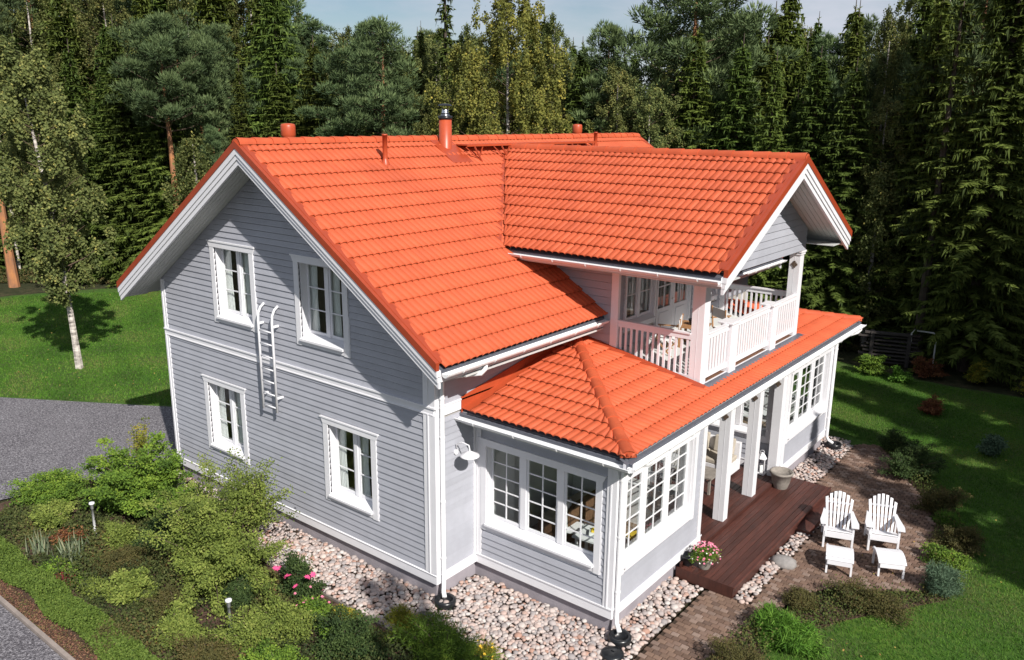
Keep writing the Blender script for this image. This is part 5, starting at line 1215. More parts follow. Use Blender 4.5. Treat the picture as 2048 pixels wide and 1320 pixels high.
    ('pine', 1, -14.16, 22.93, 11.43, 3.91, 'green pine in the dense forest, rising behind the ridge right of the chimney', 'pines rising behind the ridge right of the chimney', 1.19),
    ('spruce', 0, -12.61, 23.13, 9.96, 0.84, 'dark green spruce in the dense forest, rising behind the ridge right of the chimney', 'spruces rising behind the ridge right of the chimney', 1.36),
    ('birch', 2, -10.85, 24.17, 10.14, 4.39, 'olive leaved birch in the dense forest, rising behind the ridge right of the chimney', 'birches rising behind the ridge right of the chimney', 1.01),
    ('birch', 1, -9.1, 24.07, 10.55, 5.35, 'olive leaved birch in the dense forest, rising behind the balcony roof', 'birches rising behind the balcony roof', 0.97),
    ('spruce', 4, -7.86, 24.77, 12.29, 5.33, 'dark green spruce in the dense forest, rising behind the balcony roof', 'spruces rising behind the balcony roof', 1.17),
    ('spruce', 0, -6.19, 24.93, 10.69, 1.31, 'dark green spruce in the dense forest, rising behind the balcony roof', 'spruces rising behind the balcony roof', 1.14),
    ('spruce', 0, -4.92, 25.34, 11.74, 2.53, 'dark green spruce in the dense forest, rising behind the balcony roof', 'spruces rising behind the balcony roof', 1.43),
    ('spruce', 1, -3.27, 24.9, 9.54, 0.59, 'dark green spruce in the dense forest, rising behind the balcony roof', 'spruces rising behind the balcony roof', 1.15),
    ('pine', 1, -2.05, 25.82, 9.5, 4.96, 'green pine in the dense forest, in the shaded forest right of the house', 'pines in the shaded forest right of the house', 1.23),
    ('pine', 2, -0.65, 27.37, 10.97, 3.88, 'green pine in the dense forest, in the shaded forest right of the house', 'pines in the shaded forest right of the house', 0.98),
    ('spruce', 4, 0.31, 28.36, 14.07, 6.12, 'dark green spruce in the dense forest, in the shaded forest right of the house', 'spruces in the shaded forest right of the house', 1.14),
    ('birch', 2, 1.54, 29.32, 13.68, 1.16, 'olive leaved birch in the dense forest, in the shaded forest right of the house', 'birches in the shaded forest right of the house', 1.23),
    ('spruce', 4, 2.89, 29.29, 13.96, 3.47, 'dark green spruce in the dense forest, in the shaded forest right of the house', 'spruces in the shaded forest right of the house', 1.43),
    ('spruce', 1, 4.43, 29.73, 13.89, 5.75, 'dark green spruce in the dense forest, in the shaded forest right of the house', 'spruces in the shaded forest right of the house', 1.39),
    ('spruce', 1, 5.64, 31.86, 11.91, 2.01, 'dark green spruce in the dense forest, in the shaded forest right of the house', 'spruces in the shaded forest right of the house', 1.35),
    ('spruce', 4, 6.97, 32.16, 13.61, 0.01, 'dark green spruce in the dense forest, in the shaded forest right of the house', 'spruces in the shaded forest right of the house', 1.5),
    ('birch', 2, 8.0, 32.65, 12.87, 0.31, 'olive leaved birch in the dense forest, in the shaded forest right of the house', 'birches in the shaded forest right of the house', 1.02),
    ('pine', 1, -48.39, 8.41, 17.19, 3.24, 'green pine in the dense forest, behind the lone birch of the left lawn', 'pines behind the lone birch of the left lawn', 1.21),
    ('spruce', 4, -47.23, 10.01, 15.74, 0.71, 'dark green spruce in the dense forest, behind the lone birch of the left lawn', 'spruces behind the lone birch of the left lawn', 1.42),
    ('spruce', 2, -46.0, 11.14, 16.93, 3.86, 'dark green spruce in the dense forest, behind the lone birch of the left lawn', 'spruces behind the lone birch of the left lawn', 1.42),
    ('birch', 2, -43.65, 12.45, 16.22, 2.79, 'olive leaved birch in the dense forest, behind the lone birch of the left lawn', 'birches behind the lone birch of the left lawn', 1.23),
    ('spruce', 2, -40.63, 13.14, 15.17, 5.8, 'dark green spruce in the dense forest, behind the lone birch of the left lawn', 'spruces behind the lone birch of the left lawn', 1.39),
    ('birch', 1, -39.27, 14.87, 17.16, 1.48, 'olive leaved birch in the dense forest, rising behind the gable and the bare pine trunk', 'birches rising behind the gable and the bare pine trunk', 0.97),
    ('spruce', 1, -37.36, 16.08, 15.86, 5.85, 'dark green spruce in the dense forest, rising behind the gable and the bare pine trunk', 'spruces rising behind the gable and the bare pine trunk', 1.33),
    ('birch', 2, -35.65, 17.49, 15.83, 3.69, 'olive leaved birch in the dense forest, rising behind the gable and the bare pine trunk', 'birches rising behind the gable and the bare pine trunk', 1.09),
    ('spruce', 0, -34.84, 18.89, 17.14, 0.25, 'dark green spruce in the dense forest, rising behind the gable and the bare pine trunk', 'spruces rising behind the gable and the bare pine trunk', 1.34),
    ('spruce', 2, -31.06, 19.14, 15.88, 1.88, 'dark green spruce in the dense forest, rising behind the gable and the bare pine trunk', 'spruces rising behind the gable and the bare pine trunk', 1.1),
    ('spruce', 2, -28.61, 19.74, 11.94, 2.98, 'dark green spruce in the dense forest, rising behind the gable and the bare pine trunk', 'spruces rising behind the gable and the bare pine trunk', 1.47),
    ('birch', 1, -26.18, 21.0, 12.8, 1.87, 'olive leaved birch in the dense forest, rising behind the ridge left of the chimney', 'birches rising behind the ridge left of the chimney', 1.19),
    ('spruce', 1, -25.22, 22.55, 11.09, 1.28, 'dark green spruce in the dense forest, rising behind the ridge left of the chimney', 'spruces rising behind the ridge left of the chimney', 1.07),
    ('birch', 1, -22.35, 22.96, 12.68, 5.68, 'olive leaved birch in the dense forest, rising behind the ridge left of the chimney', 'birches rising behind the ridge left of the chimney', 1.03),
    ('birch', 2, -20.18, 24.05, 13.08, 1.64, 'olive leaved birch in the dense forest, rising behind the ridge right of the chimney', 'birches rising behind the ridge right of the chimney', 1.08),
    ('pine', 3, -18.41, 24.34, 11.72, 2.59, 'green pine in the dense forest, rising behind the ridge right of the chimney', 'pines rising behind the ridge right of the chimney', 1.2),
    ('spruce', 0, -16.13, 24.95, 13.29, 5.69, 'dark green spruce in the dense forest, rising behind the ridge right of the chimney', 'spruces rising behind the ridge right of the chimney', 1.45),
    ('birch', 2, -14.66, 26.14, 11.42, 0.46, 'olive leaved birch in the dense forest, rising behind the ridge right of the chimney', 'birches rising behind the ridge right of the chimney', 1.04),
    ('spruce', 2, -13.3, 26.95, 11.56, 3.33, 'dark green spruce in the dense forest, rising behind the ridge right of the chimney', 'spruces rising behind the ridge right of the chimney', 1.18),
    ('spruce', 4, -10.71, 26.31, 10.32, 3.61, 'dark green spruce in the dense forest, rising behind the balcony roof', 'spruces rising behind the balcony roof', 1.06),
    ('spruce', 2, -9.26, 27.5, 12.55, 5.63, 'dark green spruce in the dense forest, rising behind the balcony roof', 'spruces rising behind the balcony roof', 1.28),
    ('spruce', 2, -7.31, 28.41, 12.05, 1.35, 'dark green spruce in the dense forest, rising behind the balcony roof', 'spruces rising behind the balcony roof', 1.07),
    ('spruce', 4, -5.76, 28.12, 13.24, 0.5, 'dark green spruce in the dense forest, rising behind the balcony roof', 'spruces rising behind the balcony roof', 1.49),
    ('spruce', 4, -4.28, 28.26, 11.57, 1.77, 'dark green spruce in the dense forest, rising behind the balcony roof', 'spruces rising behind the balcony roof', 1.05),
    ('spruce', 4, -2.46, 28.94, 13.15, 3.06, 'dark green spruce in the dense forest, in the shaded forest right of the house', 'spruces in the shaded forest right of the house', 1.13),
    ('pine', 3, -1.34, 29.76, 11.28, 4.77, 'green pine in the dense forest, in the shaded forest right of the house', 'pines in the shaded forest right of the house', 0.97),
    ('birch', 1, -0.19, 30.49, 14.83, 2.45, 'olive leaved birch in the dense forest, in the shaded forest right of the house', 'birches in the shaded forest right of the house', 0.98),
    ('spruce', 1, 1.46, 31.62, 15.03, 5.87, 'dark green spruce in the dense forest, in the shaded forest right of the house', 'spruces in the shaded forest right of the house', 1.32),
    ('spruce', 4, 2.46, 32.39, 15.08, 4.42, 'dark green spruce in the dense forest, in the shaded forest right of the house', 'spruces in the shaded forest right of the house', 1.27),
    ('spruce', 4, 3.79, 32.22, 14.74, 3.36, 'dark green spruce in the dense forest, in the shaded forest right of the house', 'spruces in the shaded forest right of the house', 1.25),
    ('pine', 2, 5.27, 33.46, 14.97, 3.79, 'green pine in the dense forest, in the shaded forest right of the house', 'pines in the shaded forest right of the house', 0.99),
    ('spruce', 4, 6.22, 35.04, 14.25, 4.3, 'dark green spruce in the dense forest, in the shaded forest right of the house', 'spruces in the shaded forest right of the house', 1.5),
    ('spruce', 4, 7.53, 36.13, 15.08, 2.87, 'dark green spruce in the dense forest, in the shaded forest right of the house', 'spruces in the shaded forest right of the house', 1.15),
    ('pine', 3, -51.1, 10.06, 16.46, 6.13, 'green pine in the dense forest, behind the lone birch of the left lawn', 'pines behind the lone birch of the left lawn', 1.04),
    ('spruce', 2, -48.27, 10.95, 17.53, 3.0, 'dark green spruce in the dense forest, behind the lone birch of the left lawn', 'spruces behind the lone birch of the left lawn', 1.25),
    ('birch', 2, -48.08, 13.07, 14.37, 3.45, 'olive leaved birch in the dense forest, behind the lone birch of the left lawn', 'birches behind the lone birch of the left lawn', 1.08),
    ('spruce', 4, -44.86, 14.08, 16.1, 3.45, 'dark green spruce in the dense forest, behind the lone birch of the left lawn', 'spruces behind the lone birch of the left lawn', 1.15),
    ('birch', 1, -42.97, 15.94, 17.61, 2.34, 'olive leaved birch in the dense forest, behind the lone birch of the left lawn', 'birches behind the lone birch of the left lawn', 1.07),
    ('pine', 2, -41.87, 17.98, 16.55, 5.56, 'green pine in the dense forest, rising behind the gable and the bare pine trunk', 'pines rising behind the gable and the bare pine trunk', 0.95),
    ('spruce', 0, -39.37, 18.74, 17.1, 5.26, 'dark green spruce in the dense forest, rising behind the gable and the bare pine trunk', 'spruces rising behind the gable and the bare pine trunk', 1.42),
    ('pine', 3, -36.47, 20.03, 15.81, 3.47, 'green pine in the dense forest, rising behind the gable and the bare pine trunk', 'pines rising behind the gable and the bare pine trunk', 1.04),
    ('birch', 2, -34.05, 20.55, 17.1, 2.97, 'olive leaved birch in the dense forest, rising behind the gable and the bare pine trunk', 'birches rising behind the gable and the bare pine trunk', 1.25),
    ('pine', 3, -32.18, 21.41, 15.15, 4.34, 'green pine in the dense forest, rising behind the gable and the bare pine trunk', 'pines rising behind the gable and the bare pine trunk', 1.24),
    ('pine', 1, -30.75, 22.49, 13.47, 0.59, 'green pine in the dense forest, rising behind the ridge left of the chimney', 'pines rising behind the ridge left of the chimney', 1.14),
    ('birch', 1, -28.62, 23.79, 12.78, 3.25, 'olive leaved birch in the dense forest, rising behind the ridge left of the chimney', 'birches rising behind the ridge left of the chimney', 0.97),
    ('spruce', 0, -25.76, 24.68, 12.34, 2.49, 'dark green spruce in the dense forest, rising behind the ridge left of the chimney', 'spruces rising behind the ridge left of the chimney', 1.46),
    ('birch', 2, -23.69, 25.4, 13.22, 2.29, 'olive leaved birch in the dense forest, rising behind the ridge left of the chimney', 'birches rising behind the ridge left of the chimney', 1.12),
    ('birch', 1, -21.36, 26.02, 12.93, 3.95, 'olive leaved birch in the dense forest, rising behind the ridge right of the chimney', 'birches rising behind the ridge right of the chimney', 1.21),
    ('spruce', 0, -19.99, 27.67, 12.03, 1.98, 'dark green spruce in the dense forest, rising behind the ridge right of the chimney', 'spruces rising behind the ridge right of the chimney', 1.43),
    ('spruce', 0, -17.06, 27.65, 11.61, 2.17, 'dark green spruce in the dense forest, rising behind the ridge right of the chimney', 'spruces rising behind the ridge right of the chimney', 1.18),
    ('pine', 1, -16.25, 29.31, 11.52, 4.39, 'green pine in the dense forest, rising behind the ridge right of the chimney', 'pines rising behind the ridge right of the chimney', 1.02),
    ('pine', 3, -14.23, 29.4, 11.15, 1.9, 'green pine in the dense forest, rising behind the ridge right of the chimney', 'pines rising behind the ridge right of the chimney', 1.0),
    ('spruce', 4, -11.84, 28.94, 11.08, 4.31, 'dark green spruce in the dense forest, rising behind the balcony roof', 'spruces rising behind the balcony roof', 1.45),
    ('birch', 2, -10.95, 30.85, 11.2, 5.43, 'olive leaved birch in the dense forest, rising behind the balcony roof', 'birches rising behind the balcony roof', 1.08),
    ('spruce', 1, -8.99, 30.4, 11.33, 2.35, 'dark green spruce in the dense forest, rising behind the balcony roof', 'spruces rising behind the balcony roof', 1.46),
    ('spruce', 4, -7.64, 30.88, 12.86, 2.03, 'dark green spruce in the dense forest, rising behind the balcony roof', 'spruces rising behind the balcony roof', 1.18),
    ('spruce', 0, -6.42, 32.55, 13.2, 1.85, 'dark green spruce in the dense forest, rising behind the balcony roof', 'spruces rising behind the balcony roof', 1.13),
    ('pine', 3, -4.96, 33.02, 12.45, 2.48, 'green pine in the dense forest, in the shaded forest right of the house', 'pines in the shaded forest right of the house', 1.0),
    ('pine', 3, -3.36, 32.89, 13.07, 4.18, 'green pine in the dense forest, in the shaded forest right of the house', 'pines in the shaded forest right of the house', 1.0),
    ('spruce', 4, -2.2, 33.91, 11.98, 1.97, 'dark green spruce in the dense forest, in the shaded forest right of the house', 'spruces in the shaded forest right of the house', 1.17),
    ('birch', 2, -0.15, 33.97, 15.93, 1.66, 'olive leaved birch in the dense forest, in the shaded forest right of the house', 'birches in the shaded forest right of the house', 1.15),
    ('pine', 2, 1.17, 36.82, 15.19, 4.42, 'green pine in the dense forest, in the shaded forest right of the house', 'pines in the shaded forest right of the house', 0.98),
    ('spruce', 0, 3.08, 36.05, 15.83, 3.2, 'dark green spruce in the dense forest, in the shaded forest right of the house', 'spruces in the shaded forest right of the house', 1.17),
    ('pine', 3, 4.26, 38.37, 14.67, 1.71, 'green pine in the dense forest, in the shaded forest right of the house', 'pines in the shaded forest right of the house', 1.04),
    ('spruce', 4, 6.12, 37.54, 15.62, 5.99, 'dark green spruce in the dense forest, in the shaded forest right of the house', 'spruces in the shaded forest right of the house', 1.28),
    ('spruce', 0, 7.68, 39.9, 14.4, 4.64, 'dark green spruce in the dense forest, in the shaded forest right of the house', 'spruces in the shaded forest right of the house', 1.49),
    ('spruce', 4, -53.98, 11.87, 18.33, 4.27, 'dark green spruce in the dense forest, behind the lone birch of the left lawn', 'spruces behind the lone birch of the left lawn', 1.09),
    ('pine', 2, -52.06, 13.27, 17.65, 1.11, 'green pine in the dense forest, behind the lone birch of the left lawn', 'pines behind the lone birch of the left lawn', 1.08),
    ('pine', 1, -48.08, 14.76, 18.6, 6.1, 'green pine in the dense forest, behind the lone birch of the left lawn', 'pines behind the lone birch of the left lawn', 1.05),
    ('spruce', 4, -47.83, 16.89, 17.51, 0.04, 'dark green spruce in the dense forest, behind the lone birch of the left lawn', 'spruces behind the lone birch of the left lawn', 1.16),
    ('spruce', 4, -44.57, 17.77, 17.48, 0.16, 'dark green spruce in the dense forest, rising behind the gable and the bare pine trunk', 'spruces rising behind the gable and the bare pine trunk', 1.18),
    ('spruce', 4, -43.21, 19.32, 17.33, 5.64, 'dark green spruce in the dense forest, rising behind the gable and the bare pine trunk', 'spruces rising behind the gable and the bare pine trunk', 1.22),
    ('pine', 1, -41.5, 20.96, 17.68, 3.65, 'green pine in the dense forest, rising behind the gable and the bare pine trunk', 'pines rising behind the gable and the bare pine trunk', 1.23),
    ('spruce', 4, -38.15, 22.19, 17.79, 3.14, 'dark green spruce in the dense forest, rising behind the gable and the bare pine trunk', 'spruces rising behind the gable and the bare pine trunk', 1.1),
    ('birch', 1, -35.01, 23.2, 18.34, 3.19, 'olive leaved birch in the dense forest, rising behind the gable and the bare pine trunk', 'birches rising behind the gable and the bare pine trunk', 0.97),
    ('spruce', 2, -31.9, 24.08, 13.31, 1.94, 'dark green spruce in the dense forest, rising behind the ridge left of the chimney', 'spruces rising behind the ridge left of the chimney', 1.41),
    ('pine', 3, -29.75, 25.8, 13.85, 4.7, 'green pine in the dense forest, rising behind the ridge left of the chimney', 'pines rising behind the ridge left of the chimney', 1.07),
    ('spruce', 2, -26.44, 26.64, 13.17, 0.54, 'dark green spruce in the dense forest, rising behind the ridge left of the chimney', 'spruces rising behind the ridge left of the chimney', 1.27),
    ('birch', 2, -23.95, 28.07, 12.91, 4.64, 'olive leaved birch in the dense forest, rising behind the ridge right of the chimney', 'birches rising behind the ridge right of the chimney', 1.04),
    ('spruce', 2, -21.92, 29.19, 12.59, 1.27, 'dark green spruce in the dense forest, rising behind the ridge right of the chimney', 'spruces rising behind the ridge right of the chimney', 1.26),
    ('spruce', 4, -19.14, 29.39, 13.45, 1.12, 'dark green spruce in the dense forest, rising behind the ridge right of the chimney', 'spruces rising behind the ridge right of the chimney', 1.09),
    ('birch', 2, -17.0, 30.63, 11.75, 5.13, 'olive leaved birch in the dense forest, rising behind the ridge right of the chimney', 'birches rising behind the ridge right of the chimney', 1.06),
    ('spruce', 4, -15.47, 32.62, 12.09, 4.03, 'dark green spruce in the dense forest, rising behind the ridge right of the chimney', 'spruces rising behind the ridge right of the chimney', 1.32),
    ('birch', 2, -12.13, 32.07, 13.4, 2.98, 'olive leaved birch in the dense forest, rising behind the balcony roof', 'birches rising behind the balcony roof', 1.13),
    ('spruce', 0, -10.82, 33.54, 12.53, 5.65, 'dark green spruce in the dense forest, rising behind the balcony roof', 'spruces rising behind the balcony roof', 1.4),
    ('birch', 1, -9.07, 34.23, 12.62, 1.35, 'olive leaved birch in the dense forest, rising behind the balcony roof', 'birches rising behind the balcony roof', 0.99),
    ('spruce', 4, -6.49, 34.71, 12.79, 1.99, 'dark green spruce in the dense forest, rising behind the balcony roof', 'spruces rising behind the balcony roof', 1.48),
    ('spruce', 0, -5.06, 36.93, 14.22, 1.44, 'dark green spruce in the dense forest, in the shaded forest right of the house', 'spruces in the shaded forest right of the house', 1.47),
    ('spruce', 1, -2.42, 36.87, 13.44, 1.87, 'dark green spruce in the dense forest, in the shaded forest right of the house', 'spruces in the shaded forest right of the house', 1.28),
    ('pine', 1, -0.55, 39.47, 16.42, 1.36, 'green pine in the dense forest, in the shaded forest right of the house', 'pines in the shaded forest right of the house', 1.05),
    ('birch', 2, 1.15, 39.68, 16.78, 1.81, 'olive leaved birch in the dense forest, in the shaded forest right of the house', 'birches in the shaded forest right of the house', 1.03),
    ('birch', 1, 3.47, 39.92, 16.45, 2.17, 'olive leaved birch in the dense forest, in the shaded forest right of the house', 'birches in the shaded forest right of the house', 1.07),
    ('spruce', 0, 5.27, 41.97, 16.69, 1.07, 'dark green spruce in the dense forest, in the shaded forest right of the house', 'spruces in the shaded forest right of the house', 1.2),
    ('spruce', 4, 6.93, 41.66, 14.96, 2.78, 'dark green spruce in the dense forest, in the shaded forest right of the house', 'spruces in the shaded forest right of the house', 1.06),
    ('spruce', 0, -57.14, 13.87, 18.69, 5.32, 'dark green spruce in the dense forest, behind the lone birch of the left lawn', 'spruces behind the lone birch of the left lawn', 1.18),
    ('spruce', 2, -53.88, 15.03, 17.14, 3.36, 'dark green spruce in the dense forest, behind the lone birch of the left lawn', 'spruces behind the lone birch of the left lawn', 1.3),
    ('spruce', 1, -51.24, 16.1, 17.67, 6.04, 'dark green spruce in the dense forest, behind the lone birch of the left lawn', 'spruces behind the lone birch of the left lawn', 1.38),
    ('spruce', 1, -49.72, 18.06, 17.0, 0.67, 'dark green spruce in the dense forest, behind the lone birch of the left lawn', 'spruces behind the lone birch of the left lawn', 1.22),
    ('pine', 2, -47.25, 20.24, 17.28, 5.6, 'green pine in the dense forest, rising behind the gable and the bare pine trunk', 'pines rising behind the gable and the bare pine trunk', 0.97),
    ('birch', 2, -44.64, 21.34, 19.17, 0.24, 'olive leaved birch in the dense forest, rising behind the gable and the bare pine trunk', 'birches rising behind the gable and the bare pine trunk', 1.16),
    ('spruce', 4, -43.25, 23.79, 17.59, 1.2, 'dark green spruce in the dense forest, rising behind the gable and the bare pine trunk', 'spruces rising behind the gable and the bare pine trunk', 1.06),
    ('spruce', 4, -40.22, 25.28, 17.63, 2.58, 'dark green spruce in the dense forest, rising behind the gable and the bare pine trunk', 'spruces rising behind the gable and the bare pine trunk', 1.28),
    ('birch', 2, -36.71, 26.17, 14.7, 2.1, 'olive leaved birch in the dense forest, rising behind the gable and the bare pine trunk', 'birches rising behind the gable and the bare pine trunk', 1.11),
    ('birch', 2, -32.81, 27.14, 13.94, 1.86, 'olive leaved birch in the dense forest, rising behind the ridge left of the chimney', 'birches rising behind the ridge left of the chimney', 1.18),
    ('pine', 2, -31.64, 29.1, 12.58, 5.79, 'green pine in the dense forest, rising behind the ridge left of the chimney', 'pines rising behind the ridge left of the chimney', 1.2),
    ('pine', 1, -27.38, 29.01, 13.33, 5.59, 'green pine in the dense forest, rising behind the ridge left of the chimney', 'pines rising behind the ridge left of the chimney', 1.03),
    ('birch', 1, -25.68, 31.3, 12.69, 2.78, 'olive leaved birch in the dense forest, rising behind the ridge right of the chimney', 'birches rising behind the ridge right of the chimney', 1.1),
    ('spruce', 1, -22.1, 31.64, 14.34, 6.01, 'dark green spruce in the dense forest, rising behind the ridge right of the chimney', 'spruces rising behind the ridge right of the chimney', 1.14),
    ('spruce', 1, -20.05, 33.26, 12.82, 0.28, 'dark green spruce in the dense forest, rising behind the ridge right of the chimney', 'spruces rising behind the ridge right of the chimney', 1.27),
    ('spruce', 4, -16.94, 33.96, 12.06, 1.51, 'dark green spruce in the dense forest, rising behind the ridge right of the chimney', 'spruces rising behind the ridge right of the chimney', 1.26),
    ('birch', 1, -14.6, 34.23, 12.24, 1.07, 'olive leaved birch in the dense forest, rising behind the balcony roof', 'birches rising behind the balcony roof', 1.05),
    ('spruce', 4, -13.15, 36.54, 14.86, 2.0, 'dark green spruce in the dense forest, rising behind the balcony roof', 'spruces rising behind the balcony roof', 1.36),
    ('spruce', 2, -10.51, 36.92, 14.41, 0.36, 'dark green spruce in the dense forest, rising behind the balcony roof', 'spruces rising behind the balcony roof', 1.37),
    ('birch', 2, -8.02, 38.47, 13.83, 6.05, 'olive leaved birch in the dense forest, rising behind the balcony roof', 'birches rising behind the balcony roof', 0.95),
    ('spruce', 4, -5.39, 38.95, 13.29, 2.31, 'dark green spruce in the dense forest, in the shaded forest right of the house', 'spruces in the shaded forest right of the house', 1.17),
    ('birch', 2, -3.61, 40.67, 13.07, 2.41, 'olive leaved birch in the dense forest, in the shaded forest right of the house', 'birches in the shaded forest right of the house', 1.24),
    ('spruce', 2, -1.26, 41.1, 16.92, 0.86, 'dark green spruce in the dense forest, in the shaded forest right of the house', 'spruces in the shaded forest right of the house', 1.17),
    ('pine', 3, 0.76, 44.06, 15.87, 5.23, 'green pine in the dense forest, in the shaded forest right of the house', 'pines in the shaded forest right of the house', 1.2),
    ('spruce', 1, 3.24, 44.96, 17.02, 5.19, 'dark green spruce in the dense forest, in the shaded forest right of the house', 'spruces in the shaded forest right of the house', 1.31),
    ('birch', 2, 5.11, 44.87, 16.9, 6.19, 'olive leaved birch in the dense forest, in the shaded forest right of the house', 'birches in the shaded forest right of the house', 0.97),
    ('birch', 2, 6.76, 46.62, 16.03, 3.29, 'olive leaved birch in the dense forest, in the shaded forest right of the house', 'birches in the shaded forest right of the house', 1.17),
    ('spruce', 2, 19.5, 2.8, 13, 2.82, 'tall spruce in the forest on the right side of the garden', 'spruces of the forest to the right of the garden', 0.99),
    ('spruce', 0, 16.4, 4.8, 13, 6.17, 'tall spruce in the forest on the right side of the garden', 'spruces of the forest to the right of the garden', 0.83),
    ('spruce', 0, 19, 5.6, 15, 4.13, 'tall spruce in the forest on the right side of the garden', 'spruces of the forest to the right of the garden', 0.97),
    ('spruce', 0, 15.8, 8.0, 12, 5.99, 'tall spruce in the forest on the right side of the garden', 'spruces of the forest to the right of the garden', 1.05),
    ('spruce', 2, 20.5, 8, 17, 1.96, 'tall spruce in the forest on the right side of the garden', 'spruces of the forest to the right of the garden', 0.91),
    ('spruce', 1, 17, 11.2, 16, 1.62, 'tall spruce in the forest on the right side of the garden', 'spruces of the forest to the right of the garden', 1.08),
    ('spruce', 4, 21, 11.5, 18, 4.83, 'tall spruce in the forest on the right side of the garden', 'spruces of the forest to the right of the garden', 1.0),
    ('spruce', 2, 17.8, 14.2, 18, 3.29, 'tall spruce in the forest on the right side of the garden', 'spruces of the forest to the right of the garden', 0.85),
    ('spruce', 4, 22, 15, 20, 0.52, 'tall spruce in the forest on the right side of the garden', 'spruces of the forest to the right of the garden', 1.05),
    ('spruce', 0, 15.6, 17.2, 18, 6.21, 'tall spruce in the forest on the right side of the garden', 'spruces of the forest to the right of the garden', 1.0),
    ('spruce', 0, 19, 18.5, 20, 3.51, 'tall spruce in the forest on the right side of the garden', 'spruces of the forest to the right of the garden', 0.93),
    ('spruce', 0, 14.5, 20.2, 18, 3.92, 'tall spruce in the forest on the right side of the garden', 'spruces of the forest to the right of the garden', 0.89),
    ('spruce', 2, 17.5, 22, 20, 2.23, 'tall spruce in the forest on the right side of the garden', 'spruces of the forest to the right of the garden', 1.07),
    ('spruce', 4, 22.5, 21, 21, 5.37, 'tall spruce in the forest on the right side of the garden', 'spruces of the forest to the right of the garden', 0.94),
    ('spruce', 1, 13, 23.5, 16, 0.45, 'tall spruce in the forest on the right side of the garden', 'spruces of the forest to the right of the garden', 0.88),
    ('spruce', 0, 16.5, 26, 19, 1.66, 'tall spruce in the forest on the right side of the garden', 'spruces of the forest to the right of the garden', 0.82),
    ('spruce', 1, 11.2, 25.5, 15, 3.7, 'tall spruce in the forest on the right side of the garden', 'spruces of the forest to the right of the garden', 0.9),
    ('spruce', 1, 20, 27, 20, 3.64, 'tall spruce in the forest on the right side of the garden', 'spruces of the forest to the right of the garden', 0.99),
    ('spruce', 2, 25, 10, 20, 5.43, 'tall spruce in the forest on the right side of the garden', 'spruces of the forest to the right of the garden', 0.81),
    ('spruce', 0, 26, 17, 20, 6.1, 'tall spruce in the forest on the right side of the garden', 'spruces of the forest to the right of the garden', 0.8),
    ('spruce', 1, 9.6, 27.5, 16, 3.92, 'tall spruce in the forest on the right side of the garden', 'spruces of the forest to the right of the garden', 1.0),
    ('birch', 2, 11.8, -6.2, 11.5, 1.0, 'birch beside the garden at the front, outside the picture', 'birches outside the picture', 0.9)]
for a in TREES: tree(*a)

# ---- shrubs and garden plants
def leafmat(name, cols, **k): return tone_mat(name, cols, transl=.28, **k)
LM = dict(
    bright=leafmat('bright_green_leaves', [(.045, .090, .012), (.095, .17, .02), (.155, .25, .028), (.24, .33, .04)]),
    pale=leafmat('pale_olive_leaves', [(.07, .10, .018), (.135, .18, .032), (.21, .26, .05), (.31, .34, .085)]),
    dark=leafmat('dark_green_leaves', [(.018, .035, .010), (.035, .065, .016), (.055, .09, .022), (.09, .13, .035)]),
    olive=leafmat('brownish_olive_leaves', [(.045, .045, .014), (.08, .075, .022), (.11, .10, .03), (.14, .09, .035)]),
    yellow=leafmat('yellow_green_leaves', [(.09, .12, .015), (.17, .19, .02), (.30, .27, .03), (.45, .30, .04)]),
    blue=leafmat('blue_green_needles', [(.04, .075, .045), (.08, .135, .08), (.13, .20, .12), (.18, .26, .16)]),
    lime=leafmat('lime_green_juniper', [(.04, .10, .012), (.08, .19, .02), (.13, .27, .03), (.19, .34, .05)]),
    iris=leafmat('grey_green_iris_leaves', [(.10, .14, .08), (.17, .22, .13), (.28, .32, .20), (.38, .36, .22)]),
    rust=leafmat('rusty_dry_leaves', [(.10, .035, .018), (.17, .06, .025), (.24, .10, .04), (.30, .16, .06)]))
TWIG = mat('brown_twig_bark', (.12, .085, .06), .9, var=.3, scale=10)
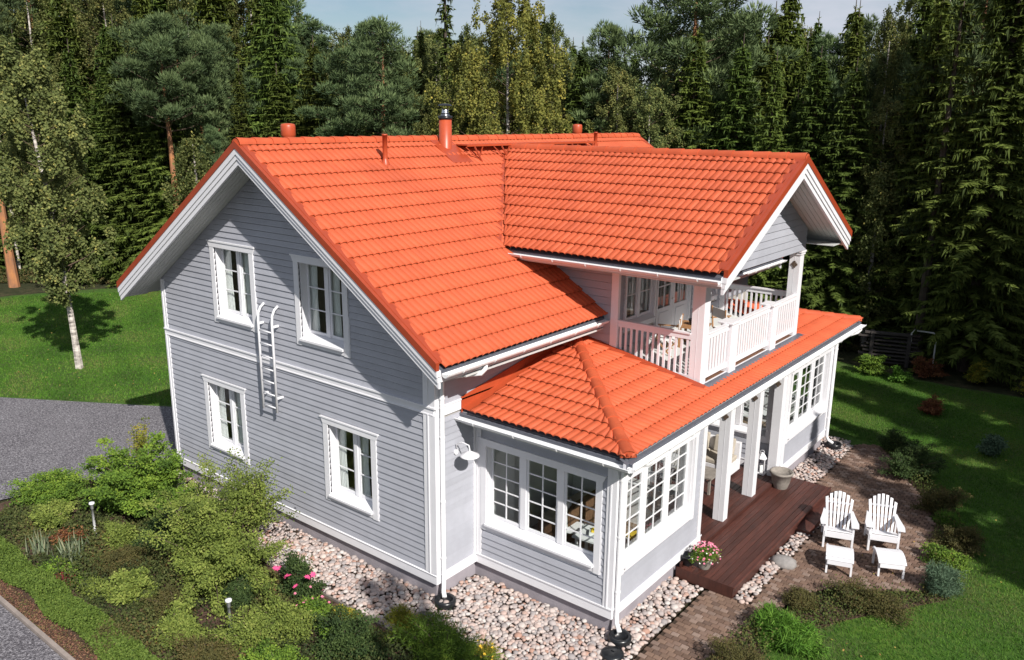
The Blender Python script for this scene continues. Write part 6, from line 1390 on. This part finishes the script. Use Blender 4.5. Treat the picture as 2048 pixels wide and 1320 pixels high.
def shrub(name, label, x, y, rx, ry, h, m, n=14000, ls=.045, branches=26, low=.15, open_=.35, cat='shrub', group=None, seed=None, lobes=None, spiky=False, twigs=True, z=None, droop=0., wl=.6):
    rg = np.random.default_rng(seed if seed is not None else int(abs(x*977+y*131))+3); r = empty(name, (x, y, G if z is None else z), 0, label=label, cat=cat, group=group)
    tips = []; q = MB()
    nl = lobes or max(3, min(7, int(branches/9))); LB = [(rg.uniform(-.42, .42)*rx, rg.uniform(-.42, .42)*ry, rg.uniform(.62, 1.0)) for _ in range(nl)]
    for k in range(branches):
        lx, ly, lh = LB[k % nl]; a = rg.uniform(0, 6.28); u = rg.uniform(0, 1)**.5; el_ = rg.uniform(low, 1.0); rad = math.sqrt(max(0.05, 1-el_**2))*u if el_ > .5 else u*(.75+.25*rg.uniform())
        tp = np.array([lx+rx*.66*rad*math.cos(a), ly+ry*.66*rad*math.sin(a), h*lh*el_*rg.uniform(.85, 1.12)]); base = np.array([rg.normal(0, rx*.08), rg.normal(0, ry*.08), 0]); mid = base*.5+tp*.5+np.array([0, 0, h*.12])
        q.tube([base, mid, tp], [.012+.006*h, .009, .003], 4)
        for s in np.linspace(open_, 1., 5): c = (1-s)**2*base+2*s*(1-s)*mid+s*s*tp; tips.append((c, .04+.05*(1-s)+.02*rx))
    if twigs: q.build('stems', TWIG, r)
    per = max(4, n//len(tips)); c = np.repeat(np.array([t[0] for t in tips]), per, 0); sd_ = np.repeat([t[1] for t in tips], per)[:, None]; N = len(c)
    b = c+rg.normal(0, 1, c.shape)*sd_*np.array([1, 1, .38]); b[:, 2] = np.maximum(b[:, 2], .02)
    d = rg.normal(0, .6, (N, 3))+(b-np.array([0, 0, h*.3]))/max(rx, h)*.6; d[:, 2] -= droop
    f = spikes if spiky else leaves; k = 3 if spiky else 4
    V, F = f(b, d, ls*rg.uniform(.6, 1.3, N)*(2.2 if spiky else 1), ls*wl*(.5 if spiky else 1), rg)
    T = np.clip(.42+rg.normal(0, .17, N)+np.repeat(rg.normal(0, .17, len(tips)), per), 0, 1)
    link('foliage', fast_mesh('foliage', V, F, np.repeat(T, k)), m, r); return r
def flowers(parent, pts, rad, m, name='flower', petals=6):
    for p in pts:
        q = MB()
        nrm = Vector((random.uniform(-.6, .8), random.uniform(-.9, .3), 1)).normalized(); a = nrm.orthogonal().normalized(); b = nrm.cross(a); c = Vector(p); vs = [c]
        for k in range(petals*2): t = math.pi*k/petals; rr = rad*(1 if k % 2 == 0 else .55); vs.append(c+(a*math.cos(t)+b*math.sin(t))*rr+nrm*rad*.25)
        q.add(vs, [(0, 1+k, 1+(k+1) % (petals*2)) for k in range(petals*2)])
        q.build(name, m, parent)
PINK = mat('pink_petals', (.75, .22, .33), .7, var=.5, scale=12); DPINK = mat('deep_pink_petals', (.62, .07, .20), .7); WHP = mat('white_petals', (.8, .78, .74), .7); YEP = mat('yellow_petals', (.75, .48, .04), .7)

# two large bushes by the gable
shrub('garden_bush', 'large bright green bush at the left end of the gable wall', -7.35, -1.6, 1.7, 1.25, 2.0, LM['bright'], n=42000, ls=.062, branches=75, seed=5, low=.12)
shrub('garden_bush', 'large pale green bush with loose airy twigs before the gable', -3.75, -2.0, 2.1, 1.3, 1.8, LM['pale'], n=56000, ls=.052, branches=95, seed=6, low=.12)
shrub('garden_bush', 'thin upright shoots rising behind the pale green bush against the gable', -4.3, -1.0, 2.0, .55, 2.1, LM['pale'], n=6500, lobes=11, ls=.05, branches=48, seed=9, low=.6, open_=.55)
shrub('garden_bush', 'low olive bush at the far left edge of the flower bed', -9.4, -2.5, 1.3, .9, .65, LM['bright'], n=22000, ls=.05, branches=70, seed=8)
shrub('garden_bush', 'thin yellowish sprig rising above the large bright bush', -8.5, -.9, .6, .4, 2.2, LM['yellow'], n=1300, ls=.05, branches=12, seed=10, low=.6, open_=.5)
shrub('perennial_plant', 'pale green perennial clump near the left garden lamp', -8.3, -3.1, .95, .6, .5, LM['pale'], n=9000, ls=.05, branches=28, seed=12)
shrub('perennial_plant', 'rusty orange leaved clump between the iris tufts', -7.3, -3.15, .45, .35, .30, LM['rust'], n=900, ls=.05, branches=22, seed=13)
shrub('perennial_plant', 'dark low mound in the middle of the flower bed', -5.6, -3.05, 1.1, .7, .42, LM['olive'], n=16000, ls=.035, branches=40, seed=14)
shrub('perennial_plant', 'yellow green leafy stalks right of the dark mound', -4.3, -3.45, .6, .45, .62, LM['pale'], n=6500, ls=.06, branches=26, seed=15)
shrub('perennial_plant', 'pale leafy clump between the dark mound and the hedge', -5.0, -3.75, .7, .35, .32, LM['pale'], n=6500, ls=.045, branches=28, seed=16)
shrub('perennial_plant', 'olive clump at the foot of the pale green bush', -3.3, -3.15, .8, .5, .45, LM['olive'], n=9000, ls=.035, branches=34, seed=17)
shrub('perennial_plant', 'broad pale green perennial beside the right garden lamp', -2.5, -3.6, .8, .45, .5, LM['pale'], n=9000, ls=.05, branches=34, seed=18)
shrub('perennial_plant', 'tall wispy perennial in front of the edging board', -1.5, -2.9, .8, .55, .6, LM['pale'], n=9000, ls=.045, branches=36, seed=19)
shrub('perennial_plant', 'bushy green perennial on the left of the rose bush', -2.6, -2.35, .6, .4, .55, LM['dark'], n=7000, ls=.04, branches=26, seed=20)
rb = shrub('rose_bush', 'rose bush with deep pink flowers at the edging board', -2.05, -1.42, .6, .4, .68, LM['dark'], n=8000, ls=.045, branches=30, seed=21)
flowers(rb, [(random.uniform(-.3, .55), random.uniform(-.45, .2), random.uniform(.45, .75)) for _ in range(11)], .062, DPINK)
fl = shrub('perennial_plant', 'low perennial with small pale pink flowers near the soil', -1.35, -1.75, .5, .4, .4, LM['bright'], n=5000, ls=.05, branches=22, seed=22)
flowers(fl, [(random.uniform(-.4, .4), random.uniform(-.35, .3), random.uniform(.3, .5)) for _ in range(10)], .03, PINK)
shrub('perennial_plant', 'small bright weed on the bare soil', -.75, -1.45, .25, .2, .28, LM['yellow'], n=1500, ls=.05, branches=10, seed=23)
shrub('perennial_plant', 'yellow green plant at the edge of the soil patch', -.45, -1.95, .4, .35, .45, LM['bright'], n=4000, ls=.05, branches=20, seed=24)
shrub('perennial_plant', 'tall feathery yellow green plant against the pebbles', .35, -1.05, .45, .35, .85, LM['yellow'], n=5500, ls=.035, branches=26, seed=25, spiky=True)
shrub('garden_bush', 'dark bush at the bottom centre below the edging', -.1, -2.0, 1.1, .6, .80, LM['dark'], n=15000, ls=.042, branches=38, seed=26)
shrub('garden_bush', 'feathery green bush over the pebbles at the bottom centre', 1.35, -1.25, 1.05, .6, .92, LM['bright'], n=20000, ls=.038, branches=80, seed=27, spiky=True)
yb_ = shrub('perennial_plant', 'small plant with yellow and orange flowers on the pebbles', 1.75, -.85, .35, .25, .34, LM['yellow'], n=3000, ls=.035, branches=20, seed=28, spiky=True)
flowers(yb_, [(random.uniform(-.3, .3), random.uniform(-.2, .2), random.uniform(.2, .38)) for _ in range(16)], .028, YEP)
shrub('perennial_plant', 'low olive plants along the bottom edge left of centre', -2.9, -4.3, 1.1, .4, .3, LM['olive'], n=8000, ls=.04, branches=40, seed=29)
shrub('perennial_plant', 'dense green perennial between the two large bushes', -5.6, -2.1, .8, .6, .75, LM['dark'], n=12000, ls=.05, branches=44, seed=101)
shrub('perennial_plant', 'light olive perennial at the right foot of the large bright bush', -6.3, -2.6, .7, .45, .5, LM['pale'], n=8000, ls=.045, branches=30, seed=102)
shrub('perennial_plant', 'loose yellow green plant at the lower left of the bed behind the hedge', -6.0, -3.9, .8, .3, .3, LM['bright'], n=6000, ls=.05, branches=28, seed=103)
shrub('perennial_plant', 'wide olive perennial between the right garden lamp and the rose bush', -1.4, -2.2, .9, .45, .5, LM['pale'], n=9000, ls=.045, branches=40, seed=104)
shrub('perennial_plant', 'spreading brownish perennial in the lower middle of the bed', -1.6, -3.7, 1.1, .5, .42, LM['olive'], n=12000, ls=.04, branches=44, seed=105)
shrub('perennial_plant', 'green perennial at the bottom edge left of the dark bush', -.6, -3.1, .8, .5, .5, LM['bright'], n=9000, ls=.045, branches=36, seed=106)
shrub('perennial_plant', 'dark leafy plants along the bottom edge below the feathery bush', 1.2, -2.4, 1.0, .5, .45, LM['dark'], n=11000, ls=.045, branches=44, seed=107)
# iris tufts
def iris(x, y, label, n=40, h=.5, m=None, seed=1, spread=.16):
    rg = np.random.default_rng(seed); r = empty('iris_plant', (x, y, G), 0, label=label, cat='plant', group='iris tufts in the flower bed'); b = np.column_stack([rg.normal(0, spread*.6, (n, 2)), np.zeros(n)]); d = np.column_stack([rg.normal(0, .22, (n, 2)), np.ones(n)])
    V, F = spikes(b, d, rg.uniform(.6, 1.1, n)*h, .045, rg); link('blades', fast_mesh('blades', V, F, np.repeat(rg.uniform(0, 1, n), 3)), m or LM['iris'], r)
iris(-7.25, -3.75, 'grey green iris tuft nearest the hedge on the left', seed=2); iris(-6.6, -3.35, 'grey green iris tuft left of the dark mound', seed=3); iris(-6.35, -3.6, 'grey green iris tuft closest to the dark mound', seed=4, h=.42)
rp = shrub('perennial_plant', 'small dark red leaved plant by the hedge', -5.75, -3.9, .28, .2, .16, leafmat('dark_red_leaves', [(.10, .02, .02), (.18, .03, .03), (.12, .05, .03)]), n=1500, ls=.04, branches=14, seed=31)
# low clipped hedge along the kerb
rg = np.random.default_rng(44); N = 60000; hx = rg.uniform(-9.3, 1.5, N); w = .27; hy = -4.36+rg.uniform(-w, w, N)+.05*np.sin(hx*3); hz = np.abs(rg.normal(0, 1, N)); edge = 1-(np.abs(hy+4.36)/(w+.05))**2*.5
hz = (.22+.05*np.sin(hx*4.1)+.03*np.sin(hx*9))*edge*rg.uniform(.35, 1.05, N); V, F = leaves(np.column_stack([hx, hy, hz]), rg.normal(0, .6, (N, 3))+np.array([0, 0, .6]), .036*rg.uniform(.7, 1.3, N), .026, rg)
hed = empty('low_hedge', (0, 0, G), label='low clipped green hedge strip along the kerb at the lower left', cat='hedge')
link('foliage', fast_mesh('foliage', V, F, np.repeat(np.clip(.5+rg.normal(0, .2, N), 0, 1), 4)), leafmat('hedge_leaves', [(.035, .065, .010), (.075, .125, .018), (.12, .18, .028), (.18, .24, .05)]), hed, kind=None)
# ground leaves and litter over the soil of the flower bed
BED = [(-9.8, -3.4), (-8.9, -4.05), (1.2, -4.05), (3.9, -4.0), (3.9, -2.2), (2.2, -1.35), (-8.9, -1.25), (-9.9, -1.8)]
N = 70000; pts = np.column_stack([rg.uniform(-9.9, 3.9, N), rg.uniform(-4.1, -1.2, N)]); f1 = np.sin(pts[:, 0]*2.1+1)*np.cos(pts[:, 1]*3.3)+np.sin(pts[:, 0]*.9)*.6; keep = np.array([inside(BED, *p) for p in pts]) & (f1 > -.9+rg.normal(0, .3, N)); pts = pts[keep]; n = len(pts)
V, F = leaves(np.column_stack([pts, np.abs(rg.normal(0, 1, n))*.075*(1.1+np.clip(f1[keep], -.6, 1.4))]), rg.normal(0, .7, (n, 3))+np.array([0, 0, .5]), .055*rg.uniform(.5, 1.3, n), .036, rg)
link('bed_ground_cover', fast_mesh('bed_ground_cover', V, F, np.repeat(np.clip(.45+.3*np.sin(pts[:, 0]*1.7)*np.cos(pts[:, 1]*2.3+pts[:, 0])+rg.normal(0, .18, n), 0, 1), 4)), leafmat('bed_cover_leaves', [(.022, .032, .010), (.042, .058, .015), (.07, .088, .022), (.11, .12, .035), (.15, .085, .03)]), None, loc=(0, 0, G), kind='stuff', label='small leaves and seedlings over the flower bed soil', cat='ground cover')
# bark litter strip between kerb and hedge
N = 9000; px_ = rg.uniform(-9.3, 4.2, N); py_ = rg.uniform(-4.89, -4.62, N); V, F = leaves(np.column_stack([px_, py_, rg.uniform(.0, .03, N)]), rg.normal(0, 1, (N, 3))*np.array([1, 1, .3]), .04*rg.uniform(.4, 1.2, N), .022, rg)
link('bark_litter', fast_mesh('bark_litter', V, F, np.repeat(rg.uniform(0, 1, N), 4)), tone_mat('brown_bark_chips', [(.05, .022, .014), (.12, .055, .035), (.20, .10, .06), (.07, .09, .02)]), None, loc=(0, 0, G), kind='stuff', label='reddish brown bark litter along the kerb', cat='ground cover')

# right side border
shrub('juniper_bush', 'bright lime green juniper by the path', 5.30, 2.75, .72, .62, .55, LM['lime'], n=20000, ls=.055, branches=52, seed=51, spiky=True, low=.1)
shrub('garden_bush', 'rounded brownish green bush left of the lime juniper', 5.05, 1.55, .62, .50, .50, LM['olive'], n=15000, ls=.028, branches=46, seed=52)
shrub('garden_bush', 'dark green plants at the bottom edge beside the brick path', 4.62, .45, .45, .5, .38, LM['dark'], n=8000, ls=.035, branches=34, seed=53)
shrub('garden_bush', 'low spreading brownish green bush behind the lime juniper', 6.15, 4.75, 1.0, .50, .40, LM['olive'], n=20000, ls=.03, branches=60, seed=54)
shrub('garden_bush', 'low olive bush in front of the foot stools', 5.25, 4.0, .5, .4, .32, LM['olive'], n=8000, ls=.03, branches=30, seed=58)
shrub('spruce_bush', 'small blue green spruce bush right of the foot stools', 7.05, 6.05, .42, .38, .68, LM['blue'], n=9000, ls=.04, branches=44, seed=55, spiky=True)
shrub('garden_bush', 'fresh green bush behind the small blue spruce bush', 7.0, 7.1, .6, .5, .5, LM['bright'], n=10000, ls=.04, branches=34, seed=59)
shrub('garden_bush', 'dark bush on the right of the garden chairs', 6.95, 8.3, .65, .6, .5, LM['olive'], n=13000, ls=.035, branches=46, seed=56)
shrub('garden_bush', 'dark leafy bush behind the garden chairs', 6.2, 9.7, .75, .7, .6, LM['olive'], n=14000, ls=.04, branches=46, seed=57)
shrub('garden_bush', 'tall shaded bush with pale leaf tips at the far end of the patio', 5.2, 11.2, .85, .8, .95, LM['dark'], n=16000, ls=.045, branches=46, seed=60)
shrub('garden_bush', 'green bush beside the far end of the brick paving', 4.5, 12.7, .7, .6, .6, LM['dark'], n=9000, ls=.045, branches=32, seed=61)
shrub('garden_bush', 'small low plant in the border between the patio bushes', 6.6, 9.1, .35, .3, .3, LM['lime'], n=3500, ls=.045, branches=20, seed=62, spiky=True)
BORD = [(4.55, .3), (4.65, 2.6), (5.4, 4.6), (6.75, 5.75), (6.7, 7.3), (6.2, 9.6), (4.2, 12.8), (4.6, 12.9), (6.6, 9.9), (7.2, 8), (7.25, 5.9), (5.95, 4.0), (5.3, 2.4), (5.2, .3)]
N = 60000; pts = np.column_stack([rg.uniform(4.2, 7.3, N), rg.uniform(.3, 12.9, N)]); pts = pts[np.array([inside(BORD, *p) for p in pts])]; n = len(pts)
V, F = leaves(np.column_stack([pts, np.abs(rg.normal(0, .09, n))*(1.2+np.sin(pts[:, 1]*3)*.6)]), rg.normal(0, .7, (n, 3))+np.array([0, 0, .5]), .045*rg.uniform(.5, 1.3, n), .03, rg)
link('border_ground_cover', fast_mesh('border_ground_cover', V, F, np.repeat(rg.uniform(0, 1, n), 4)), leafmat('border_cover_leaves', [(.03, .045, .012), (.06, .085, .018), (.09, .12, .025), (.12, .10, .03)]), None, loc=(0, 0, G), kind='stuff', label='low leafy ground cover between the shrubs of the patio border', cat='ground cover')
N = 900; px_ = rg.uniform(-30, 13, N); py_ = rg.uniform(-3, 19, N); ok_ = (px_ < -10) | (px_ > 5.3); px_, py_ = px_[ok_ & ((px_ > -14) | (py_ > 2.2*(px_+14)*.3+2) | True)], py_[ok_]
px_ = px_[:len(py_)]; ok_ = ((px_ > 5.3) & (py_ < 18)) | ((px_ < -13) & (py_ > .62*(px_+14)+2.4)); px_, py_ = px_[ok_], py_[ok_]; n = len(px_)
V, F = leaves(np.column_stack([px_, py_, np.full(n, .045)]), rg.normal(0, 1, (n, 3))*np.array([1, 1, .2]), .05*rg.uniform(.6, 1.2, n), .04, rg)
link('fallen_leaves', fast_mesh('fallen_leaves', V, F, np.repeat(rg.uniform(0, 1, n), 4)), leafmat('fallen_birch_leaves', [(.30, .24, .06), (.42, .33, .08), (.28, .15, .05)]), None, loc=(0, 0, G), kind='stuff', label='yellow birch leaves scattered over the lawns', cat='leaves')
# flower pot on the deck
fpz = pot('flower_pot', (3.42, 3.72, DZ), .155, .22, TERR, 'clay pot of pink petunias at the near corner of the deck')
fo = shrub('x', None, 0, 0, .26, .26, .28, LM['bright'], n=3600, ls=.028, branches=40, seed=70, cat=None, low=.05, z=0)
for ch_ in [c for c in bpy.data.objects if c.parent == fo]: ch_.parent = fpz; ch_.location = (0, 0, .19)
bpy.data.objects.remove(fo)
fp2 = []
for _ in range(120):
    a = random.uniform(0, 6.28); e_ = random.uniform(.0, 1.5); fp2.append((.29*math.cos(e_)*math.cos(a), .29*math.cos(e_)*math.sin(a), .20+.30*math.sin(e_)))
flowers(fpz, fp2[:85], .026, PINK); flowers(fpz, fp2[85:], .016, WHP)
pot('flower_pot', (3.12, 3.62, DZ), .13, .2, BLACKP, 'small black pot squeezed between the petunias and the wall')
# young saplings on the right lawn and growth at the forest edge
for i, (x, y, h, m, lb) in enumerate([(4.6, 16.6, .6, 'rust', 'thin reddish sapling on the shaded right lawn'), (6.6, 14.2, .7, 'blue', 'small blue green sapling on the shaded right lawn'), (2.0, 19.6, .8, 'bright', 'leafy weeds at the foot of the plank stack'), (3.6, 20.6, .9, 'rust', 'rusty brown dead bush beside the tube frame'), (5.0, 20.9, .8, 'yellow', 'yellow green bush by the pale trunk at the forest edge'), (6.9, 20.6, .8, 'yellow', 'light green shrub at the right end of the forest edge'), (3.0, 19.4, .5, 'lime', 'low lime green plant before the plank stack'), (7.9, 21.5, 1.2, 'bright', 'leafy shrub at the right edge of the photo')]):
    shrub('forest_edge_shrub', lb, x, y, .45 if h < .75 else .7, .4 if h < .75 else .6, h, LM[m], n=4500, ls=.06, branches=24, seed=80+i)

# forest-edge undergrowth: one uncountable mass
def strew(name, label, band, n, ls, h, m, cat='undergrowth', kind='stuff', seed=3, spiky=False, z=0.):
    rg = np.random.default_rng(seed); P = []
    for (x0, y0_), (x1, y1_), wd in band:
        k = int(n*math.hypot(x1-x0, y1_-y0_)/sum(math.hypot(b[1][0]-b[0][0], b[1][1]-b[0][1]) for b in band)); t = rg.uniform(0, 1, k); off = rg.uniform(0, wd, k)
        d = np.array([x1-x0, y1_-y0_]); nn = np.array([-d[1], d[0]])/np.linalg.norm(d); p = np.array([x0, y0_])+d*t[:, None]+nn*off[:, None]
        bump_ = .5+.5*np.sin(p[:, 0]*1.7+np.sin(p[:, 1]*1.3)*2)*np.cos(p[:, 1]*1.1+1); P.append(np.column_stack([p, h*(.2+bump_)*rg.uniform(.1, 1, k)*np.clip(off/1.0, .15, 1)]))
    b = np.concatenate(P); N = len(b); V, F = (spikes if spiky else leaves)(b, rg.normal(0, .6, (N, 3))+np.array([0, 0, .5]), ls*rg.uniform(.6, 1.4, N), ls*.6, rg)
    return link(name, fast_mesh(name, V, F, np.repeat(rg.uniform(0, 1, N), 3 if spiky else 4)), m, None, loc=(0, 0, G), kind=kind, label=label, cat=cat)
EDGE = [((-39.2, 5.3), (-33.4, 9.9), 3.2), ((-33.4, 9.9), (-28.8, 13.2), 3.2), ((-28.8, 13.2), (-20.5, 16.2), 3.2), ((-20.5, 16.2), (-12.5, 18.7), 3.2), ((-12.5, 18.7), (-5.4, 20.4), 3.2), ((-5.4, 20.4), (-1.4, 21.2), 3.2), ((-1.4, 21.2), (2.0, 22.9), 3.2), ((2.0, 22.9), (6.9, 25.3), 3.2)]
strew('forest_undergrowth', 'bilberry and fern undergrowth along the forest edge', EDGE, 90000, .12, .55, leafmat('undergrowth_leaves', [(.025, .035, .010), (.05, .065, .016), (.09, .085, .025), (.12, .075, .03)]))

# grass blades on the lawns near the camera
def grass(name, label, region, n, h, w, seed, m):
    rg = np.random.default_rng(seed); xs = [p[0] for p in region]; ys = [p[1] for p in region]; P = np.column_stack([rg.uniform(min(xs), max(xs), n), rg.uniform(min(ys), max(ys), n)])
    x, y = P[:, 0], P[:, 1]; ins = np.zeros(n, bool); j = len(region)-1
    for i in range(len(region)):
        xi, yi = region[i]; xj, yj = region[j]; c = ((yi > y) != (yj > y)) & (x < (xj-xi)*(y-yi)/(yj-yi+1e-12)+xi); ins ^= c; j = i
    P = P[ins]; n = len(P); d = np.column_stack([rg.normal(0, .45, (n, 2)), np.ones(n)]); V, F = spikes(np.column_stack([P, np.zeros(n)-.015]), d, h*rg.uniform(.5, 1.3, n), w, rg)
    pt = .5+.22*np.sin(P[:, 0]*1.3+2*np.sin(P[:, 1]*.7))+.15*np.sin(P[:, 1]*2.9+P[:, 0]); link(name, fast_mesh(name, V, F, np.repeat(np.clip(pt+rg.normal(0, .2, n), 0, 1), 3)), m, None, loc=(0, 0, G), kind='stuff', label=label, cat='grass')
GR = tone_mat('grass_blades', [(.038, .098, .010), (.064, .165, .015), (.092, .215, .020), (.135, .25, .034), (.18, .19, .06)], transl=.35)
grass('lawn_grass', 'mown green grass of the right lawn', [(4.7, -1), (4.9, .2), (5.15, .3), (5.25, 2.4), (5.95, 4.0), (7.2, 5.9), (7.2, 8), (6.6, 9.9), (4.6, 12.9), (3.7, 13.0), (1.5, 13.6), (.5, 19.6), (4.6, 19.8), (7.5, 20.1), (13, 18), (13, -1)], 330000, .055, .012, 91, GR)
grass('lawn_grass', 'mown green grass of the left lawn', [(-9.7, 5.5), (-12.3, 3.1), (-14.0, 2.1), (-18.0, -.4), (-23, -3.4), (-33, -5), (-33, 6), (-31, 9), (-26, 13.5), (-18, 19), (-9.5, 20)], 260000, .06, .03, 92, GR)
